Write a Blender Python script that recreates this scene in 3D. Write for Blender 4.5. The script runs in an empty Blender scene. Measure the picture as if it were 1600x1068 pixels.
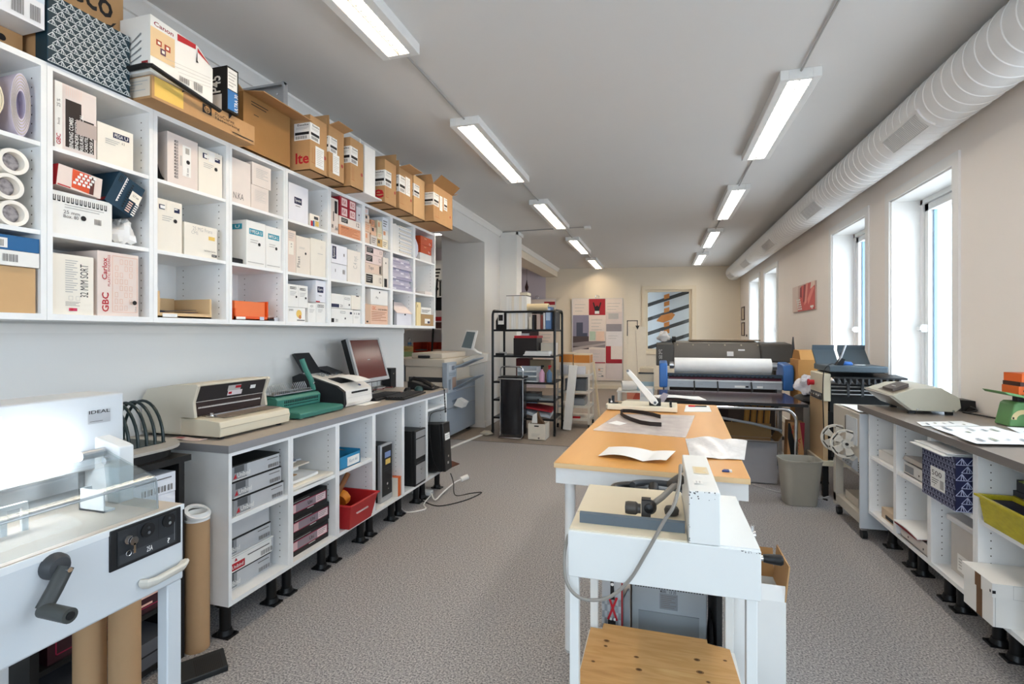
import bpy, bmesh, math, random
from mathutils import Vector, Matrix
random.seed(7)
SC = bpy.context.scene
COL = SC.collection
PI = math.pi

# ---------------------------------------------------------------- materials
def lin(h):
    h = h.lstrip('#')
    out = []
    for i in (0, 2, 4):
        c = int(h[i:i+2], 16) / 255
        out.append(c / 12.92 if c <= .04045 else ((c + .055) / 1.055) ** 2.4)
    return (*out, 1)
_m = {}
def new_mat(name):
    m = bpy.data.materials.new(name); m.use_nodes = True
    return m, m.node_tree, m.node_tree.nodes['Principled BSDF']
def mt(h, rough=.55, metal=0., var=.05, scale=14., spec=.35, alpha=1., bump=0.):
    k = (h, rough, metal, var, scale, spec, alpha, bump)
    if k in _m: return _m[k]
    m, t, b = new_mat('mat_' + h.lstrip('#'))
    c = lin(h)
    b.inputs['Roughness'].default_value = rough
    b.inputs['Metallic'].default_value = metal
    b.inputs['Specular IOR Level'].default_value = spec
    if alpha < 1: b.inputs['Alpha'].default_value = alpha
    tc = t.nodes.new('ShaderNodeTexCoord')
    n = t.nodes.new('ShaderNodeTexNoise'); n.inputs['Scale'].default_value = scale; n.inputs['Detail'].default_value = 3
    r = t.nodes.new('ShaderNodeMixRGB')
    r.inputs[1].default_value = tuple(x * (1 - var) for x in c[:3]) + (1,)
    r.inputs[2].default_value = tuple(min(1, x * (1 + var)) for x in c[:3]) + (1,)
    t.links.new(tc.outputs['Object'], n.inputs['Vector'])
    t.links.new(n.outputs['Fac'], r.inputs[0])
    t.links.new(r.outputs[0], b.inputs['Base Color'])
    if bump:
        bn = t.nodes.new('ShaderNodeBump'); bn.inputs['Strength'].default_value = bump; bn.inputs['Distance'].default_value = .004
        t.links.new(n.outputs['Fac'], bn.inputs['Height']); t.links.new(bn.outputs[0], b.inputs['Normal'])
    _m[k] = m
    return m
def glow(h, s):
    k = ('glow', h, s)
    if k in _m: return _m[k]
    m, t, b = new_mat('glow_' + h.lstrip('#'))
    b.inputs['Base Color'].default_value = lin(h)
    b.inputs['Emission Color'].default_value = lin(h)
    b.inputs['Emission Strength'].default_value = s
    _m[k] = m
    return m
def ramp_mat(name, stops, scale, rough=.6, detail=2, stretch=(1, 1, 1), kind='noise', bump=0., dist=.003):
    if name in _m: return _m[name]
    m, t, b = new_mat(name)
    tc = t.nodes.new('ShaderNodeTexCoord'); mp = t.nodes.new('ShaderNodeMapping')
    mp.inputs['Scale'].default_value = stretch
    t.links.new(tc.outputs['Object'], mp.inputs[0])
    if kind == 'noise':
        n = t.nodes.new('ShaderNodeTexNoise'); n.inputs['Detail'].default_value = detail; o = n.outputs['Fac']
    elif kind == 'vor':
        n = t.nodes.new('ShaderNodeTexVoronoi'); o = n.outputs['Color']
    else:
        n = t.nodes.new('ShaderNodeTexWave'); n.inputs['Distortion'].default_value = 6; n.inputs['Detail'].default_value = 3
        n.inputs['Detail Scale'].default_value = .6; o = n.outputs['Fac']
    n.inputs['Scale'].default_value = scale
    t.links.new(mp.outputs[0], n.inputs['Vector'])
    r = t.nodes.new('ShaderNodeValToRGB')
    e = r.color_ramp.elements
    e[0].position, e[0].color = stops[0][0], lin(stops[0][1])
    e[1].position, e[1].color = stops[-1][0], lin(stops[-1][1])
    for p, c in stops[1:-1]:
        x = e.new(p); x.color = lin(c)
    t.links.new(o, r.inputs[0]); t.links.new(r.outputs[0], b.inputs['Base Color'])
    b.inputs['Roughness'].default_value = rough
    b.inputs['Specular IOR Level'].default_value = .3
    if bump:
        bn = t.nodes.new('ShaderNodeBump'); bn.inputs['Strength'].default_value = bump; bn.inputs['Distance'].default_value = dist
        t.links.new(o, bn.inputs['Height']); t.links.new(bn.outputs[0], b.inputs['Normal'])
    _m[name] = m
    return m
def clear_mat(name, tint, fac=.08, rough=.03, film=0., film_col='#ffffff'):
    """thin clear sheet: mostly see-through, Fresnel gloss on top, optional milky film"""
    if name in _m: return _m[name]
    m = bpy.data.materials.new(name); m.use_nodes = True; t = m.node_tree
    for n in list(t.nodes):
        if n.type != 'OUTPUT_MATERIAL': t.nodes.remove(n)
    out = [n for n in t.nodes if n.type == 'OUTPUT_MATERIAL'][0]
    tr = t.nodes.new('ShaderNodeBsdfTransparent'); tr.inputs[0].default_value = lin(tint)
    gl = t.nodes.new('ShaderNodeBsdfGlossy'); gl.inputs['Roughness'].default_value = rough
    lw = t.nodes.new('ShaderNodeLayerWeight'); lw.inputs[0].default_value = .5
    pw = t.nodes.new('ShaderNodeMath'); pw.operation = 'POWER'; pw.inputs[1].default_value = 4.
    fr = t.nodes.new('ShaderNodeMath'); fr.operation = 'MULTIPLY_ADD'; fr.inputs[1].default_value = .75; fr.inputs[2].default_value = .035
    t.links.new(lw.outputs['Facing'], pw.inputs[0]); t.links.new(pw.outputs[0], fr.inputs[0])
    mx = t.nodes.new('ShaderNodeMixShader')
    src = tr.outputs[0]
    if film:
        df = t.nodes.new('ShaderNodeBsdfDiffuse'); df.inputs[0].default_value = lin(film_col)
        nz = t.nodes.new('ShaderNodeTexNoise'); nz.inputs['Scale'].default_value = 9
        mr = t.nodes.new('ShaderNodeMath'); mr.operation = 'MULTIPLY_ADD'; mr.inputs[1].default_value = film * .5; mr.inputs[2].default_value = film * .75
        t.links.new(nz.outputs['Fac'], mr.inputs[0])
        m2 = t.nodes.new('ShaderNodeMixShader')
        t.links.new(mr.outputs[0], m2.inputs[0]); t.links.new(tr.outputs[0], m2.inputs[1]); t.links.new(df.outputs[0], m2.inputs[2])
        src = m2.outputs[0]
    t.links.new(fr.outputs[0], mx.inputs[0]); t.links.new(src, mx.inputs[1]); t.links.new(gl.outputs[0], mx.inputs[2])
    t.links.new(mx.outputs[0], out.inputs[0])
    _m[name] = m
    return m

# ---------------------------------------------------------------- lettering
_txt = {}
def glyphs(s, bold=0.):
    k = (s, bold)
    if k in _txt: return _txt[k]
    cu = bpy.data.curves.new('lettering', 'FONT'); cu.body = s; cu.size = 1; cu.resolution_u = 2; cu.offset = bold * .45
    o = bpy.data.objects.new('lettering', cu); COL.objects.link(o)
    dg = bpy.context.evaluated_depsgraph_get()
    me = o.evaluated_get(dg).to_mesh()
    v = [(p.co.x, p.co.y) for p in me.vertices]; f = [tuple(p.vertices) for p in me.polygons]
    o.evaluated_get(dg).to_mesh_clear()
    bpy.data.objects.remove(o); bpy.data.curves.remove(cu)
    x0 = min(p[0] for p in v); x1 = max(p[0] for p in v); y0 = min(p[1] for p in v); y1 = max(p[1] for p in v)
    v = [((x - x0) / max(x1 - x0, 1e-6), (y - y0) / max(y1 - y0, 1e-6)) for x, y in v]
    _txt[k] = (v, f)
    return _txt[k]

# ---------------------------------------------------------------- geometry collector
class G:
    def __init__(s, mat=None):
        s.v = []; s.f = []; s.fm = []; s.mats = []; s.mat = mat; s.bev = 0; s.lab = None; s.kind = None
    def mi(s, m):
        m = m or s.mat
        if m not in s.mats: s.mats.append(m)
        return s.mats.index(m)
    def add(s, vs, fs, m=None):
        b = len(s.v); i = s.mi(m)
        s.v += [Vector(p) for p in vs]
        for f in fs: s.f.append(tuple(b + k for k in f)); s.fm.append(i)
        return s
    def box(s, x0, x1, y0, y1, z0, z1, m=None):
        x0, x1 = min(x0, x1), max(x0, x1); y0, y1 = min(y0, y1), max(y0, y1); z0, z1 = min(z0, z1), max(z0, z1)
        vs = [(x0,y0,z0),(x1,y0,z0),(x1,y1,z0),(x0,y1,z0),(x0,y0,z1),(x1,y0,z1),(x1,y1,z1),(x0,y1,z1)]
        s.add(vs, [(0,3,2,1),(4,5,6,7),(0,1,5,4),(1,2,6,5),(2,3,7,6),(3,0,4,7)], m)
        s.last = (x0,x1,y0,y1,z0,z1)
        return s
    def poly(s, vs, m=None): return s.add(vs, [tuple(range(len(vs)))], m)
    def prism(s, pts, axis, a, b, m=None):
        """closed 2D outline extruded along an axis; pts are the two other axes in xyz order"""
        def P(p, q):
            return {'x': (q, p[0], p[1]), 'y': (p[0], q, p[1]), 'z': (p[0], p[1], q)}[axis]
        n = len(pts)
        area = sum(pts[i][0] * pts[(i+1) % n][1] - pts[(i+1) % n][0] * pts[i][1] for i in range(n))
        if (area < 0) != (axis == 'y'): pts = pts[::-1]
        lo, hi = min(a, b), max(a, b)
        vs = [P(p, lo) for p in pts] + [P(p, hi) for p in pts]
        fs = [tuple(range(n))[::-1], tuple(range(n, 2 * n))] + [(i, (i+1) % n, n + (i+1) % n, n + i) for i in range(n)]
        return s.add(vs, fs, m)
    def cyl(s, p0, p1, r, m=None, r2=None, n=20, cap=True):
        p0, p1 = Vector(p0), Vector(p1); r2 = r if r2 is None else r2
        d = (p1 - p0).normalized()
        u = d.orthogonal().normalized(); w = d.cross(u)
        vs = []
        for p, q in ((p0, r), (p1, r2)):
            for i in range(n):
                a = 2 * PI * i / n
                vs.append(p + (u * math.cos(a) + w * math.sin(a)) * q)
        fs = [(i, (i+1) % n, n + (i+1) % n, n + i) for i in range(n)]
        if cap: fs += [tuple(range(n))[::-1], tuple(range(n, 2 * n))]
        return s.add(vs, fs, m)
    def ring(s, p0, p1, ro, ri, m=None, n=24):
        """hollow tube with wall"""
        p0, p1 = Vector(p0), Vector(p1); d = (p1 - p0).normalized(); u = d.orthogonal().normalized(); w = d.cross(u)
        vs = []
        for p, q in ((p0, ro), (p1, ro), (p1, ri), (p0, ri)):
            for i in range(n):
                a = 2 * PI * i / n; vs.append(p + (u * math.cos(a) + w * math.sin(a)) * q)
        fs = []
        for k in range(4):
            a, b = k * n, ((k + 1) % 4) * n
            fs += [(a + i, a + (i+1) % n, b + (i+1) % n, b + i) for i in range(n)]
        return s.add(vs, fs, m)
    def tube(s, pts, r, m=None, n=8, closed=False, flat=1.):
        pts = [Vector(p) for p in pts]; N = len(pts); vs = []; prev = None
        for i, p in enumerate(pts):
            if closed: d = pts[(i+1) % N] - pts[i-1]
            else: d = pts[min(i+1, N-1)] - pts[max(i-1, 0)]
            d = d.normalized() if d.length > 1e-9 else Vector((0, 0, 1))
            if prev is None:
                u = d.orthogonal().normalized()
            else:
                u = prev - d * prev.dot(d)
                u = u.normalized() if u.length > 1e-6 else d.orthogonal().normalized()
            prev = u; w = d.cross(u)
            for k in range(n):
                a = 2 * PI * k / n; vs.append(p + u * math.cos(a) * r + w * math.sin(a) * r * flat)
        fs = []
        for i in range(N if closed else N - 1):
            a, b = i * n, ((i + 1) % N) * n
            fs += [(a + k, a + (k+1) % n, b + (k+1) % n, b + k) for k in range(n)]
        if not closed: fs += [tuple(range(n))[::-1], tuple(range((N-1) * n, N * n))]
        return s.add(vs, fs, m)
    def lathe(s, prof, c=(0, 0, 0), axis='z', m=None, n=28):
        """prof: (radius, height) pairs turned round an axis through c"""
        vs = []
        for r, h in prof:
            for i in range(n):
                a = 2 * PI * i / n; p, q = r * math.cos(a), r * math.sin(a)
                vs.append(Vector(c) + Vector({'z': (p, q, h), 'y': (q, h, p), 'x': (h, p, q)}[axis]))
        fs = []
        for k in range(len(prof) - 1):
            a, b = k * n, (k + 1) * n
            fs += [(a + i, a + (i+1) % n, b + (i+1) % n, b + i) for i in range(n)]
        return s.add(vs, fs, m)
    def grid(s, fn, nu, nv, m=None):
        vs = [fn(i / nu, j / nv) for j in range(nv + 1) for i in range(nu + 1)]
        fs = [(j*(nu+1)+i, j*(nu+1)+i+1, (j+1)*(nu+1)+i+1, (j+1)*(nu+1)+i) for j in range(nv) for i in range(nu)]
        return s.add(vs, fs, m)
    def sheet(s, fn, nu, nv, th, m=None):
        """a thin solid sheet with top fn and thickness th"""
        a = len(s.v); s.grid(fn, nu, nv, m)
        s.grid(lambda u, w: Vector(fn(u, w)) - Vector((0, 0, th)), nu, nv, m)
        k = (nu + 1) * (nv + 1)
        rim = [i for i in range(nu)] + [nu + j * (nu + 1) for j in range(nv)] + [k - 1 - i for i in range(nu)] + [(nv - j) * (nu + 1) for j in range(nv)]
        q = s.mi(m)
        for i, p in enumerate(rim):
            r = rim[(i + 1) % len(rim)]
            s.f.append((a + p, a + k + p, a + k + r, a + r)); s.fm.append(q)
        return s
    def disc(s, c, u, v, r, m=None, n=14):
        c, u, v = Vector(c), Vector(u), Vector(v)
        return s.poly([c + (u * math.cos(2*PI*i/n) + v * math.sin(2*PI*i/n)) * r for i in range(n)], m)
    def ladder(s, o, U, V, n, m=None, rail=.06, rung=.25):
        """one connected sheet of two rails along U and n rungs across V"""
        o, U, V = Vector(o), Vector(U), Vector(V); us = []
        for k in range(n):
            us += [k / n, (k + rung) / n]
        us.append(1.)
        vs = [o + U * a + V * b for a in us for b in (0, rail, 1 - rail, 1)]; fs = []
        for i in range(len(us) - 1):
            for j in range(3):
                if j == 1 and i % 2: continue
                fs.append((i*4+j, (i+1)*4+j, (i+1)*4+j+1, i*4+j+1))
        return s.add(vs, fs, m)
    def mark(s): return len(s.v)
    def xf(s, M, i=0):
        for k in range(i, len(s.v)): s.v[k] = M @ s.v[k]
        return s
    def rot(s, ang, axis, piv, i=0):
        T = Matrix.Translation(Vector(piv))
        return s.xf(T @ Matrix.Rotation(ang, 4, axis) @ T.inverted(), i)
    # ---- printing on the faces of a box
    def frame(s, face, bx=None):
        x0, x1, y0, y1, z0, z1 = bx or s.last; e = .0006
        return {'+x': ((x1+e, y0, z0), (0, y1-y0, 0), (0, 0, z1-z0)), '-y': ((x0, y0-e, z0), (x1-x0, 0, 0), (0, 0, z1-z0)),
                '-x': ((x0-e, y1, z0), (0, y0-y1, 0), (0, 0, z1-z0)), '+y': ((x1, y1+e, z0), (x0-x1, 0, 0), (0, 0, z1-z0)),
                '+z': ((x0, y0, z1+e), (x1-x0, 0, 0), (0, y1-y0, 0))}[face]
    def pr(s, fr, items):
        o, U, V = (Vector(k) for k in fr)
        nrm = U.cross(V).normalized()
        e = 0.
        def pt(a, b): return o + U * a + V * b + nrm * e
        for it in items:
            k = it[0]; e += .0003
            if k == 'r':
                _, a, b, c, d, m = it; s.poly([pt(a, b), pt(c, b), pt(c, d), pt(a, d)], m)
            elif k == 'p':
                s.poly([pt(*q) for q in it[1]], it[2])
            elif k == 't':
                _, st, a, b, c, d, m = it[:7]; rot = it[7] if len(it) > 7 else 0; bold = it[8] if len(it) > 8 else .015
                gv, gf = glyphs(st, bold)
                if rot == 0: vs = [pt(a + x * (c-a), b + y * (d-b)) for x, y in gv]
                elif rot == 1: vs = [pt(c - y * (c-a), b + x * (d-b)) for x, y in gv]      # reads upwards
                else: vs = [pt(a + y * (c-a), d - x * (d-b)) for x, y in gv]
                s.add(vs, gf, m)
            elif k == 'd':
                _, a, b, r, m = it
                c = pt(a, b); s.disc(c, U.normalized(), V.normalized(), r, m)
            elif k == 'l':                                            # rows of small print
                _, a, b, c, d, n, m = it[:7]; st = it[7] if len(it) > 7 else .35
                for j in range(n):
                    y = d - (d - b) * (j + .5) / n; h = (d - b) / n * st / 2
                    w = c - (c - a) * (.0, .12, .3, .05, .4)[j % 5]
                    s.poly([pt(a, y - h), pt(w, y - h), pt(w, y + h), pt(a, y + h)], m)
            elif k == 'b':                                            # bar code
                _, a, b, c, d, m = it; x = a; j = 0
                ws = (.03, .015, .045, .02, .03, .06, .015)
                while x < c - .02 * (c-a):
                    w = ws[j % 7] * (c-a); s.poly([pt(x, b), pt(min(c, x + w), b), pt(min(c, x + w), d), pt(x, d)], m); x += w * 2.; j += 1
            elif k == 'c':                                            # drawn comb: ring of teeth along a strip
                _, a, b, c, d, n, m, vert = it
                for j in range(n):
                    if vert:
                        y0 = b + (d-b) * j / n; y1 = b + (d-b) * (j + .62) / n; t = (y1-y0) * .3
                        s.poly([pt(a, y0), pt(c, y0), pt(c, y0+t), pt(a, y0+t)], m); s.poly([pt(a, y1-t), pt(c, y1-t), pt(c, y1), pt(a, y1)], m)
                        s.poly([pt(a, y0), pt(a+(c-a)*.2, y0), pt(a+(c-a)*.2, y1), pt(a, y1)], m)
                    else:
                        y0 = a + (c-a) * j / n; y1 = a + (c-a) * (j + .62) / n; t = (y1-y0) * .3
                        s.poly([pt(y0, b), pt(y0+t, b), pt(y0+t, d), pt(y0, d)], m); s.poly([pt(y1-t, b), pt(y1, b), pt(y1, d), pt(y1-t, d)], m)
                        s.poly([pt(y0, b), pt(y1, b), pt(y1, b+(d-b)*.2), pt(y0, b+(d-b)*.2)], m)
            elif k == 'o':                                            # rectangle outline
                _, a, b, c, d, t, m = it; ux = t / U.length; vx = t / V.length
                for q in ((a, b, c, b+vx), (a, d-vx, c, d), (a, b, a+ux, d), (c-ux, b, c, d)):
                    s.poly([pt(q[0], q[1]), pt(q[2], q[1]), pt(q[2], q[3]), pt(q[0], q[3])], m)
            elif k == 'line':
                _, p, q, w, m = it
                A, B = pt(*p), pt(*q); d = (B - A).normalized(); sd = nrm.cross(d) * w * .5
                s.poly([A - sd, B - sd, B + sd, A + sd], m)
        return s
    def build(s, name, parent=None, base=Vector((0, 0, 0))):
        me = bpy.data.meshes.new(name)
        me.from_pydata([v - base for v in s.v], [], s.f)
        for m in s.mats: me.materials.append(m)
        me.polygons.foreach_set('material_index', s.fm)
        me.polygons.foreach_set('use_smooth', [True] * len(s.f))
        me.update()
        me.set_sharp_from_angle(angle=.62)
        o = bpy.data.objects.new(name, me); COL.objects.link(o)
        if parent is not None: o.parent = parent
        if s.bev:
            md = o.modifiers.new('bevel', 'BEVEL'); md.width = s.bev; md.segments = 2; md.limit_method = 'ANGLE'; md.angle_limit = .7
            md.harden_normals = False
        return o
    def bevel(s, w): s.bev = w; return s
    def label(s, t): s.lab = t; return s
    def stuff(s): s.kind = 'stuff'; return s

def _base(vs):
    x = [v.x for v in vs]; y = [v.y for v in vs]; z = [v.z for v in vs]
    return Vector(((min(x) + max(x)) / 2, (min(y) + max(y)) / 2, min(z)))
def put(o, label=None, cat=None, group=None, kind=None):
    if label: o['label'] = label
    if cat: o['category'] = cat
    if group: o['group'] = group
    if kind: o['kind'] = kind
    return o
def one(name, g, label, cat, group=None, kind=None):
    """a thing that is a single mesh, origin at its base"""
    b = _base(g.v); o = g.build(name, None, b); o.location = b
    return put(o, label, cat, group, kind)
def many(name, label, cat, parts, group=None, spin=None):
    """a thing with parts: an empty at its base parents them; parts = [(name, G[, subparts])]; spin = (angle, pivot) about z"""
    def allg(ps):
        for p in ps:
            yield p[1]
            if len(p) > 2: yield from allg(p[2])
    gs = list(allg(parts))
    if spin:
        for g in gs: g.rot(spin[0], 'Z', spin[1])
    b = _base([v for g in gs for v in g.v])
    r = bpy.data.objects.new(name, None); r.empty_display_size = .05; COL.objects.link(r); r.location = b
    put(r, label, cat, group)
    def rec(ps, par, base):
        for p in ps:
            o = p[1].build(p[0], par, base)
            if p[1].lab: o['label'] = p[1].lab
            if p[1].kind: o['kind'] = p[1].kind
            if len(p) > 2: rec(p[2], o, base)
    rec(parts, r, b)
    return r
def struct(name, g, label=None, cat=None, parts=()):
    o = g.build(name); o['kind'] = 'structure'
    if label: o['label'] = label
    if cat: o['category'] = cat
    for p in parts:
        c = p[1].build(p[0], o)
        for q in (p[2] if len(p) > 2 else ()): q[1].build(q[0], c)
    return o
def arc(c, r, a0, a1, n, plane='xz'):
    out = []
    for i in range(n + 1):
        a = a0 + (a1 - a0) * i / n; p, q = r * math.cos(a), r * math.sin(a)
        out.append({'xz': (c[0] + p, c[1], c[2] + q), 'yz': (c[0], c[1] + p, c[2] + q), 'xy': (c[0] + p, c[1] + q, c[2])}[plane])
    return out

# ---------------------------------------------------------------- palette
WHITE = mt('#e9e9e7', .5); MEL = mt('#eceded', .38, spec=.4); WALLM = mt('#e6e5e2', .85, var=.02, scale=3)
CEILM = mt('#dcdbd9', .9, var=.015, scale=2); TRIMM = mt('#ecebe8', .45, var=.02)
CARD = mt('#b58e63', .8, var=.07, scale=25); CARD2 = mt('#a77f52', .82, var=.07, scale=25); CARDL = mt('#c9a578', .8, var=.06)
CARDIN = mt('#9c7448', .85); CREAM = mt('#ece6da', .7, var=.03); CREAM2 = mt('#ddd2c3', .7, var=.04); PAPER = mt('#eeeeec', .75, var=.02)
BOXW = mt('#ecebe7', .6, var=.025); BOXG = mt('#d9dbdd', .6, var=.03)
INK = mt('#1d1b1c', .6); INK2 = mt('#6d6a69', .7); GREYL = mt('#b9b7b4', .7); RED = mt('#b3202b', .55); REDD = mt('#8e1a24', .5); NAVY = mt('#1d2347', .5)
TEAL = mt('#2f93a8', .5); BLACK = mt('#151516', .45); BLACKM = mt('#1b1b1d', .6, var=.1); DGREY = mt('#3a3c3f', .5); MGREY = mt('#86898c', .5)
STEEL = mt('#c3c5c8', .28, metal=1.); CHROME = mt('#dcdde0', .12, metal=1.); SILV = mt('#b4b7bb', .35, metal=.6)
ORANGE = mt('#d9601f', .5); ORANGE2 = mt('#e0561b', .4); YEL = mt('#e3c067', .6); WOODL = mt('#d9b98d', .6)
BEIGE = mt('#d8d0bd', .45, var=.03); BEIGED = mt('#b8ae98', .5)
PINK = mt('#e7c9bd', .7); SALM = mt('#d99b76', .7)
# ================================================================ SETTING
H_CEIL = 2.94
def yback(x): return 12.45 + .14 * (x + 1.09)
FLOORM = ramp_mat('speckled_vinyl', [(.33, '#5f5e62'), (.46, '#918f91'), (.55, '#a9a7a7'), (.68, '#c9c7c5')], 130, rough=.5, detail=6)
FLOOR2 = ramp_mat('plain_vinyl', [(.3, '#857b72'), (.7, '#978c80')], 30, rough=.45, detail=3)
struct('floor', G(FLOORM).box(-6.2, 2.2, -2.6, 5.96, -.05, 0))
struct('floor', G(FLOOR2).box(-6.2, 2.2, 5.975, 14.5, -.05, 0))
struct('trim_1', G(DGREY).box(-6.2, 2.2, 5.96, 5.975, -.05, .001))
struct('ceiling', G(CEILM).box(-6.2, 2.2, -2.6, 14.5, H_CEIL, H_CEIL + .1))
struct('wall_left', G(WALLM).box(-2.53, -2.41, -2.6, 4.46, 0, H_CEIL))
struct('wall_front', G(WALLM).box(-2.53, -1.6, -2.6, -2.5, 0, H_CEIL).box(1.2, 2.2, -2.6, -2.5, 0, H_CEIL).box(-1.6, 1.2, -2.6, -2.5, 0, .8).box(-1.6, 1.2, -2.6, -2.5, 2.45, H_CEIL))
struct('trim_7', G(TRIMM).box(-2.41, -2.392, .3, 4.44, 1.352, 1.388))
struct('window_9', G(TRIMM).box(-1.6, -1.53, -2.58, -2.5, .8, 2.45).box(1.13, 1.2, -2.58, -2.5, .8, 2.45).box(-.24, -.16, -2.58, -2.5, .8, 2.45).box(-1.53, 1.13, -2.58, -2.5, .8, .87).box(-1.53, 1.13, -2.58, -2.5, 2.38, 2.45), parts=[('pane', G(clear_mat('window_glass', '#f4faff')).box(-1.53, -.24, -2.55, -2.544, .87, 2.38)), ('pane', G(clear_mat('window_glass', '#f4faff')).box(-.16, 1.13, -2.55, -2.544, .87, 2.38))])  # assumed window behind the camera, added for frontal daylight
WALLB = mt('#e4d9c6', .85, var=.02, scale=3); WALLR = mt('#efe8e1', .85, var=.02, scale=3); WALLS = mt('#cfc6cd', .85, var=.02, scale=3)  # WALLB: warm lamplight of the back area put into the paint colour
# back wall, slightly askew, with its window opening
bx0, bx1, bz0, bz1 = -.325, .745, .92, 2.395
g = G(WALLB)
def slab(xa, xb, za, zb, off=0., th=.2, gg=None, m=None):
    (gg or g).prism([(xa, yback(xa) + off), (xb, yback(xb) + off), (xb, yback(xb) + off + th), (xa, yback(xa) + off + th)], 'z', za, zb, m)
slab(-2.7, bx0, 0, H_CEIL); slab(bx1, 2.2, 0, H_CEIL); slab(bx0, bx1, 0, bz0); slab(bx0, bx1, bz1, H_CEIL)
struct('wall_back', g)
g = G(WALLS); slab(-6.2, -2.7, 0, H_CEIL, gg=g)
struct('wall_back', g)
TRIMB = mt('#e0d3ba', .5, var=.02)
g = G(TRIMB)
for a, b, c, d in ((bx0 - .07, bx0, bz0 - .07, bz1 + .09), (bx1, bx1 + .1, bz0 - .07, bz1 + .09), (bx0, bx1, bz1, bz1 + .09), (bx0, bx1, bz0 - .07, bz0)): slab(a, b, c, d, -.03, .035, g)
fr = G(TRIMB)
for a, b, c, d in ((bx0, bx0 + .06, bz0, bz1), (bx1 - .06, bx1, bz0, bz1), (bx0 + .06, bx1 - .06, bz1 - .05, bz1), (bx0 + .06, bx1 - .06, bz0, bz0 + .06)): slab(a, b, c, d, .05, .05, fr)
gl = G(clear_mat('window_glass', '#f4faff')); slab(bx0 + .06, bx1 - .06, bz0 + .06, bz1 - .05, .07, .006, gl)
struct('window_5', g, parts=[('frame', fr), ('pane', gl)])
# painted hoarding standing outside that window
g = G(mt('#dfe6ee', .8, var=.06, scale=6))
slab(-.9, 1.4, .3, 3.0, .62, .03, g)
o_ = Vector((-.35, yback(-.35) + .617, 0)); ux = Vector((1, .14, 0)).normalized()
def hq(pts, m): g.poly([o_ + ux * a + Vector((0, 0, b)) + Vector((.14, -1, 0)) * .001 * (1 + len(g.f) * .15) for a, b in pts], m)
for k in range(-2, 8):
    zb = .55 + k * .36
    hq([(-.3, zb - .10), (1.5, zb + .50), (1.5, zb + .59), (-.3, zb - .01)], DGREY)
ORW = mt('#d98a45', .8, var=.25, scale=12)
for zb in (1.15, 1.32, 1.5, 1.86, 2.02, 2.2): hq([(.47, zb), (.60, zb + .04), (.60, zb + .15), (.47, zb + .11)], ORW)
hq([(.28, 1.66), (.45, 1.62), (.66, 1.70), (.74, 1.82), (.66, 1.87), (.40, 1.80)], ORW)
one('hoarding', g, 'white hoarding with black diagonal stripes and orange paint outside back window', 'hoarding')
# right wall with its window openings (unseen ones beside and behind the camera are added for daylight)
XR = 1.83
WY = [(3.929, 4.86), (5.364, 6.32), (9.016, 10.02), (10.52, 11.58), (2.05, 3.0), (.45, 1.40), (-1.3, -.35)]
HEAD, SILL = 2.435, .80
g = G(WALLR); ys = sorted(WY); edge = -2.6
for a, b in ys:
    g.box(XR, 2.2, edge, a, 0, H_CEIL); g.box(XR, 2.2, a, b, 0, SILL); g.box(XR, 2.2, a, b, HEAD, H_CEIL); edge = b
g.box(XR, 2.2, edge, 14.0, 0, H_CEIL)
struct('wall_right', g)
BLUEP = mt('#8fb4d6', .4)
def window(n, a, b):
    cs = G(TRIMM); w = .075
    cs.box(XR - .014, XR, a - w, a, SILL - .03, HEAD + w).box(XR - .014, XR, b, b + w, SILL - .03, HEAD + w).box(XR - .014, XR, a, b, HEAD, HEAD + w)
    cs.box(XR - .03, 2.03, a + .013, b - .013, SILL - .03, SILL + .003)
    cs.box(XR, 2.03, a, a + .012, SILL, HEAD).box(XR, 2.03, b - .012, b, SILL, HEAD).box(XR, 2.03, a, b, HEAD - .012, HEAD)
    f = G(WHITE); x0, x1 = 2.03, 2.14
    f.box(x0, x1, a, a + .045, SILL, HEAD).box(x0, x1, b - .045, b, SILL, HEAD).box(x0, x1, a, b, HEAD - .05, HEAD).box(x0, x1, a, b, SILL, SILL + .05)
    s = G(WHITE); a2, b2, c2, d2 = a + .05, b - .05, SILL + .055, HEAD - .055; x0, x1 = 2.045, 2.12
    s.box(x0, x1, a2, a2 + .055, c2, d2).box(x0, x1, b2 - .055, b2, c2, d2).box(x0, x1, a2, b2, d2 - .055, d2).box(x0, x1, a2, b2, c2, c2 + .055)
    s.box(2.078, 2.1, a2 + .055, a2 + .07, c2, d2, BLUEP).box(2.078, 2.1, b2 - .07, b2 - .055, c2, d2, BLUEP)
    p = G(clear_mat('window_glass', '#f4faff')).box(2.084, 2.09, a2 + .05, b2 - .05, c2 + .05, d2 - .05)
    h = G(WHITE).box(2.0, 2.045, b2 - .05, b2 - .02, 1.36, 1.42); h.box(1.985, 2.003, b2 - .06, b2 - .01, 1.375, 1.405); h.bevel(.004)
    struct('window_%d' % n, cs, parts=[('frame', f), ('sash', s, [('handle', h)]), ('pane', p)])
for i, (a, b) in enumerate(WY): window(i + 1 if i < 4 else i + 2, a, b)
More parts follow.
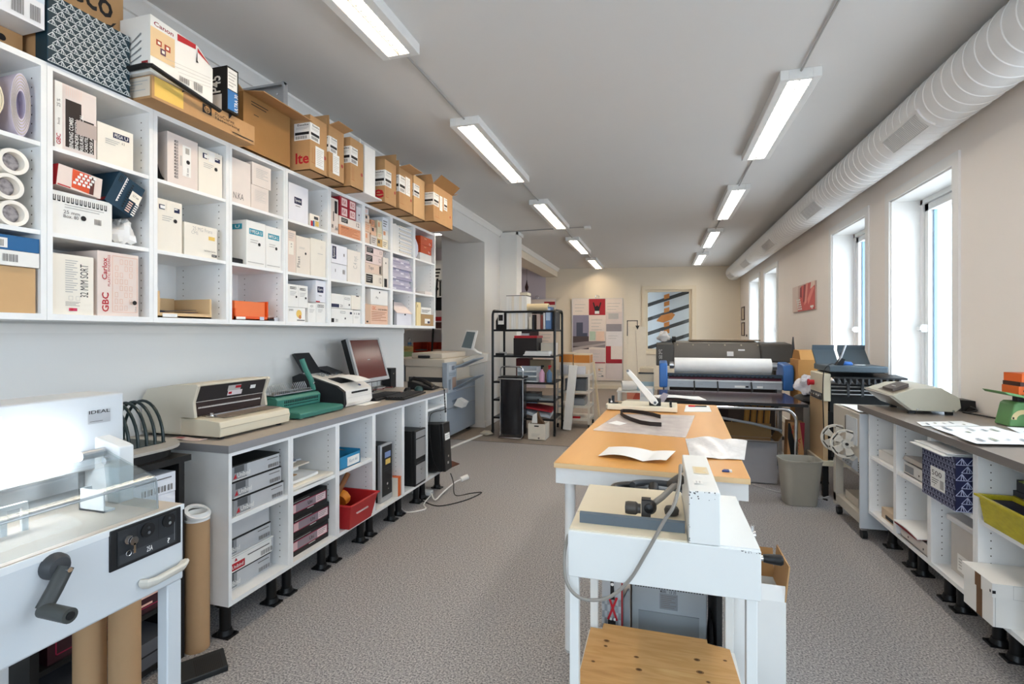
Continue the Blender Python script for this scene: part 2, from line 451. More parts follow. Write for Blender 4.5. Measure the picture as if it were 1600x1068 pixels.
# pillars, beams and the store room behind them
struct('wall_pillar', G(WALLM).box(-3.08, -2.41, 6.846, 7.9, 0, H_CEIL))
struct('wall_pilaster', G(WALLM).box(-2.41, -2.138, 7.573, 7.88, 0, H_CEIL))
struct('trim_2', G(WALLM).box(-2.775, -2.41, 4.46, 6.846, 2.66, H_CEIL))
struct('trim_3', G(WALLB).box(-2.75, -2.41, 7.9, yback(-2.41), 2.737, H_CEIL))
def cornice(pts): return pts
cn = [(-2.41, 2.94), (-2.35, 2.94), (-2.35, 2.925), (-2.375, 2.905), (-2.395, 2.87), (-2.41, 2.87)]
struct('trim_4', G(TRIMM).prism(cn, 'y', -2.5, 7.573))
struct('trim_5', G(TRIMM).prism(cn, 'y', 7.88, 12.26))
struct('trim_6', G(TRIMM).box(-2.138, -2.11, 7.545, 7.90, 2.89, 2.94).box(-2.41, -2.11, 7.545, 7.573, 2.89, 2.94))
struct('wall_store', G(WALLS).box(-6.2, -6.1, -2.6, 14, 0, H_CEIL).box(-6.1, -2.9, 8.7, 8.8, 0, H_CEIL).box(-6.1, -2.53, 3.0, 3.1, 0, H_CEIL))
struct('baseboard_back', (lambda q: (slab(-2.4, bx0 - .1, 0, .085, -.018, .018, q), slab(bx0 - .1, 1.8, 0, .085, -.018, .018, q), q)[-1])(G(mt('#d9cbb2', .5))))
struct('baseboard_left', G(TRIMM).box(-2.41, -2.395, 6.83, 7.573, 0, .09).box(-3.08, -2.41, 6.828, 6.846, 0, .09).box(-2.41, -2.395, 1.0, 4.46, 0, .07))
struct('baseboard_right', G(TRIMM).box(XR - .015, XR, 4.3, 12.8, 0, .08))
g = G(WHITE).box(-4.6, -3.1, 7.0, 7.12, 2.86, 2.94); many('ceiling_light', 'added single tube light brightening the store room behind the shelves', 'ceiling light', [('housing', g), ('lamp', G(glow('#fff3e2', 14.)).box(-4.55, -3.15, 7.02, 7.10, 2.85, 2.859))])  # tube light added to brighten the dark store room
g = G(WHITE).box(-4.9, -3.4, 10.6, 10.72, 2.86, 2.94); many('ceiling_light', 'added single tube light brightening the side room beyond the pilaster', 'ceiling light', [('housing', g), ('lamp', G(glow('#fff3e2', 10.)).box(-4.85, -3.45, 10.62, 10.70, 2.85, 2.859))])  # second added tube light, for the side room
# flat white cable trunk running over the floor
one('floor_cable_trunk', G(WHITE).prism([(-2.40, 5.30), (-2.36, 5.29), (-2.225, 6.42), (-2.265, 6.43)], 'z', 0, .012).bevel(.004),
    'flat white cable trunk lying across the floor in front of the copier', 'cable trunk')

# ---------------------------------------------------------------- ventilation duct
DX, DZ, DR = 1.635, 2.736, .162
DUCTM = mt('#e9e8e6', .42, spec=.45, var=.02)
prof = [(0, -1.6)]; y = -1.6
while y < 12.46:
    prof += [(DR, y), (DR, y + .083), (DR + .0035, y + .087), (DR + .0035, y + .096), (DR, y + .10)]; y += .10
prof += [(DR, 12.5), (DR + .004, 12.5), (DR + .004, 12.53), (.0, 12.53)]
duct = G(DUCTM).lathe(prof, (DX, 0, DZ), 'y', n=48)
parts = [('duct_body', duct)]
for ya, yb in ((3.56, 4.09), (5.64, 6.22), (7.74, 8.40), (9.75, 10.5), (11.85, 12.40)):
    q = G(DUCTM); sl = G(mt('#d2d1cf', .5)); am = math.radians(222); da = math.radians(24); R = DR + .006
    def cs(a, r): return (DX + r * math.cos(a), DZ + r * math.sin(a))
    n = 8
    for k in range(n):
        a0 = am - da + 2 * da * k / n; a1 = am - da + 2 * da * (k + 1) / n
        for yy0, yy1 in ((ya, ya + .03), (yb - .03, yb)) if 0 < k < n - 1 else ((ya, yb),):
            q.prism([cs(a0, DR), cs(a0, R + .004), cs(a1, R + .004), cs(a1, DR)], 'y', yy0, yy1)
    A, B = Vector(cs(am - da * .72, R + .003)), Vector(cs(am + da * .72, R + .003))
    A = Vector((A.x, ya + .03, A.y)); B = Vector((B.x, ya + .03, B.y)); nd = Vector((math.cos(am), 0, math.sin(am))) * .004
    sl.ladder(A + nd, (0, yb - ya - .06, 0), B - A, int((yb - ya) / .02), rail=.04, rung=.5)
    parts.append(('air_grille', q, [('slats', sl)]))
for yy in (4.6, 9.2):
    parts.append(('hanger', G(STEEL).box(DX - .012, DX + .012, yy, yy + .02, DZ + DR - .005, H_CEIL)))
many('ventilation_duct', 'long white ribbed round ventilation duct under the ceiling along the right wall', 'duct', parts)

# ---------------------------------------------------------------- ceiling lights
WARM, COOL = glow('#ffeacb', 19.), glow('#fff6ea', 19.)
LOUV = mt('#f4f1ea', .35)
def fixture(x0, y0, L, m, label):
    W = .226; z0 = 2.88
    h = G(WHITE); h.box(x0, x0 + .048, y0, y0 + L, z0, H_CEIL).box(x0 + W - .048, x0 + W, y0, y0 + L, z0, H_CEIL)
    h.box(x0 + .048, x0 + W - .048, y0, y0 + .03, z0, H_CEIL).box(x0 + .048, x0 + W - .048, y0 + L - .03, y0 + L, z0, H_CEIL)
    h.box(x0 + .048, x0 + W - .048, y0 + .03, y0 + L - .03, z0 + .03, H_CEIL)
    d = G(DGREY).box(x0 + W / 2 - .002, x0 + W / 2 + .002, y0 + .03, y0 + L - .03, z0, z0 + .03)
    ps = [('housing', h.bevel(.003)), ('divider', d)]
    for a, b in ((x0 + .05, x0 + W / 2 - .004), (x0 + W / 2 + .004, x0 + W - .05)):
        t = G(m).box(a, b, y0 + .032, y0 + L - .032, z0 + .022, z0 + .028)
        l = G(LOUV).ladder((a, y0 + .032, z0 + .008), (0, L - .064, 0), (b - a, 0, 0), 34, rail=.05, rung=.16)
        ps.append(('lamp', t, [('louvre', l)]))
    many('ceiling_light', label, 'ceiling light', ps, 'fluorescent ceiling lights')
nth = ['nearest', 'second', 'third', 'fourth', 'farthest']
for i, y in enumerate((1.02, 3.46, 5.83, 8.26, 10.62)):
    fixture(-1.49, y, 1.5, WARM, 'white twin tube ceiling light, %s of five in the left row' % nth[i])
nth = ['hidden nearest', 'nearest', 'second', 'third', 'farthest']
for i, y in enumerate((1.0, 3.39, 5.84, 8.17, 10.53)):
    fixture(.705, y, 1.5, COOL, 'white twin tube ceiling light, %s in the right row by the duct' % (nth[i] if i else 'first one overhead'))
CBL = mt('#a9a7a4', .5)
for x, ys, side in ((-1.377, ((2.52, 3.46), (4.96, 5.83), (7.33, 8.26), (9.76, 10.62)), 'left'), (.818, ((2.5, 3.39), (4.89, 5.84), (7.34, 8.17), (9.67, 10.53)), 'right')):
    for i, (a, b) in enumerate(ys):
        one('ceiling_cable', G(CBL).tube([(x, a, 2.925), (x, (a + b) / 2, 2.93), (x, b, 2.925)], .006, n=6),
            'grey ceiling cable between the %s pair of lights in the %s row' % (('nearest', 'second', 'third', 'farthest')[i], side), 'cable', 'cables between ceiling lights')
c = G(CBL).tube([(-2.40, 7.55, 2.86), (-2.37, 7.53, 2.93), (-1.6, 7.52, 2.932), (-1.06, 7.52, 2.932)], .007, n=6)
many('ceiling_cable', 'pale cable crossing the ceiling from the pilaster to a white junction box', 'cable', [('cable', c), ('junction_box', G(WHITE).box(-1.07, -.98, 7.47, 7.57, 2.90, 2.94).bevel(.004))])

# ---------------------------------------------------------------- daylight
w = bpy.data.worlds.new('sky'); SC.world = w; w.use_nodes = True
t = w.node_tree; bg = t.nodes['Background']
tc = t.nodes.new('ShaderNodeTexCoord'); sp = t.nodes.new('ShaderNodeSeparateXYZ'); rp = t.nodes.new('ShaderNodeValToRGB')
mr = t.nodes.new('ShaderNodeMapRange'); mr.inputs[1].default_value = -1; mr.inputs[2].default_value = 1
t.links.new(tc.outputs['Generated'], sp.inputs[0]); t.links.new(sp.outputs['Z'], mr.inputs[0]); t.links.new(mr.outputs[0], rp.inputs[0])
e = rp.color_ramp.elements; e[0].position = .3; e[0].color = (.62, .62, .62, 1); e[1].position = .75; e[1].color = (.78, .90, 1.0, 1)
x = e.new(.5); x.color = (.95, .97, 1.0, 1)
t.links.new(rp.outputs[0], bg.inputs[0]); bg.inputs[1].default_value = 5.2
for i, (a, b) in enumerate(WY):
    l = bpy.data.lights.new('daylight', 'AREA'); l.shape = 'RECTANGLE'; l.size = b - a; l.size_y = HEAD - SILL
    l.cycles.is_portal = True
    o = bpy.data.objects.new('daylight_portal', l); COL.objects.link(o)
    o.location = (2.19, (a + b) / 2, (HEAD + SILL) / 2); o.rotation_euler = (0, math.radians(90), 0)
l = bpy.data.lights.new('daylight', 'AREA'); l.shape = 'RECTANGLE'; l.size = 2.8; l.size_y = 1.65; l.cycles.is_portal = True
o = bpy.data.objects.new('daylight_portal', l); COL.objects.link(o); o.location = (-.2, -2.605, 1.625); o.rotation_euler = (-PI / 2, 0, PI)
# ---------------------------------------------------------------- camera
cd = bpy.data.cameras.new('camera'); cam = bpy.data.objects.new('camera', cd); COL.objects.link(cam); SC.camera = cam
cd.sensor_width = 36; cd.lens = 788 / 1600 * 36; cd.shift_y = -13.5 / 1600; cd.clip_start = .05
cam.location = (0, 0, 1.35); cam.rotation_euler = (PI / 2, 0, math.atan(230 / 788))
SC.view_settings.view_transform = 'Standard'; SC.view_settings.look = 'None'; SC.view_settings.gamma = 1
SC.view_settings.exposure = .68; SC.view_settings.use_curve_mapping = False
SC.cycles.max_bounces = 10; SC.cycles.diffuse_bounces = 6; SC.cycles.transparent_max_bounces = 16
SC.cycles.use_denoising = True; SC.cycles.caustics_reflective = False; SC.cycles.caustics_refractive = False
SC.cycles.sample_clamp_indirect = 6
# ================================================================ LEFT WALL: shelf units and what is on them
SX, SB = -2.075, -2.405              # shelf front and back
Z0, Z1 = 1.397, 2.307
UN = [.862, 1.249, 1.640, 2.035, 2.435, 2.837, 3.237, 3.640, 4.034, 4.471]
SHZ = ((2.004, 2.019), (1.695, 1.711))
HOLE = mt('#6a6863', .8)
def pins(g, x0, x1, y, za, zb, sgn, st=.032):
    for x in (x0, x1):
        z = za
        while z < zb:
            g.disc((x, y, z), (1, 0, 0), (0, 0, sgn), .0032, HOLE, 6); z += st
POS = ['partly cut off at the left edge', 'second from the left', 'third from the left', 'fourth from the left', 'fifth from the left', 'sixth from the left', 'third from the right', 'second from the right', 'rightmost']
for i in range(9):
    a, b = UN[i] + .0006, UN[i+1] - .0006; t = .0175
    L = G(MEL).box(SB, SX, a, a + t, Z0, Z1); R = G(MEL).box(SB, SX, b - t, b, Z0, Z1)
    pins(R, SX - .045, SB + .055, b - t - .0008, Z0 + .05, Z1 - .04, 1)
    ps = [('side_panel', L), ('side_panel', R), ('top_panel', G(MEL).box(SB, SX, a + t, b - t, Z1 - .021, Z1)),
          ('bottom_panel', G(MEL).box(SB, SX, a + t, b - t, Z0, Z0 + .022)), ('back_panel', G(MEL).box(SB, SB + .006, a + t, b - t, Z0 + .022, Z1 - .021))]
    for z0, z1 in SHZ: ps.append(('shelf', G(MEL).box(SB + .006, SX - .003, a + t, b - t, z0, z1)))
    many('open_shelf_unit', 'white open wall shelf unit above the left bench, %s' % POS[i], 'shelf unit', ps, 'white wall shelf units')
ZR = (2.0196, 1.7116, 1.4196)           # what stands on: upper, middle, lower compartment
FX = SX - .012                       # usual front of a box
LSH = 'boxes in the left wall shelves'
def bx(lab, y0, y1, z0, z1, m, items=(), fx=FX, d=.27, top=(), side=(), name='carton', cat='box', group=LSH, spin=0, lid=None, bev=0):
    d = min(d, fx - (SB + .0085))
    g = G(m).box(fx - d, fx, y0, y1, z0, z1)
    b = g.last
    if items: g.pr(g.frame('+x', b), items)
    if side: g.pr(g.frame('-y', b), side)
    if top: g.pr(g.frame('+z', b), top)
    if lid: g.box(fx - d - .002, fx + .002, y0 - .001, y1 + .001, z1 - lid[0], z1, lid[1])
    if spin: g.rot(spin, 'Z', (fx, (y0 + y1) / 2, z0))
    if bev: g.bevel(bev)
    return one(name, g, lab, cat, group)
def pega(word='PEGA', col=NAVY, n=2, dot=True, cut=True):
    it = [('r', .30, .80, .90, .89, col), ('t', word, .36, .815, .84, .875, BOXW), ('l', .2, .58, .62, .70, 3, GREYL)]
    if cut: it[0:1] = [('r', .40, .79, .90, .88, col)]
    if dot: it.append(('d', .72, .62, .009, INK))
    return it
U, M_, B_ = ZR
# --- compartment column cut by the left edge
def roll(name, lab, y, z, r, ri, m, core, x0=SB + .02, x1=FX - .01, squash=1., turns=0, cat='roll', group=None):
    g = G(m).ring((x0, y, z), (x1, y, z), r, ri, n=30)
    g.cyl((x0, y, z), (x1 - .03, y, z), ri * .98, core, n=20)
    for k in range(turns):
        q = ri + (r - ri) * (k + .7) / (turns + .5); g.ring((x1 - .001, y, z), (x1 + .0015, y, z), q + .0012, q, BEIGED, n=30)
    if squash != 1: g.xf(Matrix.Translation((0, y, z)) @ Matrix.Diagonal((1, 1 / squash ** .5, squash, 1)) @ Matrix.Translation((0, -y, -z)))
    one(name, g, lab, cat, group)
roll('film_roll', 'wide cream roll with red print in the upper left cell', 1.035, U + .105, .105, .07, mt('#e8dcc0', .5), PINK, turns=4)
roll('film_roll', 'lilac roll of sheets standing beside the cream roll in the upper left cell', 1.186, U + .112, .045, .02, mt('#c9c0d2', .5), mt('#8f87a0', .6), squash=2.4, turns=5)
k = 0
for row in range(3):
    for c in range(3):
        yy = 1.166 - c * .098 - (.0 if row != 1 else .014); zz = M_ + .0445 + row * .0875
        roll('plotter_roll', 'white wrapped tube roll in the left edge cell, %s of the %s tier' % (('rightmost', 'middle', 'leftmost')[c], ('bottom', 'middle', 'top')[row]), yy, zz, .0435, .031,
             mt('#efe9df', .5), ramp_mat('crumpled_film', [(.35, '#3a3537'), (.65, '#b5aeb0')], 40, rough=.3), group='white tube rolls')
bx('plain brown carton in the lower left edge cell, beneath the flat boxes', .90, 1.222, B_, B_ + .155, CARDL, name='carton')
bx('flat white box with barcode label, under the blue flat box', .884, 1.226, B_ + .157, B_ + .207, BOXW, [('b', .70, .25, .82, .75, INK2), ('l', .45, .3, .62, .7, 3, INK2), ('d', .35, .6, .005, INK)], fx=FX + .012, name='flat_box')
bx('flat blue box lid with white label, topmost in the lower left edge cell', .884, 1.228, B_ + .209, B_ + .258, mt('#1f5f93', .5), [('r', .3, .12, .74, .78, BOXW), ('b', .64, .2, .71, .65, INK2), ('t', 'A NO.2', .34, .5, .50, .70, INK), ('l', .36, .18, .58, .42, 2, GREYL)], fx=FX + .008, name='flat_box')
# --- second column
g1 = [('r', 0, 0, .17, 1, BOXW), ('r', .19, .02, .98, .98, mt('#e2d6d0', .7)), ('r', .24, .06, .62, .78, mt('#2c2321', .6)), ('r', .62, .06, .93, .55, mt('#2c2321', .6)),
      ('t', 'GBC', .03, .06, .13, .22, RED, 1, .03), ('t', '25 %', .04, .62, .12, .74, INK2, 1), ('t', 'hvit', .05, .36, .11, .46, INK2, 1),
      ('t', 'BINDING COMBS', .32, .06, .42, .52, BOXW, 1), ('t', 'BINDERUCKEN', .45, .06, .54, .50, BOXW, 1), ('t', 'RELIURES VERTICAL', .57, .06, .66, .62, BOXW, 1), ('t', 'CANUTILLOS', .69, .06, .77, .40, BOXW, 1), ('t', 'DORSI AD', .81, .06, .89, .36, BOXW, 1),
      ('r', .48, .30, .99, .52, mt('#b8a9a2', .3))] + [('line', (.24 + k * .05, .82), (.24 + k * .05, .97), .0012, PINK) for k in range(8)]
bx('tall white and brown carton of binding combs with big vertical lettering', 1.280, 1.420, U, 2.262, mt('#e6dbd6', .7), g1, name='comb_carton')
bx('low white carton with navy label beside the brown lettered comb carton', 1.424, 1.562, U, 2.172, CREAM, [('r', .42, .72, .88, .86, NAVY), ('t', 'PEGA', .46, .745, .70, .835, BOXW), ('t', 'U', .74, .745, .84, .835, BOXW), ('l', .2, .5, .6, .66, 3, GREYL), ('t', '6 2', .66, .60, .74, .66, INK)], name='comb_carton')
bx('wide white carton with printed comb drawing and black dot', 1.270, 1.478, M_, 1.866, BOXW, [('c', .02, .76, .93, .90, 13, INK, False), ('l', .2, .62, .85, .74, 2, GREYL), ('t', '25 mm', .18, .50, .44, .58, INK2), ('t', 'Box. 80', .18, .40, .42, .48, INK2), ('d', .5, .46, .0095, INK), ('b', .68, .36, .80, .50, INK2)], name='comb_carton')
g = G(mt('#e3d3cb', .6)).box(FX - .2, FX + .01, 1.278, 1.428, 1.877, 1.955); b = g.last
g.pr(g.frame('+x', b), [('p', [(.32, .1), (.72, .05), (.72, .96), (.3, .98)], mt('#d8552f', .5)), ('r', .72, .05, .82, .9, mt('#5b2c26', .5))] + [('r', .34 + .1 * i + .04 * j, .30 + .16 * j, .41 + .1 * i + .04 * j, .42 + .16 * j, BOXW) for i in range(4) for j in range(4)] + [('r', 0, 0, .28, .06, RED)])
g.pr(g.frame('-y', b), [('r', .0, .0, 1, 1, RED)]); g.rot(-.10, 'X', (FX, 1.36, 1.872))
one('calendar_box', g, 'white and orange printed box lying tilted on the comb drawing carton', 'box', LSH)
g = G(mt('#17364a', .45)).box(FX - .22, FX + .004, -.058, .058, 0, .14); b = g.last
g.pr(g.frame('+x', b), [('r', .30, .16, .33, .98, BOXW)] + [('r', .33, .18 + k * .08, .36, .22 + k * .08, BOXW) for k in range(10)] + [('r', .08 + k * .05, .72, .10 + k * .05, .92, BLACK) for k in range(3)] + [('r', .52, .1 + k * .08, .58, .14 + k * .08, BLACK) for k in range(10)] +
     [('r', .6, .42, .98, .70, CREAM), ('t', '12.7 mm', .68, .55, .9, .62, INK)] + [('r', .64, .04 + k * .07, .80, .075 + k * .07, PINK) for k in range(5)] + [('r', .86, .02 + k * .07, .99, .055 + k * .07, BOXW) for k in range(6)])
g.pr(g.frame('-y', b), [('r', 0, 0, 1, .1, REDD)])
g.rot(-.42, 'X', (0, 0, 0)); g.xf(Matrix.Translation((0, 1.50, 1.850)))
one('comb_carton', g, 'dark blue patterned box lying tipped on its edge in the second column', 'box', LSH)
def crumple(c, r, seed, m, nu=14, nv=9, amp=.35):
    rnd = random.Random(seed); ph = [(rnd.uniform(1.5, 4.5), rnd.uniform(0, 6.3), rnd.uniform(1.5, 4.5), rnd.uniform(0, 6.3)) for _ in range(5)]
    def f(u, v):
        a, b = u * 2 * PI, v * PI
        k = 1 + amp * sum(math.sin(round(p[0]) * a + p[1]) * math.sin(p[2] * b + p[3]) for p in ph) / 2.2
        q = Vector((math.cos(a) * math.sin(b), math.sin(a) * math.sin(b), -math.cos(b)))
        q = Vector((q.x * r[0], q.y * r[1], q.z * r[2])) * k
        return Vector(c) + Vector((q.x, q.y, max(q.z, -r[2] * .98)))
    return G(m).grid(f, nu, nv)
one('tissue_bag', crumple((-2.14, 1.552, M_ + .05), (.05, .045, .05), 3, mt('#eeecea', .5)), 'crumpled white plastic bag in the right of the middle cell, second column', 'bag')
bx('white carton hand-marked 32 M/M SORT in black ink', 1.272, 1.410, B_, 1.640, CREAM, [('t', '32 M/M SORT', .66, .30, .86, .86, INK, 1, 0.), ('l', .30, .36, .60, .92, 15, GREYL, .4), ('o', .38, .24, .48, .31, .001, GREYL), ('o', .55, .24, .65, .31, .001, GREYL), ('l', .3, .14, .66, .22, 4, INK2, .3), ('r', .38, .06, .58, .11, mt('#c2315a', .5)), ('d', .45, .085, .005, RED)], name='comb_carton')
bx('white carton with red lettering and a printed table of boxes', 1.424, 1.584, B_, 1.672, mt('#e3d4cc', .7),
   [('t', 'GBC', .10, .06, .26, .36, RED, 1, .045), ('t', 'Carlox', .10, .56, .22, .90, RED, 1, .03), ('t', 'PLASTIC BINDINGS', .235, .46, .29, .95, RED, 1, .0), ('o', .34, .06, .96, .95, .0012, SALM)] +
   [('o', .40 + .11 * c, .09 + .105 * r, .47 + .11 * c, .165 + .105 * r, .0009, SALM) for c in range(4) for r in range(8) if (c + r) % 4 != 3] + [('d', .86, .22, .009, INK), ('t', 'Colour', .86, .07, .90, .16, INK2, 1, 0.)], name='comb_carton')
# --- third column
bx('cream carton with vertical comb drawing, leaning in the upper third cell', 1.713, 1.866, U, 2.245, mt('#dfd3cc', .7), [('c', .22, .13, .34, .90, 12, INK, True), ('r', .48, .22, .76, .84, BOXW), ('l', .40, .22, .45, .8, 1, GREYL), ('b', .57, .68, .70, .80, INK2), ('d', .66, .52, .0095, INK), ('t', '16 mm', .60, .24, .68, .40, INK2, 1, 0)], name='comb_carton')
bx('cream carton with torn navy label, right of the comb drawing carton', 1.870, 2.004, U, 2.232, CREAM, pega('P', NAVY) + [('r', .16, .78, .34, .90, NAVY), ('r', .22, .80, .34, .88, BOXW), ('r', .40, .74, .66, .98, BOXW)], name='comb_carton')
g = G(BLACK).sheet(lambda u, v: (FX - .01 - .2 * v, 1.663 + .045 * u * u, U + .012 + .2 * (1 - u) ** 1.6), 8, 2, .002)
one('binder_cover', g, 'curved black sheet leaning against the left side of the upper third cell', 'sheet')
bx('tall cream carton with torn navy label in the middle third cell', 1.664, 1.784, M_, 1.938, CREAM, pega('P', NAVY) + [('r', .08, .80, .30, .89, NAVY), ('r', .12, .815, .30, .875, BOXW), ('r', .36, .76, .66, .97, CREAM)], name='comb_carton')
bx('low cream carton with faint pencil writing, beside the tall navy labelled one', 1.796, 1.974, M_, 1.862, CREAM, [('t', '25 MG Frans', .24, .80, .84, .92, GREYL, 0, 0.), ('t', 'CMS', .20, .68, .40, .78, GREYL, 0, 0.), ('r', .72, .58, .92, .70, YEL), ('t', 'resirkulert karton', .58, .20, .94, .26, INK2, 0, 0.), ('r', .82, .06, .98, .14, INK), ('t', 'RESY', .84, .08, .95, .12, BOXW)], name='comb_carton')
tr = G(WOODL); ya, yb, zb = 1.668, 1.942, B_; fx = FX
tr.box(fx - .23, fx, ya, yb, zb, zb + .008).box(fx - .23, fx, ya, ya + .01, zb, zb + .115).box(fx - .23, fx, yb - .01, yb, zb, zb + .095).box(fx - .23, fx - .222, ya + .01, yb - .01, zb, zb + .10).box(fx - .01, fx, ya + .01, yb - .01, zb, zb + .022)
many('paper_tray', 'pale wooden letter tray in the lower third cell', 'tray', [('tray', tr), ('label_plate', G(WHITE).box(fx, fx + .002, 1.69, 1.76, zb + .003, zb + .018))])
for k in range(4):
    g = G((NAVY, DGREY, NAVY, mt('#2d3140', .35))[k]).sheet(lambda u, v, k=k: (fx - .215 + .2 * v, 1.682 + .22 * u - .01 * k, zb + .011 + .008 * k + .004 * math.sin(5 * u + k)), 6, 2, .002)
    one('plastic_sleeve', g, 'dark blue plastic sleeve in the wooden tray, %s of four' % ('lowest', 'second lowest', 'second from top', 'topmost')[k], 'sleeve', 'sleeves in the wooden tray')
# --- fourth column
bx('plain tall cream carton with scribbled letters, left in the upper fourth cell', 2.062, 2.186, U, 2.248, mt('#e3d9d2', .7), [('t', 'N.KA', .08, .10, .62, .24, INK2, 0, 0.)], name='comb_carton')
bx('small cream carton with table print, lower right in the upper fourth cell', 2.190, 2.314, U, 2.146, mt('#e0d5cd', .7), [('o', .22, .36, .86, .82, .001, GREYL), ('l', .25, .4, .82, .8, 6, GREYL, .2)], name='comb_carton')
bx('small cream carton with table print, stacked on top and pushed right', 2.196, 2.332, 2.148, 2.268, mt('#e2d8d0', .7), [('l', .2, .34, .85, .80, 6, GREYL, .3), ('line', (.5, .34), (.5, .8), .001, GREYL)], name='comb_carton')
def impega(w): return [('r', .14, .70, .86, .83, TEAL), ('t', w, .18, .725, .80, .805, BOXW), ('l', .2, .5, .6, .6, 2, GREYL), ('d', .66, .50, .009, INK), ('l', .06, .04, .9, .10, 1, GREYL, .3)]
sd = [('r', .02, .80, .9, .92, TEAL), ('t', 'IMPEGA U', .06, .825, .84, .895, BOXW)]
bx('white carton with turquoise label, left of the pair', 2.152, 2.286, M_, 1.948, BOXW, impega('IMPEGA U'), side=sd, fx=FX + .005, name='comb_carton')
bx('white carton with turquoise label, right of the pair', 2.294, 2.412, M_, 1.946, BOXW, impega('IMPEGA L'), name='comb_carton')
g = G(BLACK).box(FX - .03, FX - .005, 2.058, 2.14, M_, M_ + .022)
for k in range(9): g.cyl((FX - .03, 2.062 + k * .009, M_ + .022), (FX - .005, 2.062 + k * .009, M_ + .022), .0042, n=8)
one('plastic_comb', g.stuff() and g, 'black plastic binding comb lying before the turquoise labelled carton', 'binding comb')
tr = G(ORANGE2); ya, yb = 2.082, 2.312
tr.box(fx - .22, fx, ya, yb, B_, B_ + .007).box(fx - .22, fx, ya, ya + .007, B_, B_ + .06).box(fx - .22, fx, yb - .007, yb, B_, B_ + .105).box(fx - .22, fx - .213, ya, yb, B_, B_ + .105).box(fx - .007, fx, ya, yb, B_, B_ + .02)
many('paper_tray', 'bright orange plastic letter tray in the lower fourth cell', 'tray', [('tray', tr), ('label_plate', G(WHITE).box(fx, fx + .002, 2.09, 2.15, B_ + .004, B_ + .017)), ('label_plate', G(mt('#b9c4d6', .5)).box(fx, fx + .002, 2.25, 2.28, B_ + .002, B_ + .02))])
g = G(mt('#e87a45', .5)).box(fx - .205, fx - .012, 2.092, 2.300, B_ + .008, B_ + .10); one('orange_folder_stack', g, 'stack of orange card covers filling the orange tray', 'card stack')
g = G(WHITE).sheet(lambda u, v: (fx - .01 - .2 * v, 2.055 + .02 * u, B_ + .01 + .17 * (1 - u)), 3, 2, .003); one('white_sheet', g, 'white card leaning at the left of the orange tray', 'card')
g = G(BLACK).box(fx - .06, fx - .01, 2.318, 2.37, B_, B_ + .012).box(fx - .05, fx - .015, 2.372, 2.408, B_, B_ + .02, STEEL); one('pen_tray_clutter', g, 'small black and steel binder clip beside the orange tray', 'clip')
# --- fifth column
bx('tall white carton with black brush-script label', 2.472, 2.644, U, 2.240, mt('#e6e6ec', .6), [('r', .28, .48, .66, .66, NAVY), ('t', 'Synetic', .32, .52, .62, .62, BOXW), ('l', .34, .40, .58, .45, 1, INK2)], name='comb_carton')
bx('small cream box with dark label lying right of the black script carton', 2.66, 2.752, U, 2.098, CREAM, [('r', .42, .62, .86, .86, DGREY), ('r', .08, 0, .3, .45, RED), ('r', .30, 0, .46, .5, mt('#2c6f9e', .5)), ('r', .55, .1, .9, .5, YEL), ('o', .5, .05, .95, .52, .0015, mt('#2c6f9e', .5))], d=.15, name='small_box')
bx('narrow cream carton with taped spine standing left in the middle fifth cell', 2.463, 2.534, M_, 1.958, mt('#e0cdbf', .7), [('r', .12, .42, .72, .74, CREAM), ('t', '12', .38, .60, .52, .70, INK2, 1), ('l', .1, .8, .8, .95, 3, GREYL)], name='comb_carton')
bx('cream carton hand-marked in pencil with a black dot', 2.537, 2.663, M_, 1.938, mt('#e6dccf', .7), [('t', 'Plast', .06, .16, .26, .46, INK2, 1, 0.), ('d', .66, .56, .008, INK), ('l', .2, .66, .6, .72, 2, GREYL)], name='comb_carton')
bx('plain ivory carton filling the right of the middle fifth cell', 2.668, 2.814, M_, 1.947, mt('#e9e3d6', .7), [('l', .45, .6, .8, .64, 1, GREYL), ('d', .7, .8, .011, mt('#e2dccf', .7))], name='comb_carton')
bx('low white carton with yellow picture, lowest left in the lower fifth cell', 2.466, 2.618, B_, 1.505, BOXW, [('t', '200', .06, .74, .30, .88, INK2), ('d', .62, .56, .024, YEL), ('d', .68, .34, .012, mt('#c77f4a', .5)), ('l', .5, .06, .95, .16, 1, INK, .6)], name='comb_carton')
def twin(): return [('o', .10, .80, .40, .90, .0025, INK), ('t', 'PEGA', .14, .82, .34, .88, INK), ('o', .58, .78, .88, .88, .0025, INK), ('t', 'PEGA', .62, .80, .82, .86, INK), ('l', .1, .5, .4, .7, 3, GREYL), ('l', .58, .48, .88, .68, 3, GREYL), ('d', .40, .46, .007, INK), ('d', .88, .44, .007, INK), ('line', (.5, 0), (.5, 1), .0012, GREYL)]
bx('white twin carton with two boxed labels, stacked on the yellow picture carton', 2.466, 2.640, 1.507, 1.640, BOXW, twin(), name='comb_carton')
bx('white carton with small boxed label, standing upright, left of a pair', 2.644, 2.718, B_, 1.538, BOXW, [('t', 'C1', .3, .80, .6, .90, INK), ('l', .15, .5, .8, .7, 3, GREYL)], name='comb_carton')
bx('white carton with small boxed label, standing upright, right of a pair', 2.720, 2.812, B_, 1.546, BOXW, [('o', .16, .76, .82, .90, .0025, INK), ('t', 'PEGA', .24, .79, .74, .87, INK), ('l', .2, .5, .7, .68, 3, GREYL)], name='comb_carton')
bx('white carton with black script label, on top of the upright pair', 2.716, 2.812, 1.549, 1.688, mt('#e4e5ec', .6), [('r', .16, .44, .78, .72, NAVY), ('t', 'Gyro', .24, .5, .7, .66, BOXW), ('l', .3, .26, .6, .34, 1, INK2), ('r', .0, .0, .4, .05, RED)], name='comb_carton')
